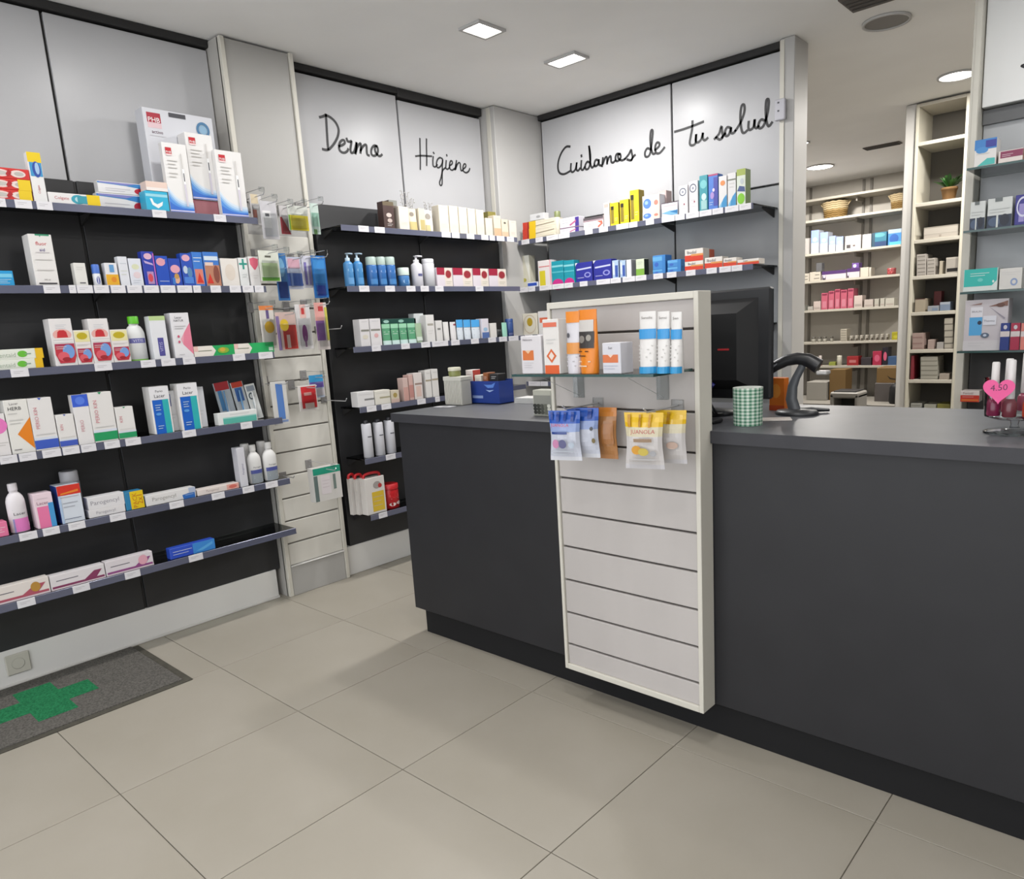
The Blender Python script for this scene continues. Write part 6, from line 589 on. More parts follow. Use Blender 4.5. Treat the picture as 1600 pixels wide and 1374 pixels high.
LETTERING = {"edge_mark":[[[-0.6419,2.3007],[-0.6444,2.3],[-0.6481,2.2989],[-0.6521,2.2977],[-0.6555,2.2966],[-0.6585,2.296],[-0.6615,2.2955],[-0.6637,2.2949],[-0.6646,2.2939],[-0.6636,2.2924],[-0.6612,2.2905],[-0.658,2.2885],[-0.6548,2.2864],[-0.6512,2.2841],[-0.647,2.2816],[-0.6431,2.2793],[-0.6404,2.2777]]],"dermo":[[[2.4063,2.4556],[2.4095,2.4566],[2.414,2.4582],[2.4191,2.46],[2.424,2.4618],[2.4285,2.4639],[2.433,2.4664],[2.4378,2.4686],[2.4432,2.4698],[2.4494,2.4699],[2.4563,2.4692],[2.4634,2.4678],[2.4702,2.4657],[2.477,2.4627],[2.4838,2.4589],[2.4903,2.4545],[2.496,2.4498],[2.501,2.4447],[2.5054,2.4391],[2.509,2.4332],[2.5119,2.4272],[2.5139,2.4214],[2.5152,2.4155],[2.5156,2.4093],[2.515,2.4026],[2.5134,2.3951],[2.5108,2.3871],[2.5074,2.3788],[2.5035,2.3708],[2.4988,2.3629],[2.4934,2.3549],[2.4877,2.3473],[2.4821,2.3402],[2.4767,2.3337],[2.4712,2.3278],[2.4658,2.3223],[2.4605,2.3172],[2.4552,2.3123],[2.45,2.3077],[2.4449,2.3036],[2.4398,2.3005],[2.4349,2.2984],[2.4301,2.2971],[2.4254,2.2964],[2.4209,2.296],[2.4161,2.296],[2.4112,2.2964],[2.407,2.297],[2.404,2.2973]],[[2.445,2.474],[2.4448,2.4691],[2.4445,2.4622],[2.4441,2.4537],[2.4436,2.4442],[2.443,2.4331],[2.4423,2.4205],[2.4416,2.4072],[2.4408,2.3943],[2.4401,2.3816],[2.4394,2.3688],[2.4387,2.3562],[2.4381,2.3442],[2.4376,2.332],[2.4373,2.3198],[2.4371,2.3091],[2.4369,2.3016]],[[2.5085,2.3261],[2.5121,2.3273],[2.5173,2.3291],[2.5231,2.3313],[2.5284,2.3338],[2.5334,2.3365],[2.5385,2.3397],[2.5429,2.343],[2.5459,2.3463],[2.5471,2.3499],[2.547,2.3538],[2.546,2.3574],[2.5444,2.3598],[2.542,2.361],[2.5388,2.3613],[2.5352,2.3608],[2.5317,2.3596],[2.5281,2.3575],[2.5243,2.3547],[2.5207,2.3513],[2.5175,2.3475],[2.5147,2.3433],[2.5123,2.3386],[2.5103,2.3336],[2.5088,2.3286],[2.5078,2.3234],[2.5071,2.318],[2.5072,2.3128],[2.5081,2.3083],[2.5102,2.3046],[2.5131,2.3015],[2.5167,2.299],[2.5206,2.2972],[2.525,2.2962],[2.5299,2.2958],[2.5349,2.2961],[2.5397,2.2971],[2.5444,2.2988],[2.549,2.3013],[2.5533,2.3041],[2.5569,2.3069],[2.5598,2.3099],[2.5619,2.3132],[2.5636,2.3161],[2.5648,2.3182]],[[2.5618,2.3713],[2.5625,2.3689],[2.5634,2.3654],[2.5647,2.3618],[2.5667,2.3593],[2.5697,2.3582],[2.5734,2.358],[2.5773,2.3582],[2.5808,2.3587],[2.5841,2.36],[2.5875,2.3621],[2.5903,2.3635],[2.5916,2.3627],[2.5911,2.3586],[2.5892,2.3523],[2.5868,2.3452],[2.5848,2.3387],[2.5832,2.3331],[2.5816,2.3276],[2.5803,2.3223],[2.5795,2.3175],[2.5794,2.3129],[2.5798,2.3086],[2.5807,2.3049],[2.5822,2.3024],[2.5844,2.3015],[2.5874,2.3018],[2.5905,2.3028],[2.5934,2.3039],[2.5958,2.3047],[2.598,2.3057],[2.6003,2.3074],[2.6027,2.3102],[2.6054,2.3146],[2.6083,2.3201],[2.6112,2.3262],[2.6139,2.3323],[2.6166,2.3388],[2.6194,2.3459],[2.6218,2.3523],[2.6235,2.3568]],[[2.6235,2.3568],[2.6226,2.352],[2.6214,2.3453],[2.6199,2.3376],[2.6182,2.3303],[2.6162,2.3226],[2.6139,2.3144],[2.6117,2.307],[2.6101,2.3018]],[[2.612,2.3062],[2.6144,2.3119],[2.6178,2.3202],[2.6217,2.329],[2.6256,2.3364],[2.6294,2.342],[2.6334,2.3468],[2.6374,2.3508],[2.6409,2.3539],[2.6441,2.3565],[2.6471,2.3583],[2.6496,2.359],[2.6513,2.3579],[2.6519,2.3546],[2.6517,2.3494],[2.651,2.3432],[2.6501,2.337],[2.6488,2.3301],[2.647,2.3223],[2.6453,2.3152],[2.6441,2.3103]],[[2.6468,2.321],[2.6496,2.3254],[2.6537,2.3316],[2.6583,2.3383],[2.6628,2.3439],[2.6675,2.3482],[2.6725,2.352],[2.6772,2.3549],[2.6811,2.3567],[2.6841,2.3573],[2.6864,2.3568],[2.6882,2.3552],[2.6893,2.3526],[2.6896,2.3486],[2.6892,2.3433],[2.6885,2.3374],[2.6881,2.3315],[2.6879,2.3254],[2.6876,2.3188],[2.6877,2.3127],[2.6886,2.308],[2.6908,2.3053],[2.694,2.3038],[2.6972,2.3031],[2.6994,2.3026]],[[2.7608,2.3589],[2.7581,2.3596],[2.7544,2.3607],[2.7501,2.3615],[2.7459,2.3612],[2.7418,2.3595],[2.7375,2.357],[2.7333,2.3538],[2.7296,2.3501],[2.7261,2.3457],[2.7229,2.3407],[2.7202,2.3354],[2.7183,2.3302],[2.7174,2.3249],[2.7171,2.3193],[2.7177,2.3143],[2.7193,2.3103],[2.7223,2.3076],[2.7263,2.3057],[2.731,2.3048],[2.7357,2.305],[2.7407,2.3063],[2.7461,2.3088],[2.7512,2.3121],[2.7556,2.3159],[2.7591,2.3204],[2.762,2.3256],[2.7642,2.3311],[2.7656,2.3363],[2.7661,2.3415],[2.7657,2.3469],[2.7647,2.3516],[2.7631,2.355],[2.7605,2.3568],[2.7571,2.3574],[2.7536,2.3569],[2.7507,2.3555],[2.7485,2.3527],[2.7467,2.3487],[2.7453,2.3442],[2.7448,2.3399],[2.745,2.3358],[2.7459,2.3316],[2.7475,2.3275],[2.7497,2.3236],[2.7526,2.3199],[2.7563,2.3162],[2.7602,2.313],[2.7639,2.3106],[2.7673,2.3091],[2.7705,2.3084],[2.7737,2.3084],[2.7769,2.309],[2.7806,2.3107],[2.7845,2.3135],[2.7881,2.3162],[2.7905,2.3181]]],"higiene":[[[3.0825,2.4437],[3.0816,2.4336],[3.0804,2.4191],[3.079,2.4029],[3.0777,2.3874],[3.0766,2.3734],[3.0754,2.3594],[3.0743,2.3453],[3.0729,2.331],[3.0712,2.3149],[3.0693,2.2976],[3.0675,2.2821],[3.0662,2.2713]],[[3.1339,2.4481],[3.1327,2.4382],[3.1311,2.4239],[3.1293,2.4082],[3.1279,2.394],[3.1269,2.3821],[3.1261,2.3709],[3.1253,2.3599],[3.1244,2.3485],[3.123,2.3354],[3.1215,2.3213],[3.12,2.3086],[3.119,2.2998]],[[3.0389,2.3408],[3.0459,2.3422],[3.056,2.3443],[3.0673,2.3466],[3.0779,2.3484],[3.0875,2.3496],[3.0971,2.3505],[3.1068,2.3513],[3.117,2.3521],[3.129,2.353],[3.1423,2.354],[3.1544,2.3549],[3.1628,2.3555]],[[3.1762,2.3548],[3.1752,2.3508],[3.1738,2.3449],[3.1723,2.3382],[3.1713,2.3315],[3.1704,2.3242],[3.1696,2.316],[3.1695,2.3085],[3.1705,2.3029],[3.1731,2.2995],[3.177,2.2976],[3.1815,2.2971],[3.1859,2.2978],[3.1905,2.3004],[3.1956,2.3048],[3.2002,2.3093],[3.2035,2.3124]],[[3.1804,2.3792],[3.1813,2.3782],[3.1825,2.3767],[3.1838,2.3751],[3.1846,2.3741]],[[3.2481,2.3522],[3.2446,2.3532],[3.2395,2.3549],[3.2338,2.356],[3.2282,2.3555],[3.2226,2.3529],[3.2165,2.3489],[3.2109,2.3439],[3.2063,2.3385],[3.2028,2.3323],[3.2002,2.3251],[3.1984,2.3179],[3.1978,2.3118],[3.1983,2.3064],[3.1999,2.3014],[3.2024,2.2976],[3.2056,2.2954],[3.21,2.2954],[3.2155,2.2971],[3.2213,2.3],[3.2267,2.3036],[3.2318,2.3081],[3.2369,2.3137],[3.2415,2.3199],[3.2453,2.3259],[3.2481,2.3331],[3.2501,2.3412],[3.2514,2.3477],[3.2519,2.3497],[3.2514,2.3459],[3.2499,2.338],[3.2479,2.3278],[3.246,2.3173],[3.2442,2.3063],[3.2423,2.294],[3.2402,2.2815],[3.2376,2.2701],[3.2344,2.26],[3.2307,2.2506],[3.2268,2.2418],[3.2232,2.2339],[3.2195,2.2267],[3.2157,2.2204],[3.2125,2.2147],[3.2108,2.2094],[3.2109,2.2044],[3.2124,2.1996],[3.2147,2.1958],[3.2172,2.1938],[3.2202,2.1938],[3.2239,2.1952],[3.2275,2.1982],[3.2304,2.2027],[3.2323,2.2091],[3.2335,2.2173],[3.2345,2.2263],[3.2355,2.2351],[3.2364,2.2441],[3.2371,2.2536],[3.2379,2.2626],[3.2393,2.2703],[3.2411,2.2762],[3.2432,2.2809],[3.2459,2.2849],[3.2494,2.2888],[3.2546,2.293],[3.261,2.297],[3.2671,2.3004],[3.2714,2.3029]],[[3.2799,2.3444],[3.2789,2.3401],[3.2776,2.3338],[3.2761,2.3269],[3.2749,2.3207],[3.2738,2.3149],[3.2726,2.3092],[3.272,2.304],[3.2727,2.3001],[3.2751,2.2975],[3.2786,2.2959],[3.2828,2.2953],[3.2871,2.2959],[3.2917,2.2984],[3.297,2.3025],[3.3017,2.3067],[3.3051,2.3096]],[[3.2869,2.3789],[3.2873,2.3778],[3.2878,2.3764],[3.2884,2.3749],[3.2888,2.3739]],[[3.306,2.3184],[3.3105,2.321],[3.3171,2.3246],[3.3238,2.3288],[3.3283,2.3327],[3.3301,2.3367],[3.3304,2.341],[3.3296,2.3448],[3.3282,2.3473],[3.3258,2.3485],[3.3225,2.3488],[3.3188,2.3479],[3.3155,2.3458],[3.3125,2.3418],[3.3094,2.3363],[3.3067,2.3301],[3.305,2.3241],[3.304,2.3181],[3.3036,2.3116],[3.3041,2.3056],[3.3058,2.3009],[3.3092,2.2977],[3.3139,2.2954],[3.3193,2.2943],[3.3242,2.2942],[3.3292,2.2959],[3.3343,2.2992],[3.3389,2.3026],[3.3421,2.305]],[[3.3457,2.2995],[3.3477,2.3038],[3.3506,2.31],[3.3538,2.3171],[3.3567,2.3243],[3.3595,2.3322],[3.3624,2.3411],[3.3649,2.3492],[3.3667,2.3548]],[[3.3591,2.3304],[3.3574,2.3234],[3.3549,2.3131],[3.3529,2.3036],[3.3524,2.2991],[3.3541,2.3017],[3.3572,2.309],[3.3612,2.3178],[3.3653,2.3252],[3.3697,2.3312],[3.3748,2.3371],[3.3798,2.342],[3.3843,2.3451],[3.3881,2.3462],[3.3916,2.3456],[3.3945,2.3437],[3.3966,2.3406],[3.3974,2.3359],[3.3971,2.3296],[3.3966,2.3229],[3.3967,2.317],[3.3972,2.3117],[3.3979,2.3066],[3.3991,2.3024],[3.4008,2.2997],[3.4038,2.2994],[3.4078,2.3008],[3.4116,2.3028],[3.4142,2.3041]],[[3.4191,2.3106],[3.4239,2.3138],[3.4308,2.3184],[3.4377,2.3235],[3.4425,2.3281],[3.4444,2.3324],[3.4447,2.3368],[3.4438,2.3405],[3.4423,2.343],[3.4399,2.3443],[3.4364,2.3446],[3.4327,2.3437],[3.4292,2.3415],[3.4258,2.3374],[3.4223,2.3316],[3.4193,2.3252],[3.4174,2.3194],[3.4167,2.3138],[3.4168,2.3081],[3.418,2.303],[3.4205,2.2989],[3.4248,2.2959],[3.4306,2.2937],[3.437,2.2924],[3.4431,2.2924],[3.4491,2.2939],[3.4554,2.2967],[3.4612,2.3003],[3.4661,2.3039],[3.4698,2.308],[3.4727,2.3127],[3.4749,2.317],[3.4764,2.32]]],"cuidamos":[[[-3.1793,2.4554],[-3.1852,2.4568],[-3.1935,2.459],[-3.2032,2.4603],[-3.2128,2.459],[-3.2225,2.4545],[-3.2329,2.4475],[-3.2432,2.4391],[-3.2524,2.4299],[-3.2609,2.4196],[-3.2687,2.4081],[-3.2756,2.396],[-3.2809,2.3843],[-3.2846,2.3726],[-3.287,2.3608],[-3.288,2.3494],[-3.2877,2.339],[-3.2861,2.3295],[-3.2832,2.3207],[-3.2789,2.313],[-3.2732,2.3067],[-3.2656,2.3018],[-3.2563,2.2981],[-3.2461,2.2958],[-3.2357,2.2947],[-3.224,2.2957],[-3.211,2.2985],[-3.1992,2.3017],[-3.191,2.3038]],[[-3.1759,2.3471],[-3.1772,2.3402],[-3.1791,2.3302],[-3.1806,2.3196],[-3.1806,2.3112],[-3.1787,2.305],[-3.1755,2.3],[-3.1714,2.2964],[-3.1666,2.295],[-3.1607,2.2959],[-3.1536,2.2988],[-3.1467,2.3033],[-3.141,2.3089],[-3.1368,2.3169],[-3.1334,2.327],[-3.1309,2.3367],[-3.1291,2.3433]],[[-3.1291,2.3433],[-3.1304,2.3364],[-3.1323,2.3262],[-3.1337,2.3157],[-3.1336,2.3076],[-3.1315,2.3025],[-3.1278,2.2989],[-3.1236,2.2968],[-3.1195,2.2961],[-3.1154,2.2975],[-3.111,2.3009],[-3.107,2.3046],[-3.1042,2.3071]],[[-3.0896,2.3499],[-3.0909,2.3411],[-3.0929,2.3284],[-3.0945,2.3153],[-3.0945,2.3054],[-3.0924,2.2996],[-3.0888,2.2959],[-3.0846,2.2941],[-3.0806,2.2939],[-3.0765,2.2962],[-3.072,2.3009],[-3.068,2.306],[-3.0652,2.3094]],[[-3.0877,2.3839],[-3.0875,2.3825],[-3.0873,2.3806],[-3.087,2.3787],[-3.0868,2.3774]],[[-3.021,2.3268],[-3.0248,2.3293],[-3.0303,2.333],[-3.0364,2.3361],[-3.042,2.3368],[-3.0472,2.3341],[-3.0525,2.3292],[-3.057,2.3233],[-3.0599,2.3175],[-3.0609,2.3114],[-3.0606,2.3046],[-3.059,2.2985],[-3.0563,2.2942],[-3.052,2.292],[-3.0462,2.2911],[-3.0401,2.292],[-3.0346,2.295],[-3.0299,2.3005],[-3.0254,2.3083],[-3.0215,2.3177],[-3.0185,2.3281],[-3.0166,2.3402],[-3.0156,2.354],[-3.0154,2.3682],[-3.0157,2.3813],[-3.017,2.394],[-3.0191,2.4067],[-3.0214,2.4177],[-3.0229,2.4255]],[[-3.0229,2.4255],[-3.0226,2.4162],[-3.0221,2.4028],[-3.0216,2.3878],[-3.0209,2.3733],[-3.0201,2.3592],[-3.0193,2.3444],[-3.0182,2.3304],[-3.0166,2.3188],[-3.0146,2.3098],[-3.0122,2.3025],[-3.0094,2.2973],[-3.0059,2.2945],[-3.0012,2.2952],[-2.9955,2.2989],[-2.9901,2.3033],[-2.9863,2.3063]],[[-2.9534,2.3298],[-2.957,2.3315],[-2.9624,2.3341],[-2.9681,2.3361],[-2.973,2.3361],[-2.9771,2.3332],[-2.9809,2.3285],[-2.984,2.323],[-2.9858,2.3178],[-2.9861,2.3126],[-2.9853,2.307],[-2.9835,2.3021],[-2.9808,2.2991],[-2.9766,2.2983],[-2.971,2.299],[-2.9652,2.3011],[-2.9605,2.3044],[-2.9569,2.3098],[-2.9539,2.3172],[-2.9516,2.3243],[-2.9499,2.3292]],[[-2.9499,2.3292],[-2.9501,2.3239],[-2.9504,2.3163],[-2.9503,2.3083],[-2.9489,2.3024],[-2.9453,2.2989],[-2.9402,2.2969],[-2.9351,2.2958],[-2.9317,2.2949]],[[-2.9261,2.2895],[-2.9245,2.2991],[-2.9221,2.3131],[-2.9197,2.3271],[-2.918,2.3367]],[[-2.9197,2.3016],[-2.9162,2.3081],[-2.9111,2.3175],[-2.9056,2.327],[-2.9008,2.3336],[-2.8967,2.3371],[-2.8927,2.3389],[-2.8893,2.3385],[-2.8869,2.3355],[-2.8858,2.3279],[-2.8858,2.3166],[-2.8862,2.3053],[-2.8864,2.2975]],[[-2.886,2.3045],[-2.8836,2.3096],[-2.8801,2.317],[-2.8761,2.3245],[-2.8722,2.3301],[-2.8683,2.3339],[-2.864,2.3368],[-2.8601,2.3378],[-2.8571,2.3361],[-2.8558,2.33],[-2.8555,2.3205],[-2.8553,2.3105],[-2.854,2.3032],[-2.8513,2.2992],[-2.8477,2.297],[-2.8436,2.2961],[-2.8395,2.2962],[-2.835,2.2977],[-2.8299,2.3007],[-2.8253,2.304],[-2.8221,2.3062]],[[-2.7871,2.3363],[-2.7913,2.3377],[-2.7974,2.3399],[-2.804,2.3415],[-2.8093,2.3413],[-2.8135,2.3386],[-2.8171,2.3341],[-2.8198,2.3288],[-2.8214,2.3235],[-2.8215,2.3175],[-2.8206,2.3108],[-2.8185,2.3048],[-2.8156,2.3006],[-2.8111,2.2989],[-2.8053,2.2988],[-2.7993,2.3],[-2.7941,2.302],[-2.7898,2.3051],[-2.7859,2.3094],[-2.7828,2.3141],[-2.7811,2.3187],[-2.7811,2.3236],[-2.7825,2.3288],[-2.7846,2.3334],[-2.7871,2.3363],[-2.7903,2.3373],[-2.7944,2.3368],[-2.7982,2.3352],[-2.8007,2.3327],[-2.8018,2.3289],[-2.8019,2.3237],[-2.8011,2.3182],[-2.7993,2.3134],[-2.796,2.3093],[-2.7915,2.3055],[-2.7865,2.3023],[-2.7819,2.2998],[-2.7779,2.2982],[-2.7741,2.2972],[-2.7703,2.2969],[-2.7664,2.297],[-2.7619,2.2978],[-2.757,2.2992],[-2.7526,2.3007],[-2.7496,2.3017]],[[-2.7496,2.3017],[-2.7442,2.3054],[-2.7364,2.3107],[-2.7282,2.3166],[-2.7212,2.3224],[-2.7158,2.3288],[-2.7111,2.336],[-2.7071,2.342],[-2.7039,2.3448],[-2.7019,2.3434],[-2.7008,2.3389],[-2.7,2.3329],[-2.6992,2.3268],[-2.6977,2.3205],[-2.6959,2.3134],[-2.6947,2.3064],[-2.6947,2.3003],[-2.6961,2.2952],[-2.6985,2.2906],[-2.7018,2.2871],[-2.7062,2.2853],[-2.7125,2.2861],[-2.7204,2.2889],[-2.728,2.2922],[-2.7333,2.2945]],[[-2.7028,2.2872],[-2.7004,2.29],[-2.6968,2.2941],[-2.6929,2.2984],[-2.6892,2.3019],[-2.6855,2.3045],[-2.6817,2.3067],[-2.6783,2.3085],[-2.6759,2.3097]],[[-2.5657,2.323],[-2.5695,2.325],[-2.575,2.3281],[-2.5811,2.3307],[-2.5864,2.3311],[-2.5913,2.3286],[-2.596,2.3241],[-2.6001,2.3187],[-2.6029,2.3131],[-2.6042,2.3071],[-2.6044,2.3004],[-2.6035,2.294],[-2.6015,2.2892],[-2.598,2.2861],[-2.593,2.284],[-2.5876,2.2833],[-2.5827,2.2841],[-2.5783,2.2862],[-2.5741,2.2895],[-2.57,2.2947],[-2.5663,2.3021],[-2.5629,2.3125],[-2.5598,2.3253],[-2.557,2.3395],[-2.5542,2.3542],[-2.5512,2.3709],[-2.5481,2.3894],[-2.5457,2.4065],[-2.545,2.4189],[-2.5467,2.4258],[-2.5502,2.429],[-2.5541,2.4288],[-2.5573,2.4255],[-2.5596,2.4182],[-2.5616,2.4069],[-2.5631,2.3939],[-2.5639,2.3811],[-2.5639,2.3685],[-2.5632,2.3552],[-2.5619,2.3421],[-2.5602,2.3303],[-2.5579,2.3195],[-2.5551,2.3094],[-2.5519,2.3009],[-2.5487,2.2946],[-2.5452,2.2916],[-2.5413,2.2912],[-2.5377,2.2918],[-2.5353,2.2921]],[[-2.5316,2.3123],[-2.5258,2.3151],[-2.5174,2.3189],[-2.509,2.3234],[-2.5032,2.3277],[-2.5007,2.3324],[-2.5001,2.3376],[-2.5009,2.3423],[-2.5027,2.3459],[-2.5059,2.3484],[-2.5107,2.3502],[-2.5158,2.3507],[-2.5201,2.3493],[-2.5237,2.3453],[-2.5271,2.3391],[-2.5298,2.332],[-2.5312,2.3248],[-2.5313,2.317],[-2.5303,2.3083],[-2.5282,2.3003],[-2.5248,2.2944],[-2.5199,2.2907],[-2.5135,2.2886],[-2.5064,2.2882],[-2.4991,2.2896],[-2.4909,2.294],[-2.4818,2.3009],[-2.4735,2.3079],[-2.4678,2.3127]]],"salud":[[[-2.3936,2.3865],[-2.3835,2.3868],[-2.3692,2.3872],[-2.3528,2.3877],[-2.3364,2.3886],[-2.32,2.3898],[-2.3026,2.3913],[-2.2852,2.3929],[-2.2687,2.3946],[-2.252,2.3965],[-2.235,2.3987],[-2.2202,2.4007],[-2.2099,2.402]],[[-2.2779,2.4187],[-2.2782,2.4121],[-2.2785,2.4025],[-2.2792,2.3917],[-2.2804,2.3811],[-2.2826,2.3708],[-2.2854,2.36],[-2.2883,2.3493],[-2.2908,2.3393],[-2.2931,2.3296],[-2.2954,2.3201],[-2.297,2.3115],[-2.2972,2.3044],[-2.2957,2.2988],[-2.293,2.2945],[-2.2892,2.2916],[-2.2849,2.29],[-2.2792,2.2894],[-2.2724,2.2901],[-2.2657,2.2925],[-2.2608,2.2973],[-2.258,2.3066],[-2.2565,2.3192],[-2.2558,2.3317],[-2.2553,2.3402]],[[-2.2553,2.3402],[-2.2562,2.335],[-2.2577,2.3274],[-2.2588,2.3195],[-2.2586,2.3129],[-2.2569,2.3078],[-2.2541,2.3033],[-2.2505,2.3],[-2.2464,2.2986],[-2.2413,2.2992],[-2.2354,2.3016],[-2.2294,2.3054],[-2.2244,2.3102],[-2.2205,2.317],[-2.2172,2.3256],[-2.2145,2.3339],[-2.2127,2.3395]],[[-2.2127,2.3395],[-2.213,2.3351],[-2.2135,2.3286],[-2.2137,2.3217],[-2.213,2.3159],[-2.2112,2.3111],[-2.2086,2.3068],[-2.2055,2.3035],[-2.2019,2.3018],[-2.1973,2.3025],[-2.1918,2.305],[-2.1866,2.308],[-2.1831,2.3099]],[[-2.1387,2.2972],[-2.1334,2.3008],[-2.1257,2.3059],[-2.1176,2.3121],[-2.111,2.3191],[-2.1063,2.3286],[-2.1025,2.3402],[-2.0995,2.3502],[-2.097,2.355],[-2.0953,2.3525],[-2.0943,2.345],[-2.0936,2.3355],[-2.0927,2.327],[-2.0911,2.3196],[-2.0892,2.312],[-2.0879,2.3049],[-2.0884,2.299],[-2.0913,2.2942],[-2.0959,2.2902],[-2.1013,2.2877],[-2.1067,2.287],[-2.1126,2.2895],[-2.1192,2.2944],[-2.1252,2.2997],[-2.1294,2.3032]],[[-2.093,2.296],[-2.0893,2.2992],[-2.0838,2.3039],[-2.0784,2.3086],[-2.0748,2.3118]],[[-2.0432,2.3362],[-2.0465,2.3379],[-2.0513,2.3404],[-2.0565,2.3423],[-2.0611,2.3422],[-2.0652,2.3394],[-2.0692,2.3347],[-2.0726,2.329],[-2.0747,2.3234],[-2.0752,2.3171],[-2.0745,2.31],[-2.0728,2.3035],[-2.0703,2.2993],[-2.0667,2.2974],[-2.0619,2.2972],[-2.0568,2.2987],[-2.0523,2.3018],[-2.0483,2.3081],[-2.0444,2.3168],[-2.0411,2.3255],[-2.0388,2.3315]],[[-2.0388,2.3315],[-2.0388,2.3268],[-2.0388,2.3199],[-2.0385,2.313],[-2.0371,2.308],[-2.0344,2.3056],[-2.0306,2.3045],[-2.0265,2.3045],[-2.0229,2.3052],[-2.0197,2.3069],[-2.0167,2.3097],[-2.0141,2.3125],[-2.0122,2.3145]],[[-2.0122,2.3145],[-2.0064,2.3206],[-1.9981,2.3293],[-1.9891,2.3395],[-1.9813,2.3501],[-1.9747,2.3616],[-1.9685,2.3744],[-1.9632,2.387],[-1.9595,2.3984],[-1.9577,2.4085],[-1.9573,2.418],[-1.958,2.4261],[-1.9594,2.4322],[-1.9619,2.4364],[-1.9654,2.439],[-1.9692,2.4395],[-1.9724,2.4373],[-1.9751,2.432],[-1.9776,2.4239],[-1.9797,2.4139],[-1.9812,2.4031],[-1.9821,2.391],[-1.9824,2.3774],[-1.9821,2.3634],[-1.9813,2.3501],[-1.9799,2.337],[-1.9779,2.3237],[-1.9754,2.3118],[-1.9727,2.3027],[-1.9698,2.297],[-1.9666,2.294],[-1.9632,2.2928],[-1.9597,2.2924],[-1.9556,2.2934],[-1.951,2.2959],[-1.9469,2.2987],[-1.944,2.3006]],[[-1.9337,2.3438],[-1.9343,2.3381],[-1.9352,2.3298],[-1.9358,2.321],[-1.9354,2.314],[-1.9339,2.3089],[-1.9315,2.3047],[-1.9285,2.3018],[-1.9251,2.3005],[-1.9207,2.3011],[-1.9154,2.3033],[-1.9103,2.3069],[-1.9062,2.3117],[-1.9035,2.3191],[-1.9016,2.3286],[-1.9004,2.3378],[-1.8994,2.3441]],[[-1.8994,2.3441],[-1.8997,2.3383],[-1.9,2.3299],[-1.9001,2.321],[-1.8994,2.3141],[-1.8976,2.3094],[-1.895,2.3058],[-1.892,2.3034],[-1.8892,2.3022],[-1.8862,2.3029],[-1.883,2.3052],[-1.8801,2.3079],[-1.8781,2.3097]],[[-1.8446,2.3325],[-1.8476,2.3343],[-1.8521,2.3371],[-1.8569,2.3394],[-1.8614,2.3398],[-1.8654,2.3376],[-1.8696,2.3338],[-1.8731,2.3291],[-1.8756,2.3241],[-1.877,2.3186],[-1.8776,2.3121],[-1.8771,2.3061],[-1.8756,2.3017],[-1.8726,2.2989],[-1.8683,2.2971],[-1.8634,2.2968],[-1.8587,2.2982],[-1.8542,2.3012],[-1.8495,2.3056],[-1.8448,2.3119],[-1.8403,2.3205],[-1.8358,2.3322],[-1.8312,2.3466],[-1.8271,2.3618],[-1.824,2.3762],[-1.8217,2.3902],[-1.8202,2.4047],[-1.8196,2.4175],[-1.8201,2.4267],[-1.8222,2.4322],[-1.8258,2.4348],[-1.8296,2.4345],[-1.8325,2.431],[-1.8343,2.4237],[-1.8355,2.4127],[-1.8362,2.3997],[-1.8365,2.3863],[-1.8361,2.3716],[-1.8353,2.3552],[-1.8339,2.3393],[-1.832,2.3261],[-1.8296,2.3157],[-1.8266,2.3071],[-1.8231,2.3009],[-1.8194,2.2975],[-1.8148,2.2985],[-1.8095,2.3031],[-1.8047,2.3086],[-1.8013,2.3123]]]}
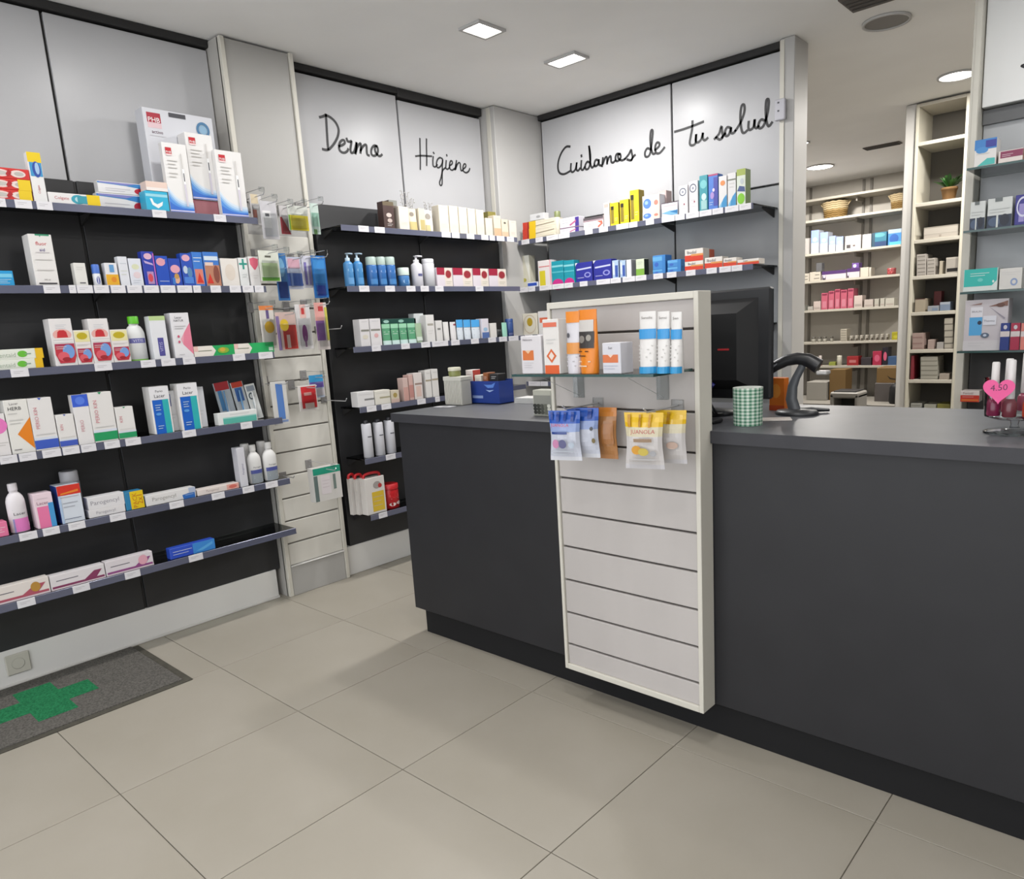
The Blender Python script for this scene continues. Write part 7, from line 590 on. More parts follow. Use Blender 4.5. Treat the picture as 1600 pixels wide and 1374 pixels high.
HUNG = [
["card","blister_pack","pack","white blister pack with red print, highest and closest to the top shelf",1.8596,1.9197,0.0578,0.1378,-3.33,"e6e2e2",[["r",0.1,0.7,0.7,1,"e8d8b8"],["r",0.15,0.2,0.5,0.5,"d89080"]]],
["card","blister_pack","pack","clear blister pack with small white inset, topmost row of pillar hooks",1.8852,1.8664,0.0811,0.1691,-3.27,"d4d2d6",[["r",0.1,0.3,0.6,0.75,"f0eeee"],["r",0.25,0.6,0.5,0.68,"66666a"]]],
["card","blister_pack","pack","red-cornered clear pack beside the yellow one on the pillar",2.0005,1.8833,0.0512,0.1305,-3.33,"d8d4d4",[["p",[[0,0],[1,0],[0.2,0.6],[0,0.6]],"c05058"]]],
["card","blister_pack","pack","bright yellow pack hanging in the top hook row of the pillar",2.0493,1.8885,0.1076,0.1159,-3.29,"d9dcd4",[["r",0.02,0.02,0.98,0.62,"e2cf24"],["r",0.1,0.2,0.7,0.4,"f0e048"],["r",0.0,0.02,0.08,0.62,"7cae4c"]]],
["card","blister_pack","pack","mint green pack hanging at the pillar edge, top hook row",2.1476,1.8948,0.047,0.1457,-3.3,"cfe0d8",[["r",0.1,0.25,0.95,0.7,"a8d4c0"],["r",0.2,0.0,0.6,0.16,"6c9a58"]]],
["card","blister_pack","pack","white and green plaster pack, second hook row of the pillar",1.8627,1.6615,0.1008,0.1395,-3.28,"e9ecdf",[["r",0.06,0.02,0.94,0.14,"6cb43c"],["r",0.1,0.16,0.9,0.6,"c8dcaa"],["r",0.3,0.78,0.6,0.84,"66665c"]]],
["card","blister_pack","pack","long deep blue brush pack behind the plaster pack",1.9319,1.6145,0.0605,0.2199,-3.3,"3f7cbc",[["r",0.1,0.05,0.9,0.4,"23428c"],["e",0.5,0.7,0.3,0.2,"7cb4dc"]]],
["card","blister_pack","pack","blue and pink razor pack, middle of second hook row",2.0007,1.6333,0.0794,0.1505,-3.3,"c9cfe4",[["r",0,0.1,1,0.5,"4a6cbc"],["r",0.1,0.65,0.9,0.95,"e0b0c0"],["r",0.2,0.1,0.35,0.5,"8aa4dc"]]],
["card","blister_pack","pack","violet and white brush pack next to the razor pack",2.0715,1.6404,0.0533,0.1526,-3.3,"dcdcea",[["r",0.2,0.1,0.45,0.8,"8478c0"],["r",0.6,0.1,0.85,0.7,"a49ad4"]]],
["card","blister_pack","pack","bright blue sponge pack at the pillar edge, second hook row",2.1321,1.6159,0.0801,0.2039,-3.29,"2a78c8",[["r",0.1,0.35,0.9,0.9,"3f94dc"],["r",0.2,0.05,0.8,0.3,"2a48b4"],["x",0.1,0.9,0.95,1,0.05,"8cc4ec"]]],
["card","blister_pack","pack","white pack with yellow oval, third hook row of the pillar",1.8273,1.3825,0.0717,0.1986,-3.3,"e4dfd8",[["r",0,0.9,1,1,"e88a4c"],["e",0.6,0.5,0.35,0.14,"ecbc3c"],["r",0.45,0.7,0.65,0.9,"6c5c90"]]],
["card","blister_pack","pack","red and yellow comb pack, third hook row of the pillar",1.9114,1.3603,0.1046,0.1776,-3.28,"d8bcb4",[["r",0.3,0.02,0.98,0.66,"c03a34"],["e",0.4,0.66,0.22,0.16,"ecc83c"],["r",0.45,0.05,0.62,0.4,"e8d0c4"],["r",0,0,0.16,0.9,"8c78a8"]]],
["card","blister_pack","pack","white card with purple brush, third hook row of the pillar",2.013,1.3766,0.0809,0.2153,-3.29,"e6e2e2",[["r",0.3,0.7,0.7,1,"ecc4bc"],["r",0.4,0.78,0.6,0.92,"cc4444"],["e",0.5,0.35,0.18,0.2,"8c3c84"],["r",0.44,0.05,0.56,0.3,"9a6c98"]]],
["card","blister_pack","pack","pink-topped card with violet brush, at the pillar edge",2.1139,1.376,0.0696,0.2322,-3.29,"e6dcd8",[["r",0.0,0.62,0.75,1,"ecaca4"],["r",0.3,0.82,0.7,0.92,"cc4a4c"],["r",0.0,0.2,0.7,0.62,"8a5ca0"],["r",0.8,0.2,1,0.9,"d8d060"]]],
["card","comb_pack","pack","blue comb on a clear card, fourth hook row of the pillar",1.847,1.0199,0.0805,0.2088,-3.31,"dcdad6",[["r",0.3,0.12,0.75,0.95,"5f88cc"],["r",0.1,0.05,0.9,0.1,"8aa0cc"]]],
["card","blister_pack","pack","clear pack with a red card hanging in the fourth hook row",1.9887,1.0298,0.1029,0.1259,-3.29,"e2dcd8",[["r",0.15,0.1,0.95,0.95,"d8383c"],["r",0.3,0.1,0.8,0.3,"ecd8d0"],["r",0.3,0.6,0.7,0.72,"f0b8b0"]]],
["card","blister_pack","pack","striped blue and violet pack behind the red card",2.0632,1.0795,0.0803,0.1151,-3.32,"c8d4e8",[["r",0,0.7,1,1,"3f9cd0"],["r",0,0.45,1,0.7,"7a64b8"],["r",0,0.1,1,0.4,"ece4ea"]]],
["card","hanging_box","pack","clear pack with green top and dark ends, lowest hook row",2.033,0.5871,0.1588,0.1736,-3.27,"dedbd6",[["r",0,0.8,1,1,"2a9c80"],["r",0.0,0.02,0.14,0.78,"6a7a78"],["r",0.25,0.2,0.6,0.75,"e8e0e2"],["r",0.7,0.3,0.8,0.75,"7a8a84"],["x",0.3,0.58,0.6,3,0.1,"c8b0b8"]]]
]
SHELF_Z = {"L1":["L",-3.285,1.876,-0.6,1.832],"D1":["L",-3.285,1.874,2.28,3.59],"L2":["L",-3.285,1.571,-0.6,1.832],"D2":["L",-3.285,1.572,2.28,3.59],"L3":["L",-3.285,1.267,-0.6,1.832],"D3":["L",-3.285,1.262,2.28,3.59],"L4":["L",-3.285,0.953,-0.6,1.832],"D4":["L",-3.285,0.946,2.28,3.59],"L5":["L",-3.285,0.653,-0.6,1.832],"D5":["L",-3.285,0.668,2.28,3.59],"L6":["L",-3.285,0.398,-0.6,1.832],"D6":["L",-3.285,0.356,2.28,3.59],"B1":["B",3.75,1.876,-3.42,-1.77],"B2":["B",3.75,1.572,-3.42,-1.77],"B3":["B",3.75,1.262,-3.42,-1.77],"B4":["B",3.75,0.948,-3.42,-1.77],"C1":["B",1.652,1.175,-1.564,-1.055],"R1":["B",3.75,1.874,-0.8,1.2],"R2":["B",3.75,1.617,-0.8,1.2],"R3":["B",3.75,1.357,-0.8,1.2],"R4":["B",3.75,1.1,-0.8,1.2],"K0":["B",8.4,2.51,-3.5,-2.2],"K1":["B",8.4,2.2899999999999996,-3.5,-2.2],"K2":["B",8.4,1.935,-3.5,-2.2],"K3":["B",8.4,1.64,-3.5,-2.2],"K4":["B",8.4,1.32,-3.5,-2.2],"K5":["B",8.4,0.965,-3.5,-2.2],"K6":["B",8.4,0.7,-3.5,-2.2],"KF":["B",8.2,0.3,-3.5,-2.2],"N0":["B",5.95,2.429,-1.6,-1.27],"N1":["B",5.95,2.021,-1.6,-1.27],"N2":["B",5.95,1.77,-1.6,-1.27],"N3":["B",5.95,1.518,-1.6,-1.27],"N4":["B",5.95,1.262,-1.6,-1.27],"N5":["B",5.95,0.992,-1.6,-1.27],"N6":["B",5.95,0.772,-1.6,-1.27],"CT":["B",1.92,0.99,-2.5,1],"RX":["B",3.85,0.86,-0.8,1]}


# ------------------------------------------------------------------ setting: floor, ceiling, walls
floor = struct(bx('floor', (-3.7, -2.3, -.08), (2.4, 8.9, -.004), m_grout))
T0X, T0Y, TP = -2.3177, 1.2138, .6
tile = None
for i in range(-3, 8):
    for j in range(-6, 7):
        x0, y0 = T0X + i * TP, T0Y + j * TP
        if x0 < -4.2 or x0 > 2.2: continue
        if tile is None:
            k = MB(); k.box((.0013, .0013, -.01), (TP - .0013, TP - .0013, 0), m_tile, .0008); tile = k.build('tile', floor, (x0, y0, 0))
        else: dup(tile, floor, (x0, y0, 0))
bx('tile', (-3.7, 5.42, -.01), (2.4, 8.9, 0), M('5a5650', .7), floor)  # unseen darker floor, added to lessen light bounced onto the back-room ceiling
struct(bx('ceiling', (-3.75, -2.3, CEIL), (2.4, 8.9, CEIL + .1), m_ceil))
wl = struct(bx('wall_left', (-3.75, -2.3, 0), (-3.60, 8.9, CEIL), m_wall))
for a, b in ((-.88, -.21), (-.198, .476), (.488, 1.157), (1.169, 1.83)):
    bx('wall_panel', (-3.60, a, 2.012), (-3.552, b, 2.652), m_whp, wl, .002)
    bx('backing_panel', (-3.60, a, .15), (-3.492, b, 2.004), m_black, wl, .0015)
    bx('slotted_upright', (-3.598, b + .001, .15), (-3.5, b + .011, 2.0), m_dark, wl); bx('panel_gap', (-3.598, b + .001, 2.01), (-3.568, b + .011, 2.65), m_dark, wl)
for i, (a, b) in enumerate(((2.247, 2.925), (2.937, 3.595))):
    pn = bx('wall_panel', (-3.60, a, 2.006), (-3.552, b, 2.652 - .02 * i), m_whp, wl, .002)
    bx('backing_panel', (-3.60, a, .163), (-3.458, b, 1.998), m_black, wl, .0015)
    bx('slotted_upright', (-3.598, b + .001, .15), (-3.466, b + .011, 1.995), m_dark, wl); bx('panel_gap', (-3.598, b + .001, 2.0), (-3.568, b + .011, 2.64), m_dark, wl)
    LETTER_PANELS = globals().get('LETTER_PANELS', []) + [pn]
for a, b, z in ((-2.2, 1.835, 2.66), (2.215, 2.93, 2.662), (2.93, 3.6, 2.645)):
    bx('lamp_track', (-3.60, a, z), (-3.535, b, CEIL - .001), m_dark, wl, .004)
sk = struct(bx('baseboard_left', (-3.60, -2.2, 0), (-3.487, 1.806, .152), M('f4f2ee', .5), None, .003))
bx('edge_strip', (-3.487, -2.2, .0), (-3.478, 1.806, .012), M('e6e3de', .4), sk, .002)
struct(bx('baseboard_derma', (-3.60, 2.207, 0), (-3.452, 3.604, .165), M('f4f2ee', .5), None, .003))
# corner column
cc = struct(bx('corner_column', (-3.60, 3.608, 0), (-3.436, 4.062, CEIL - .004), M('cfcdca', .5), None, .003))
bx('edge_strip', (-3.5, 3.604, .165), (-3.47, 3.608, CEIL - .01), m_cream, cc)
# back wall with the Cuidamos panels
wb = struct(bx('wall_back', (-3.6, 4.09, 0), (-1.69, 4.165, CEIL), m_wall))
BP = []
for a, b in ((-3.415, -2.42), (-2.408, -1.752)):
    BP.append(bx('wall_panel', (a, 4.04, 2.0), (b, 4.09, 2.652), m_whp, wb, .002))
    bx('backing_panel', (a, 4.052, .1), (b, 4.09, 1.992), m_greyb, wb, .0015)
    bx('slotted_upright', (b + .001, 4.056, .1), (b + .011, 4.09, 2.65), m_dark, wb)
bx('lamp_track', (-3.43, 4.02, 2.66), (-1.74, 4.09, CEIL - .001), m_dark, wb, .004)
pst = struct(bx('trim_1', (-1.738, 3.995, 0), (-1.662, 4.17, CEIL - .002), M('c6c4c1', .5), None, .003))
bx('edge_strip', (-1.738, 3.99, 0), (-1.715, 3.995, CEIL - .01), m_cream, pst)
# display wall right of the opening
wp = struct(bx('wall_right', (-.812, 4.09, 0), (2.4, 4.165, CEIL), m_wall))
for a, b in ((-.806, .2), (.212, 1.2)):
    RPN = bx('wall_panel', (a, 3.995, 2.157), (b, 4.09, CEIL - .004), M('f8f8f6', .4), wp, .002)
    bx('backing_panel', (a, 4.052, 1.085), (b, 4.09, 2.15), m_greyb, wp, .0015); bx('backing_panel', (a, 4.045, .05), (b, 4.09, 1.08), M('4a4847', .5), wp, .0015)
bx('painted_panel_shadow', (-.806, 4.03, 2.09), (1.2, 4.055, 2.15), M('6a6b6c', .5), wp)  # dark strip coloured in as the shade under the white panels
rp = struct(bx('trim_2', (-.846, 3.95, 0), (-.81, 4.17, CEIL - .002), m_cream, None, .003))
bx('edge_strip', (-.833, 3.944, 0), (-.812, 3.95, CEIL - .01), M('e2ded2', .5), rp)
# back room shell
wr = struct(bx('wall_back_room', (-3.6, 8.74, 0), (2.4, 8.85, CEIL), M('d6d0c6', .8)))
for x in (-3.44, -2.86, -2.78, -2.32): bx('slotted_upright', (x, 8.725, .1), (x + .025, 8.74, 2.68), M('8b857c', .5), wr)
struct(bx('wall_side', (2.3, -2.3, 0), (2.4, 8.9, CEIL), m_wall))
struct(bx('column', (-1.676, 5.97, 0), (-1.604, 6.2, CEIL - .004), M('e8e6e2', .6), None, .004))
# ------------------------------------------------------------------ handwriting on the panels
def ribbon(name, strokes, wid, axis, parent, plane=4.04):
    k = MB()
    for st in strokes:
        n = len(st); L = []; Rr = []
        for q in range(n):
            a = Vector(st[max(q - 1, 0)]); b = Vector(st[min(q + 1, n - 1)]); d = (b - a)
            if d.length < 1e-6: d = Vector((1, 0))
            d.normalize(); nn = Vector((-d.y, d.x)) * wid / 2; c = Vector(st[q]) + (d * (-wid * .4 if q == 0 else wid * .4 if q == n - 1 else 0))
            L.append(c + nn); Rr.append(c - nn)
        for q in range(n - 1):
            for lift, flip in ((.0012, 0),):
                P = [L[q], Rr[q], Rr[q + 1], L[q + 1]]
                pts = [((-3.552 + lift), p.x, p.y) if axis == 0 else (p.x, plane - lift, p.y) for p in P]
                k.face(pts, m_ink)
    return k.build(name, parent)
ribbon('lettering', LETTERING['dermo'], .0135, 0, LETTER_PANELS[0])
ribbon('lettering', LETTERING['higiene'], .0105, 0, LETTER_PANELS[1])
ribbon('lettering', LETTERING['cuidamos'], .014, 1, BP[0])
ribbon('lettering', LETTERING['salud'], .014, 1, BP[1])
ribbon('lettering', LETTERING['edge_mark'], .008, 1, RPN, 3.995)
# ------------------------------------------------------------------ ceiling fittings
def area(parent, name, loc, sx, sy, power, col=(1, .985, .97), shape='RECTANGLE'):
    li = bpy.data.lights.new(name, 'AREA'); li.shape = shape; li.size = sx; li.size_y = sy; li.energy = power; li.color = col
    lo_ = bpy.data.objects.new(name, li); COL.objects.link(lo_); lo_.location = loc; lo_.parent = parent
def rect_lamp(x, y, sx, sy, label, group=None, power=None):
    t = thing('ceiling_lamp', label, 'lamp', (x, y, CEIL), 0, group)
    k = MB(); f = .014
    for a, b in (((-sx / 2 - f, -sy / 2 - f), (sx / 2 + f, -sy / 2)), ((-sx / 2 - f, sy / 2), (sx / 2 + f, sy / 2 + f)), ((-sx / 2 - f, -sy / 2), (-sx / 2, sy / 2)), ((sx / 2, -sy / 2), (sx / 2 + f, sy / 2))):
        k.box((*a, -.012), (*b, -.0005), m_frame)
    k.build('frame', t)
    bx('diffuser', (-sx / 2, -sy / 2, -.006), (sx / 2, sy / 2, -.0005), m_lamp, t)
    area(t, 'bulb', (0, 0, -.016), sx * .95, sy * .95, power or LAMP_POWER)
rect_lamp(-2.63, 2.72, .11, .15, 'bright rectangular ceiling lamp nearer the door side of the shop', None, 15)
rect_lamp(-2.63, 3.345, .18, .1, 'bright rectangular ceiling lamp nearer the Cuidamos wall', None, 20)
for x, y in ((-2.63, 1.5), (-2.63, .4), (-2.63, -.8), (-.9, 1.2), (-.9, .1), (-.9, -1.1), (.9, 2.6), (-.25, 3.2), (.9, 1.2), (.9, 0), (.9, -1.2)):
    rect_lamp(x, y, .16, .12, 'rectangular ceiling lamp in the row over the sales floor', 'unseen shop lamps', 8 if y == 3.2 else None)
def round_lamp(x, y, r, label, lit=True, power=None):
    t = thing('downlight', label, 'lamp', (x, y, CEIL), 0)
    k = MB(); k.lathe([(r, -.001), (r + .012, -.001), (r + .012, -.012), (r, -.012), (r, -.001)], m_frame, 28, caps=False); k.build('frame', t)
    k = MB(); k.lathe([(r, -.007), (r, -.002)], m_lamp if lit else M('8b8884', .5), 28, smooth=False); k.build('diffuser', t)
    if lit: area(t, 'bulb', (0, 0, -.018), 2 * r * .95, 2 * r * .95, power or BACK_POWER, (1, .96, .9), 'DISK')
round_lamp(-1.25, 5.486, .1, 'round lit downlight partly hidden by the white display post', True, 17)
round_lamp(-2.91, 7.63, .12, 'round lit downlight over the back room shelves')
round_lamp(-2.59, 6.44, .035, 'tiny lit ceiling spot beside the white doorway post', True, 6)
for x, y in ((-.3, 5.3), (-.6, 7.3)): round_lamp(x, y, .1, 'unseen added downlight of the back room behind the display wall, farther one' if y > 7 else 'unseen added downlight of the back room behind the display wall, nearer one', True, 45)  # two unseen lamps added to brighten the back room
round_lamp(-1.28, 4.186, .1, 'unlit round grey downlight behind the counter', False)
def vent(x, y, sx, sy, label):
    t = thing('ceiling_vent', label, 'vent', (x, y, CEIL)); k = MB(); k.box((-sx / 2, -sy / 2, -.01), (sx / 2, sy / 2, -.001), M('6f6862', .6), .002); k.build('frame', t)
    for q in range(4): bx('slat', (-sx / 2 + .012, -sy / 2 + (q + .6) * sy / 4.6, -.016), (sx / 2 - .012, -sy / 2 + (q + 1.0) * sy / 4.6, -.009), M('57524d', .6), t)
vent(-1.22, 3.83, .27, .2, 'square grey ceiling vent at the top of the view'); vent(-2.2, 7.19, .3, .1, 'narrow dark ceiling vent over the back room')
# ------------------------------------------------------------------ white slatwall pillar between the two wall bays
t = thing('slatwall_pillar', 'tall white slatwall pillar with hanging packs between the two black bays', 'display', (-3.5, 2.02, 0))
def pb(n, a, b, m, c=.002): return bx(n, (a[0] + 3.5, a[1] - 2.02, a[2]), (b[0] + 3.5, b[1] - 2.02, b[2]), m, t, c)
pb('core', (-3.598, 1.842, .0), (-3.446, 2.2, 2.68), M('98938c', .7), 0)
pb('side_panel', (-3.6, 1.836, 0), (-3.45, 1.842, 2.688), M('c9c6c0', .5), 0)
pb('side_panel', (-3.6, 2.2, 0), (-3.45, 2.206, 2.688), m_white, 0)
pb('stile', (-3.46, 1.836, 0), (-3.428, 1.858, 2.688), m_cream); pb('stile', (-3.46, 2.184, 0), (-3.428, 2.206, 2.688), m_cream)
pb('upper_panel', (-3.446, 1.859, 1.8), (-3.438, 2.183, 2.685), m_white)
for q in range(14): pb('slat', (-3.446, 1.859, .166 + .119 * q), (-3.435, 2.183, .166 + .119 * q + .111), m_slat2)
pb('base_block', (-3.446, 1.859, 0), (-3.43, 2.183, .158), m_white); pb('ledge', (-3.446, 1.859, .157), (-3.422, 2.183, .164), M('e8e6e2', .4))
# ------------------------------------------------------------------ shelves of the wall bays
BRK = {'L': (-3.562,), 'B': (4.05,)}
def wall_shelf(key, label, glassm, brk, group, name='wall_shelf', rail=True):
    ax, f, z, u0, u1 = SHELF_Z[key]; wal = (-3.492 if key[0] == 'L' else -3.458) if ax == 'L' else 4.05; dep = abs(f - wal); mid = (u0 + u1) / 2; L = u1 - u0
    t = thing(name, label, 'shelf', (f, mid, z) if ax == 'L' else (mid, f, z), PI / 2 if ax == 'L' else 0, group)
    k = MB(); k.box((-L / 2, .001, -.009), (L / 2, dep - .002, -.0006), glassm, .001); k.build('shelf_board', t)
    if not rail: k = MB(); k.box((-L / 2, -.001, -.0095), (L / 2, .0012, -.0004), m_edge); k.build('polished_edge', t)
    if rail:
        k = MB(); k.box((-L / 2, -.003, -.028), (L / 2, 0, .0005), m_rail, .001); k.box((-L / 2, -.005, -.0285), (L / 2, 0, -.026), m_rail); pr_ = k.build('price_rail', t)
        for a, b in PRICE_TAGS.get(key, []):
            k = MB(); k.box((a - mid, -.0055, -.029), (b - mid, -.0032, .0015), m_tag, .0005); w = b - a
            for v, e in ((-.008, .7), (-.014, .5)): k.face([(a - mid + w * .15, -.0057, v - .0016), (a - mid + w * e, -.0057, v - .0016), (a - mid + w * e, -.0057, v), (a - mid + w * .15, -.0057, v)], m_tagp)
            k.build('price_tag', pr_)
    for u in brk:
        x = u - mid; k = MB()
        for s, fl in ((-.004, 0), (.004, 1)):
            P = [(x + s, dep - .004, -.010), (x + s, dep * .5, -.010), (x + s, dep * .5, -.013), (x + s, dep - .004, -.05)]; k.face(P if fl else P[::-1], m_dark)
        P = [(dep - .004, -.010), (dep * .5, -.010), (dep * .5, -.013), (dep - .004, -.05)]
        for q in range(4): a, b = P[q], P[(q + 1) % 4]; k.face([(x - .004, *a), (x + .004, *a), (x + .004, *b), (x - .004, *b)], m_dark)
        k.build('bracket', t)
    return t
ORD = ['topmost', 'second', 'third', 'fourth', 'fifth', 'lowest']
for i in range(6):
    wall_shelf('L%d' % (i + 1), 'long glass shelf with grey price rail, %s on the left black wall' % ORD[i], m_smoke if i < 5 else m_glass, (1.163,) if i == 0 else (1.163,), 'left wall shelves')
    wall_shelf('D%d' % (i + 1), 'glass shelf with grey price rail, %s in the bay under Dermo and Higiene' % ORD[i], m_smoke, (2.29, 2.931), 'Dermo bay shelves')
for i in range(4):
    wall_shelf('B%d' % (i + 1), 'glass shelf with grey price rail, %s on the Cuidamos wall' % ORD[i], m_smoke, (-2.414, -1.79), 'Cuidamos wall shelves')
    wall_shelf('R%d' % (i + 1), 'clear glass shelf, %s in the display behind the nail polish' % ORD[i], m_glass, (.2,), 'right display shelves', 'glass_shelf', False)
# white boards of the back room and of the niche
for i in range(7):
    ax, f, z, u0, u1 = SHELF_Z['K%d' % i]
    t = thing('shelf_board', 'white back room shelf board, %s from the ceiling' % ['first', 'second', 'third', 'fourth', 'fifth', 'sixth', 'seventh'][i], 'shelf', (-2.6, f, z - .012), 0, 'back room shelf boards')
    bx('board', (-.92, 0, -.014), (.32, .335, .011), M('bdb7aa', .5), t, .002)
    bx('bracket', (-.25, .1, -.06), (-.235, .335, -.014), M('9a948a', .5), t)
ns = thing('shelving_unit', 'tall narrow white shelf unit with a potted plant behind the doorway', 'shelf unit', (-1.43, 5.95, 0))
bx('side_panel', (-.172, -.002, 0), (-.152, .36, 2.68), M('e2ddcc', .5), ns, .002); bx('side_panel', (.138, -.002, 0), (.175, .36, 2.68), M('e4dfce', .5), ns, .002)
bx('back_panel', (-.17, .35, 0), (.17, .36, 2.68), M('6c675f', .7), ns)
for i in range(7):
    z = SHELF_Z['N%d' % i][2]; bx('shelf_board', (-.152, 0, z - .026), (.138, .35, z - .001), M('d8d2c4', .5), ns, .002)
bx('shelf_board', (-.152, 0, .5), (.138, .35, .53), M('d8d2c4', .5), ns, .002); bx('shelf_board', (-.152, 0, 2.66), (.138, .35, 2.682), M('d8d2c4', .5), ns, .002)
# ------------------------------------------------------------------ counter
ct = thing('shop_counter', 'long dark grey shop counter running across the room', 'counter', (-.6, 2.2, 0))
k = MB(); k.prism([(-2.522, 1.902), (-1.579, 1.902), (-1.579, 1.921), (-1.029, 1.921), (-1.029, 1.902), (1.4, 1.902), (1.4, 2.57), (-2.522, 2.57)], .954, .99, m_top, grain('counter_top_edge', '2f2f33', '333337', 9, .5, 0, 3, .35))
o = k.build('countertop', ct, (.6, -2.2, 0))
o = bx('front_panel', (-2.5 + .6, 1.922 - 2.2, .121), (1.4 + .6, 1.942 - 2.2, .954), m_counter, ct, .002)
bx('side_panel', (-2.5 + .6, 1.942 - 2.2, .121), (-2.482 + .6, 2.5 - 2.2, .954), m_counter, ct, .001)
bx('kick_board', (-2.475 + .6, 1.957 - 2.2, 0), (1.4 + .6, 1.975 - 2.2, .121), m_kick, ct, .001)
bx('kick_board', (-2.475 + .6, 1.975 - 2.2, 0), (-2.457 + .6, 2.5 - 2.2, .121), m_kick, ct, .001)
bx('back_panel', (-2.482 + .6, 2.47 - 2.2, 0), (1.4 + .6, 2.49 - 2.2, .954), m_counter, ct)
# slatwall display fixed to the counter front
sp = thing('slatwall_display', 'white framed slatwall panel with glass shelf mounted on the counter front', 'display', (-1.304, 1.918, .122))
def sb(n, a, b, m, c=.0015): return bx(n, (a[0] + 1.304, a[1] - 1.918, a[2] - .122), (b[0] + 1.304, b[1] - 1.918, b[2] - .122), m, sp, c)
sb('back_board', (-1.565, 1.866, .13), (-1.043, 1.917, 1.375), m_groove, 0)
sb('stile', (-1.577, 1.845, .122), (-1.565, 1.918, 1.386), m_cream); sb('stile', (-1.046, 1.845, .122), (-1.031, 1.918, 1.386), m_cream)
sb('rail', (-1.565, 1.845, 1.366), (-1.046, 1.918, 1.386), m_cream); sb('rail', (-1.565, 1.845, .122), (-1.046, 1.918, .142), m_cream)
sz = [.142, .215, .333, .453, .573, .692, .813, .932, 1.05, 1.168, 1.284, 1.366]
for a, b in zip(sz, sz[1:]): sb('slat', (-1.564, 1.853, a + (.0035 if a > .15 else 0)), (-1.047, 1.866, b - (.0035 if b < 1.36 else 0)), m_slat)
gs = thing('glass_shelf', 'clear glass shelf with sun creams on the counter display panel', 'shelf', (-1.31, 1.65, 1.175))
bx('shelf_board', (-.254, 0, -.007), (.255, .201, -.0008), m_clear, gs, .0008)
bx('polished_edge', (-.2535, -.002, -.0075), (.2555, .0005, -.0005), m_edge, gs); bx('polished_edge', (.2535, .0005, -.0075), (.2555, .2, -.0005), m_edge, gs)
for x in (-.15, .16):
    k = MB()
    for q, (a, b) in enumerate((((.2, -.008), (.02, -.012)), ((.2, -.085), (.02, -.012)))): k.tube([(x, a[0], a[1]), (x, b[0], b[1])], .0007, M('dcdfe0', .3), 6)
    k.box((x - .018, .19, -.09), (x + .018, .201, -.006), m_clear); k.build('acrylic_bracket', gs)
# ------------------------------------------------------------------ all goods on the shelves
for p in PRODUCTS: make_product(p)
# hung packs and their hooks
HS = ['first white blister pack', 'clear pack with white inset', 'red-cornered clear pack', 'bright yellow pack', 'mint green pack', 'white and green plaster pack', 'long deep blue brush pack', 'blue and pink razor pack', 'violet and white brush pack', 'bright blue sponge pack', 'white pack with yellow oval', 'red and yellow comb pack', 'white card with purple brush', 'pink-topped card', 'blue comb card', 'red card pack', 'striped blue and violet pack', 'clear pack with green top']
for n, (kind, name, cat, label, y, z, w, h, px, col, gfx) in enumerate(HUNG):
    k = MB(); dk = .05 if name == 'hanging_box' else .004
    k.box((-w / 2, 0, -h), (w / 2, dk, 0), M(col, .3), .0008); S = Flat(w, h, 0); prints(k, gfx, lambda u, v, e, S=S: (S(u, v, e)[0], -e, v * h - h), w, h, .3) if 0 else None
    class Hung(Flat):
        def __call__(s, u, v, e): return ((u - .5) * s.w, -e, v * s.h - s.h)
    prints(k, gfx, Hung(w, h, 0), w, h, .3)
    o = tag(k.build(name, None, (px, y, z + h / 2), PI / 2), label, cat, 'packs hanging on the white pillar')
    if name == 'blister_pack':
        k = MB(); q = .012; a, b, c, d = -w * .4, w * .4, -h * .93, -h * .3
        k.faces([(a, -.0045, c), (b, -.0045, c), (b, -.0045, d), (a, -.0045, d), (a + q * .4, -.014, c + q * .4), (b - q * .4, -.014, c + q * .4), (b - q * .4, -.014, d - q * .4), (a + q * .4, -.014, d - q * .4)], [(4, 5, 6, 7), (0, 1, 5, 4), (1, 2, 6, 5), (2, 3, 7, 6), (3, 0, 4, 7)], m_clear)
        k.build('blister', o)
    hk = MB(); zt = z + h / 2 - .012; L = px + .075
    if n < 14 or n > 15: hk.tube([(-3.434, y, zt), (L, y, zt), (L + .012, y, zt + .012)], .0022, m_metal, 6); hk.tube([(-3.434, y, zt + .03), (L - .01, y, zt + .03)], .0016, m_metal, 6); hk.box((L - .012, y - .014, zt + .014), (L - .009, y + .014, zt + .034), m_clear)
    else: hk.tube([(-3.434, y, zt), (L, y, zt), (L + .012, y, zt + .012)], .0022, m_metal, 6)
    hk.box((-3.436, y - .018, zt - .012), (-3.431, y + .018, zt + .036), M('9b9896', .35), .001)
    tag(hk.build('display_hook'), 'chrome wire hook on the white pillar carrying the ' + HS[n], 'hook', 'hooks of the white pillar')
for y, z, L, lb in ((2.2, 1.36, .2, 'empty chrome hook at the pillar edge below the mint pack'), (2.19, .995, .19, 'empty chrome hook below the pink-topped card'), (1.9, .64, .1, 'empty short hook plate beside the white bottles')):
    hk = MB(); hk.tube([(-3.434, y - .02, z), (-3.43 + L, y - .02, z), (-3.418 + L, y - .02, z + .014)], .0024, m_metal, 6); hk.box((-3.436, y - .04, z - .014), (-3.431, y, z + .02), M('8b8886', .35), .001)
    tag(hk.build('display_hook'), lb, 'hook', 'hooks of the white pillar')
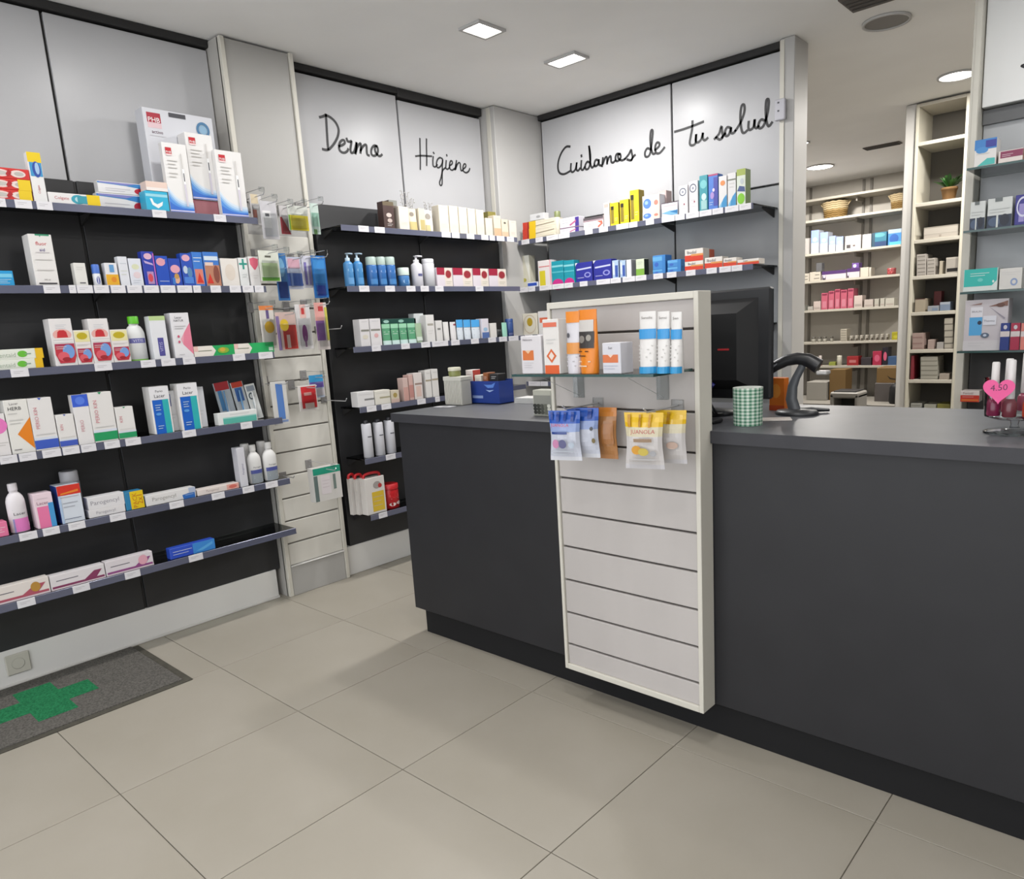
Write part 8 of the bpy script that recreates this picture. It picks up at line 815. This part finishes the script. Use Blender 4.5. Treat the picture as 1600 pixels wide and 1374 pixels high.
# toothbrush packs standing at the end of the fourth left shelf
for n, (y, x, w, h, tilt, col, gf, lb) in enumerate((
    (1.628, -3.385, .075, .19, .16, 'b9c3cc', [['r', .05, .8, .95, 1, 'b02c34'], ['r', .15, .3, .4, .8, '4f8cc0'], ['r', .5, .25, .62, .75, 'dfe8f0'], ['r', .1, .02, .9, .2, '6f7478']], 'clear toothbrush pack with red top leaning at the shelf end'),
    (1.70, -3.375, .06, .185, .2, 'c6ccd0', [['r', .05, .86, .95, 1, 'c8402c'], ['r', .2, .5, .8, .85, '3f6cb0'], ['r', .42, .1, .6, .5, 'f0f2f2']], 'clear toothbrush pack with blue card, in front of the red-topped one'),
    (1.757, -3.365, .05, .17, .22, 'e9ecea', [['r', .1, .8, .9, .95, '9aa4b0'], ['g', .4, .66, .28, .1, .4, '50606c'], ['r', .35, .05, .6, .5, 'cfe0e4']], 'white toothbrush pack nearest the pillar on the fourth shelf'))):
    k = MB(); k.box((-w / 2, 0, 0), (w / 2, .006, h), M(col, .3), .001); prints(k, gf, type('S', (Flat,), {'__call__': lambda s, u, v, e: ((u - .5) * s.w, -e, v * s.h)})(w, h, 0), w, h, .3)
    o = k.build('toothbrush_pack', None, (x, y, SHELF_Z['L4'][2] + .001)); o.rotation_euler = (-tilt * .6, -.10, PI / 2); tag(o, lb, 'pack', 'toothbrush packs')
    q = MB(); q.tube([(-w * .1, -.006, .02), (-w * .05, -.009, h * .5), (0, -.008, h * .78)], [.0035, .005, .004], M('eef0f0' if n == 2 else '6fa0cc', .3), 8); q.build('toothbrush', o)
# dried flower sprigs in the cream boxes' row
for n, (y, lb) in enumerate(((2.785, 'dried white flower sprig over the wide cream carton'), (2.95, 'smaller dried sprig over the white floral tube'))):
    k = MB(); m = M('d9d6d0', .6); s0 = Vector((-3.43, y * 1.02, 1.878)); hh = .25 if n == 0 else .2
    for q in range(7):
        a = q * 2.4; tip = s0 + Vector((.03 * math.cos(a), .045 * math.sin(a), hh * (.72 + .28 * ((q * 37) % 10) / 10)))
        k.tube([s0, s0.lerp(tip, .5) + Vector((0, 0, .01)), tip], .0012, M('a8a298', .7), 5)
        for e in range(4):
            c = s0.lerp(tip, .7 + .1 * e); c += Vector((.006 * math.cos(e * 2 + q), .008 * math.sin(e * 2 + q), 0)); r = .0045
            k.faces([c + Vector(v) * r for v in ((1, 0, 0), (-1, 0, 0), (0, 1, 0), (0, -1, 0), (0, 0, 1), (0, 0, -1))], [(0, 2, 4), (2, 1, 4), (1, 3, 4), (3, 0, 4), (2, 0, 5), (1, 2, 5), (3, 1, 5), (0, 3, 5)], m)
    tag(k.build('flower_sprig'), lb, 'dried flower')
# ------------------------------------------------------------------ sweet bags hanging on the counter panel
def pouch(x, y, zt, w, h, cols, gfx, label, group, rz=0, skew=0):
    nx, nz = 10, 12; k = MB(); F = []; Bk = []
    for j in range(nz + 1):
        v = j / nz
        for i in range(nx + 1):
            u = i / nx; b = (max(0, math.sin(PI * u)) ** .6) * (max(0, math.sin(PI * min(1, max(0, (v - .06) / .86)))) ** .6)
            wr = .0022 * math.sin(9 * u + 5 * v) * math.sin(11 * v); yy = -.017 * b - wr * b
            wx = w * (1 + .05 * math.cos(PI * (v * 2 - 1) / 1) * -1)
            F.append(((u - .5) * wx + skew * (1 - v), yy - .001, (v - 1) * h)); Bk.append(((u - .5) * wx + skew * (1 - v), .012 * b + .001, (v - 1) * h))
    def colr(v):
        for lim, c in cols:
            if v <= lim: return c
        return cols[-1][1]
    N = nx + 1
    for j in range(nz):
        m = M(colr((j + .5) / nz), .22)
        for i in range(nx):
            a = j * N + i; k.faces([F[a], F[a + 1], F[a + N + 1], F[a + N]], [(0, 1, 2, 3)], m, True); k.faces([Bk[a + 1], Bk[a], Bk[a + N], Bk[a + N + 1]], [(0, 1, 2, 3)], m, True)
    class S(Round):
        nu = 5
        def __call__(s, u, v, e):
            b = (max(0, math.sin(PI * u)) ** .6) * (max(0, math.sin(PI * min(1, max(0, (v - .06) / .86)))) ** .6)
            return ((u - .5) * w * (1 - .05 * math.cos(PI * (v * 2 - 1))) + skew * (1 - v), -.0175 * b - .0042 - e * 2, (v - 1) * h)
    g2 = []
    for g in gfx:
        if g[0] == 'r':
            for q in range(4): g2.append([g[0], g[1], g[2] + (g[4] - g[2]) * q / 4, g[3], g[2] + (g[4] - g[2]) * (q + 1) / 4, g[5]])
        else: g2.append(g)
    prints(k, g2, S(w, h, 0), w, h, .25)
    return tag(k.build('sweet_bag', None, (x, y, zt), rz), label, 'bag', group)
BB = [(.07, 'e4e6ee'), (.62, 'd8dcea'), (.76, '9fb2e2'), (1, '2c5fc4')]
YB = [(.1, 'd2cfd2'), (.55, 'd9d4d2'), (.72, 'e2d8b8'), (1, 'efc21c')]
pouch(-1.405, 1.70, 1.062, .098, .152, BB, [['r', .08, .82, .16, .98, '1c3f94'], ['r', .28, .8, .38, .98, '1c3f94'], ['r', .52, .82, .6, .98, '1c3f94'], ['r', .76, .8, .85, .98, '1c3f94'], ['t', .42, .72, .09, 'JUANOLA', 'd02c40', 0, .6], ['r', .14, .55, .68, .6, '2c4690'], ['e', .28, .36, .12, .09, 'd490b8'], ['e', .52, .36, .13, .09, '6a6a94'], ['e', .8, .34, .09, .06, 'c8d4e4'], ['x', .1, .85, .2, 2, .06, 'a4b4c8']], 'blue and white sweet bag hanging at the front of the counter panel', 'sweet bags on the counter panel', .3)
pouch(-1.37, 1.745, 1.066, .10, .152, BB, [['r', .3, .8, .42, .98, '1c3f94'], ['r', .7, .8, .82, .98, '1c3f94'], ['e', .85, .6, .05, .04, '4a4a50'], ['e', .9, .36, .05, .05, '8a7a50']], 'blue and white sweet bag behind the front blue one', 'sweet bags on the counter panel', .25)
pouch(-1.338, 1.80, 1.062, .095, .158, [(.06, 'c48a58'), (.8, 'c08650'), (1, 'dc8a34')], [['r', .55, .3, .95, .7, 'b87c46']], 'orange-brown sweet bag farthest back on its hook', 'sweet bags on the counter panel', .15)
pouch(-1.122, 1.70, 1.066, .108, .158, YB, [['r', .1, .75, .18, .97, 'c89010'], ['r', .4, .76, .46, .97, 'b8860c'], ['r', .66, .75, .72, .97, 'c89010'], ['t', .52, .67, .1, 'JUANOLA', 'b83a44', 0, .66], ['r', .28, .5, .78, .56, '9a7a58'], ['e', .36, .36, .14, .08, 'e2a43c'], ['e', .55, .33, .14, .07, 'd8c25c'], ['e', .8, .3, .08, .05, 'b4b4b8'], ['x', .15, .85, .18, 2, .06, 'b4b0b4']], 'yellow and white sweet bag hanging at the front of the counter panel', 'sweet bags on the counter panel', .25)
pouch(-1.075, 1.765, 1.066, .085, .15, YB, [['r', .4, .76, .5, .97, 'b8860c'], ['e', .6, .36, .2, .07, 'd4b8a8']], 'yellow and white sweet bag behind the front yellow one', 'sweet bags on the counter panel', .2)
for x, lb in ((-1.39, 'wire hook holding the blue sweet bags'), (-1.105, 'wire hook holding the yellow sweet bags')):
    k = MB(); k.tube([(x, 1.852, 1.068), (x, 1.69, 1.068), (x, 1.675, 1.08)], .0025, m_metal, 6); k.box((x - .02, 1.848, 1.045), (x + .02, 1.853, 1.085), m_clear, .001)
    tag(k.build('display_hook'), lb + ' on the counter panel', 'hook')
# ------------------------------------------------------------------ things on the counter
def P3(x, y, z, gx): return (x, y, z)
# monitor seen from behind
t = thing('computer_monitor', 'black computer monitor seen from behind on the counter', 'monitor', (-1.24, 2.24, .99), 0)
k = MB(); bl = M('1f2023', .45)
k.box((-.255, .0, .055), (.24, .03, .405), bl, .006); k.build('bezel', t)
k = MB(); P0 = [(-.235, .0, .085), (.2, .0, .085), (.2, .0, .375), (-.235, .0, .375)]; P1 = [(-.19, -.05, .12), (.15, -.05, .12), (.15, -.05, .33), (-.19, -.05, .33)]
for q in range(4): k.face([P0[q], P0[(q + 1) % 4], P1[(q + 1) % 4], P1[q]], M('1a1a1c', .5))
k.face(P1, M('17181a', .45)); sh_ = k.build('back_shell', t)
k = MB(); k.box((-.245, .0301, .068), (.23, .0315, .392), M('20262c', .1)); k.build('screen', t)
bx('badge', (.085, -.0512, .215), (.125, -.0502, .221), M('b03034', .4), sh_)
k = MB(); k.box((-.06, -.045, .02), (.04, -.01, .15), bl, .004); k.build('neck', t)
k = MB(); k.lathe([(.11, 0), (.115, .006), (.11, .014), (.05, .02)], bl, 28, 1, .75, (0, .0)); k.build('base', t)
k = MB()
for q in range(3): k.tube([(-.02 + .04 * q, -.05, .12), (.03 + .03 * q, -.1 - .01 * q, .06), (.07 + .01 * q, -.07, .012), (.1, -.02, .006)], .004, M('151517', .5), 6)
k.tube([(.02, -.05, .13), (.05, -.055, .115), (.07, -.05, .1)], .008, M('2c2f86', .4), 6)
k.build('cable', t)
bx('terminal', (0, 0, 0), (.11, .06, .012), M('17171a', .4), None, .003, (-1.19, 2.02, .991)); tag(bpy.data.objects['terminal'], 'small black card device lying behind the counter panel', 'device')
# gingham cup
k = MB(); r, hh, nu, nv = .0435, .112, 36, 22; g0, g1, g2 = M('3f7a5e', .5), M('9cc0a8', .5), M('e6ece2', .5)
for i in range(nu):
    for j in range(nv):
        a0, a1 = 2 * PI * i / nu, 2 * PI * (i + 1) / nu; z0, z1 = hh * j / nv, hh * (j + 1) / nv; R0 = r * (.96 + .04 * z0 / hh); R1 = r * (.96 + .04 * z1 / hh)
        m = g0 if (i % 2 == 0 and j % 2 == 0) else g2 if (i % 2 and j % 2) else g1
        k.face([(R0 * math.cos(a0), R0 * math.sin(a0), z0), (R0 * math.cos(a1), R0 * math.sin(a1), z0), (R1 * math.cos(a1), R1 * math.sin(a1), z1), (R1 * math.cos(a0), R1 * math.sin(a0), z1)], m, True)
k.lathe([(r, hh), (r * .94, hh), (r * .9, .004), (.001, .004)], M('cfd4cc', .5), 36, caps=False); k.face([(r * .96 * math.cos(2 * PI * q / 36), r * .96 * math.sin(2 * PI * q / 36), 0) for q in range(36)][::-1], g2)
tag(k.build('pencil_cup', None, (-.985, 2.052, .9905)), 'green and white gingham pencil cup on the counter by the panel', 'cup')
# scanner on its curved stand
t = thing('barcode_scanner', 'black barcode scanner resting on a curved grey stand', 'scanner', (-.942, 2.31, .9905))
k = MB(); k.lathe([(.068, 0), (.07, .006), (.062, .014), (.02, .018)], M('2d2e30', .4), 24, 1, .75); k.tube([(-.02, 0, .01), (.03, .04, .012), (.075, .075, .008)], [.02, .018, .01], M('26272a', .4), 8, .5); k.build('base', t)
k = MB(); k.tube([(-.006, 0, .012), (-.018, 0, .05), (-.014, 0, .09), (-.002, 0, .12), (.018, 0, .158)], [.02, .019, .016, .013, .012], M('55585c', .4), 12, .7, (0, 1, 0)); k.build('stand_arm', t)
k = MB(); k.tube([(-.1, -.01, .132), (-.07, -.008, .155), (-.035, -.004, .172), (.0, 0, .178), (.035, 0, .172), (.068, .002, .152)], [.014, .017, .018, .019, .022, .024], M('1c1c1f', .35), 14, .75, (0, 1, 0)); hd_ = k.build('scanner_head', t)
bx('scan_window', (.066, -.018, .128), (.1, .018, .14), M('c9c6c2', .2), hd_, .003)
k = MB(); k.tube([(-.098, -.012, .133), (-.07, -.02, .155), (-.052, -.014, .168)], .0035, M('8a8c90', .3), 6); k.build('trigger_trim', hd_)
# orange carton leaning behind
k = carton('carton', .055, .03, .11, 'f08024', [['e', .45, .6, .3, .22, 'f8a040'], ['r', 0, 0, 1, .16, 'd85a2c']], {}); tag(k.build('carton', None, (-1.04, 2.40, .9905), -.1), 'bright orange carton between the monitor and the scanner', 'carton')
k = MB(); k.box((-.05, -.03, 0), (.05, .03, .004), M('d8cfc8', .5), .001); tag(k.build('card_pad', None, (-.955, 2.17, .9905), .5), 'pale note card lying by the scanner base', 'card')
# basket, ribbed holder, jar, pebble box
t = thing('blue_basket', 'navy blue open basket filled with small cartons on the counter', 'basket', (-2.374, 2.335, .9905))
k = MB(); bm = M('1d3c90', .4)
for a, b in (((-.121, -.045), (.121, -.042)), ((-.121, .042), (.121, .045)), ((-.121, -.042), (-.118, .042)), ((.118, -.042), (.121, .042))): k.box((*a, 0), (*b, .1 if a[1] < -.04 else .104), bm)
k.box((-.121, -.045, 0), (.121, .045, .003), bm); tr_ = k.build('tray', t)
k = MB(); S = type('S', (Flat,), {'__call__': lambda s, u, v, e: ((u - .5) * .24, -.045 - e, v * .1)})(.24, .1, 0)
prints(k, [['r', .3, .24, .58, .36, '8fa4d4'], ['p', [(.62, .85), (.72, .7), (.86, .72), (.92, .95), (.82, .85), (.7, .84)], '5f8ce0'], ['p', [(.66, .62), (.76, .52), (.88, .62), (.76, .6)], 'a8c0ec']], S, .24, .1); k.build('logo', tr_)
for x, w, h, c, lb in ((-.085, .045, .148, 'efe4e0', 'white carton with red side standing in the blue basket'), (-.03, .042, .125, 'ebe4d4', 'cream carton standing in the blue basket'), (.018, .028, .135, '9a5c34', 'slim brown carton standing in the blue basket'), (.07, .05, .13, '1e1e20', 'black carton standing in the blue basket')):
    k = carton('carton', w, .05, h - .004, c, [['x', .2, .8, .85, 2, .06, 'b07a70']] if c != '1e1e20' else [['x', .2, .8, .9, 2, .06, '8a8a8c']], {'side': 'c84a40'} if x < -.05 else {}); tag(k.build('carton', None, (-2.374 + x, 2.338, .9942)), lb, 'carton', 'cartons in the blue basket')
t = thing('leaflet_holder', 'pale ribbed leaflet holder at the counter corner', 'holder', (-2.462, 2.24, .9905)); k = MB()
k.box((-.055, -.03, 0), (.055, .03, .122), M('c6c4ba', .5), .002)
for q in range(11): k.tube([(-.05 + .01 * q, -.031, .004), (-.05 + .01 * q, -.031, .112)], .0035, M('d0cec4', .5), 6)
k.build('ribbed_box', t); k = MB(); k.box((-.058, -.034, .108), (.058, .033, .126), M('d2d0c6', .5), .002); k.build('rim', t)
k = MB(); k.lathe([(.026, 0), (.028, .012), (.026, .026)], M('8f9458', .4), 18); o = tag(k.build('jar', None, (-2.475, 2.24, 1.1175)), 'small olive jar with cream lid on the ribbed holder', 'jar')
k = MB(); k.lathe([(.029, .024), (.029, .036), (.026, .039)], M('dddac4', .4), 18); k.build('lid', o)
k = carton('carton', .09, .05, .095, 'b9b9ac', [['r', .04, .04, .96, .8, '8f9088']] + [['e', .12 + .19 * (q % 5), .14 + .13 * (q // 5), .1, .07, ('2a2c28', '4c4e46', 'd8d8cc', '35372f', '6a6c60')[(q * 3) % 5]] for q in range(15)], {})
tag(k.build('pebble_box', None, (-1.775, 2.05, .9905)), 'small clear-fronted box of black and grey pebbles beside the panel', 'box')
for n, (x, y, w) in enumerate(((-2.475, 2.14, .05), (-2.425, 2.15, .045))):
    tag(bx('paper_slip', (-w / 2, -.02, 0), (w / 2, .02, .0015 + .001 * n), M('d8d8dc', .5), None, .0003, (x, y, .9905)), ['small white paper slip at the counter corner', 'white paper slip in front of the ribbed holder'][n], 'paper')
k = MB()
for q in range(6): k.box((-.09 + .001 * q, -.05, .004 * q), (.09, .05 - .002 * q, .004 * q + .003), M('dcdcda', .5))
tag(k.build('leaflet_stack', None, (-2.13, 2.4, .9905), .1), 'loose stack of white leaflets on the counter before the column', 'leaflets')
# nail polish bowl with heart price sign
nx, ny = -.318, 2.125
t = thing('polish_stand', 'clear pedestal bowl of nail polish with a pink heart price sign', 'stand', (nx, ny, .9905)); m_gl = m_clear
k = MB(); k.lathe([(.066, 0), (.068, .003), (.06, .006), (.012, .01), (.008, .02), (.01, .03), (.05, .036), (.066, .042)], m_acry, 32); k.build('foot', t)
k = MB(); k.lathe([(.066, .042), (.068, .07), (.07, .135)], m_acry, 32, caps=False); k.build('cup', t)
k = MB(); H = []
for q in range(40):
    a = 2 * PI * q / 40; H.append((.00205 * 16 * math.sin(a) ** 3, .00205 * (13 * math.cos(a) - 5 * math.cos(2 * a) - 2 * math.cos(3 * a) - math.cos(4 * a))))
hz = .113; hp = M('f4589c', .5); k.face([(x, -.078, z + hz) for x, z in H][::-1], hp); k.face([(x, -.0755, z + hz) for x, z in H], hp)
for q in range(40): a, b = H[q], H[(q + 1) % 40]; k.face([(a[0], -.078, a[1] + hz), (b[0], -.078, b[1] + hz), (b[0], -.0755, b[1] + hz), (a[0], -.0755, a[1] + hz)], hp)
vs, fs, asp = text_mesh('4.50'); sc = .0145; k.faces([(x * sc, -.0785, y * sc + hz + .006 + x * sc * .08) for x, y in vs], fs, M('6a2050', .5))
o = k.build('heart_sign', t); o['label'] = 'pink paper heart with the price 4.50'; o.rotation_euler = (0, 0, .12); o.location = (-.034, -.004, 0)
for n, (x, y, z, c, cc, lb) in enumerate(((-.042, -.03, .045, '8c2c50', 'e6e2e0', 'plum nail polish behind the heart sign'), (-.006, -.046, .045, '7c3440', 'e8e4e2', 'dark wine nail polish under the heart sign'), (.034, -.036, .045, 'd84a30', 'dedada', 'orange-red nail polish beside the heart sign'), (-.02, .012, .05, 'd46a80', 'ece8e6', 'rose nail polish at the middle of the bowl'), (.03, .012, .05, 'c02c3c', 'e8e6e4', 'red nail polish with white cap, back of the bowl'), (.01, .046, .05, 'a83c5c', 'ebe7e5', 'berry nail polish at the rear of the bowl'))):
    k = MB(); k.lathe([(.014, 0), (.0155, .003), (.0155, .032), (.012, .04), (.007, .044)], M(c, .12), 16); o = tag(k.build('nail_polish', None, (nx + x, ny + y, .9905 + z)), lb, 'nail polish', 'nail polishes in the bowl')
    k = MB(); k.lathe([(.0085, .044), (.0095, .05), (.0085, .128 + .006 * (n % 3)), (.007, .131 + .006 * (n % 3))], M(cc, .35), 14); k.build('cap', o)
k = MB(); k.lathe([(.0165, 0), (.0175, .003), (.0175, .03), (.015, .034)], M('c4263c', .2), 16); o = tag(k.build('nail_polish', None, (nx + .052, ny + .006, 1.085)), 'upper red nail polish lying over the others in the bowl', 'nail polish', 'nail polishes in the bowl')
k = MB(); k.lathe([(.012, .034), (.012, .075), (.01, .078)], M('e2dcda', .35), 14); k.build('cap', o)
# ------------------------------------------------------------------ left wall plinth socket and door mat
t = thing('wall_socket', 'round-hole white power socket on the left plinth', 'socket', (-3.486, .65, .09)); k = MB(); k.box((0, -.042, -.042), (.009, .042, .042), M('d4d0c4', .4), .003); k.build('cover', t)
k = MB()
vsr = [(r_, z_) for r_, z_ in ((.024, .0092), (.022, .0098), (.020, .004), (.001, .004))]
for q in range(24):
    for (ra, xa), (rb, xb) in zip(vsr, vsr[1:]):
        a0, a1 = 2 * PI * q / 24, 2 * PI * (q + 1) / 24
        k.face([(xa + .0003, ra * math.cos(a0), ra * math.sin(a0)), (xa + .0003, ra * math.cos(a1), ra * math.sin(a1)), (xb + .0003, rb * math.cos(a1), rb * math.sin(a1)), (xb + .0003, rb * math.cos(a0), rb * math.sin(a0))], M('4a4740', .5) if rb < .021 else M('c8c4b8', .4))
k.build('recess', t)
for s in (-.0095, .0095): bx('contact', (.0045, s - .003, -.003), (.006, s + .003, .003), m_dark, t)
t = thing('door_mat', 'charcoal door mat with a green cross along the left wall', 'mat', (-3.18, .4, 0))
m_pile = grain('mat_pile', '4a4845', '66635e', 160, .95, .6, 4, .1); m_rim = grain('mat_rubber', '45433c', '4f4c44', 30, .8, .1, 3, .2); m_gr = grain('mat_green_pile', '1c5a3a', '2c7a50', 160, .95, .6, 4, .1)
bx('rubber_border', (-.285, -1.0, 0.0005), (.275, .695, .004), m_rim, t, .001); pile = bx('pile', (-.285, -1.0, .003), (.25, .665, .009), m_pile, t, .001)
k = MB(); cxm, cym = -.02, .255
k.prism([(cxm - .065, cym - .17), (cxm + .065, cym - .17), (cxm + .065, cym - .065), (cxm + .17, cym - .065), (cxm + .17, cym + .065), (cxm + .065, cym + .065), (cxm + .065, cym + .17), (cxm - .065, cym + .17), (cxm - .065, cym + .065), (cxm - .17, cym + .065), (cxm - .17, cym - .065), (cxm - .065, cym - .065)], .0085, .0098, m_gr); o = k.build('green_cross', pile)
# device on the doorway post
t = thing('wall_sensor', 'small white plastic sensor high on the doorway post', 'sensor', (-1.728, 3.988, 2.35)); k = MB(); k.box((-.028, -.02, -.052), (.028, 0, .052), M('c9c8d0', .4), .004); k.build('case', t)
for z in (-.01, .03): bx('lens', (-.012, -.0215, z), (-.002, -.0202, z + .008), M('4a4a52', .3), t)
# ------------------------------------------------------------------ back room furniture
def wicker(x, y, z, w, h, label):
    t = thing('wicker_basket', label, 'basket', (x, y, z)); k = MB(); ma, mb, mc = M('8a6c38', .8), M('a68a58', .8), M('c9b48c', .8)
    for j in range(8):
        zz = h * (j + .5) / 8; r = w / 2 * (.82 + .18 * j / 8)
        k.tube([(r * math.cos(a * PI / 12), .7 * r * math.sin(a * PI / 12), zz + .004 * (-1) ** a) for a in range(25)], h / 15, (ma if j < 3 else mb if j < 4 else mc), 5)
    k.lathe([(w * .38, 0), (w * .46, h * .95)], mb, 20, 1, .7); k.build('woven_body', t)
    k = MB()
    for s in (-1, 1): k.tube([(s * w * .48, 0, h * .7), (s * w * .6, 0, h * .95), (s * w * .48, 0, h)], .008, mc, 6)
    k.build('handle', t)
wicker(-3.08, 8.55, 2.2985, .27, .17, 'round wicker basket on the upper back room shelf, beside the post'); wicker(-2.415, 8.55, 2.2985, .2, .15, 'smaller wicker basket next to the column')
t = thing('potted_plant', 'green leafy plant in a terracotta pot on the niche shelf', 'plant', (-1.395, 6.06, 2.0215))
k = MB(); k.lathe([(.038, 0), (.05, .07), (.054, .072), (.054, .088), (.048, .088), (.046, .08)], M('8f6a40', .8), 20); k.build('pot', t)
k = MB()
for q in range(34):
    a = q * 2.399; el = .35 + .9 * ((q * 29) % 34) / 34; L = .085 + .05 * ((q * 13) % 10) / 10; b = Vector((.012 * math.cos(a), .012 * math.sin(a), .085)); d = Vector((math.cos(a) * math.cos(el), math.sin(a) * math.cos(el), math.sin(el)))
    s = d.cross(Vector((0, 0, 1))).normalized() * .013; mid = b + d * L * .55 + Vector((0, 0, .008)); tip = b + d * L - Vector((0, 0, .012))
    m = M(('2f6a22', '3f8230', '24541c')[q % 3], .5); k.face([b, mid - s, tip, mid + s], m)
k.build('foliage', t)
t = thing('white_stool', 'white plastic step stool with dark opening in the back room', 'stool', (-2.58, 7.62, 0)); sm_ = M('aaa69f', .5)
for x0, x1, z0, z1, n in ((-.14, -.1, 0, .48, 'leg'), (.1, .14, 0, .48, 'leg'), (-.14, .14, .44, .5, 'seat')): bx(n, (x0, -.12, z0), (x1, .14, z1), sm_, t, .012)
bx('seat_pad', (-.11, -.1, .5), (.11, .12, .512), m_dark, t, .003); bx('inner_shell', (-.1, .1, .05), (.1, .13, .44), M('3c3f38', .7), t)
def card(x, y, z, w, d, h, label, gfx=(), name='cardboard_box'):
    k = carton(name, w, d, h, '7d6138', list(gfx), {}); o = k.build(name, None, (x, y, z)); bx('tape', (-w / 2, -.02, h), (w / 2, .02, h + .001), M('8f7446', .5), o); return tag(o, label, 'box')
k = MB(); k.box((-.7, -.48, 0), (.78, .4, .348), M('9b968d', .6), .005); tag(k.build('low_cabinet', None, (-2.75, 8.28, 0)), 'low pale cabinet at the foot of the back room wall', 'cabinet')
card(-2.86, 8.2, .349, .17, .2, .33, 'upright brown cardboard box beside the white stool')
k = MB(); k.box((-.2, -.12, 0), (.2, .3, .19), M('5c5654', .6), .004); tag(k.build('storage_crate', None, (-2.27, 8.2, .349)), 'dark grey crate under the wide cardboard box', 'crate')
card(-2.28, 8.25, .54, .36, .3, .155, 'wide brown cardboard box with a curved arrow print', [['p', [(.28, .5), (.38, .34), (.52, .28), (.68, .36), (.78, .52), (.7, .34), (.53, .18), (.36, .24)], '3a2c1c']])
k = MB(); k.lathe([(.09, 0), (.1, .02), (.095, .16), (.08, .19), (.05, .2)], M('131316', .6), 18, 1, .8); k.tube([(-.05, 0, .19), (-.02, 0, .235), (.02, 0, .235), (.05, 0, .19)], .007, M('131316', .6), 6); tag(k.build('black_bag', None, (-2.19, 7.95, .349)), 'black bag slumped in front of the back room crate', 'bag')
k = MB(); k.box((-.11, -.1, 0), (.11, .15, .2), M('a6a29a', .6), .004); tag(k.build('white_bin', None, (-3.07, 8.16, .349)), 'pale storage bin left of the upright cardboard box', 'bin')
# low goods at the foot of the narrow niche
for n, (x, w, h, c, lb) in enumerate(((-1.53, .075, .03, '3f4240', 'dark flat carton, lower of two at the foot of the niche'), (-1.53, .075, .03, 'a9aaa4', 'pale flat carton, upper of two at the foot of the niche'), (-1.435, .08, .055, 'a8a89c', 'pale grey carton at the foot of the niche'), (-1.345, .085, .06, '84803a', 'olive carton at the foot of the niche'))):
    k = carton('carton', w, .15, h, c, [['r', .05, .3, .9, .6, '8c8c86']] if n < 2 else [], {}); tag(k.build('carton', None, (x, 6.06, .531 + (.0305 if n == 1 else 0))), lb, 'carton')
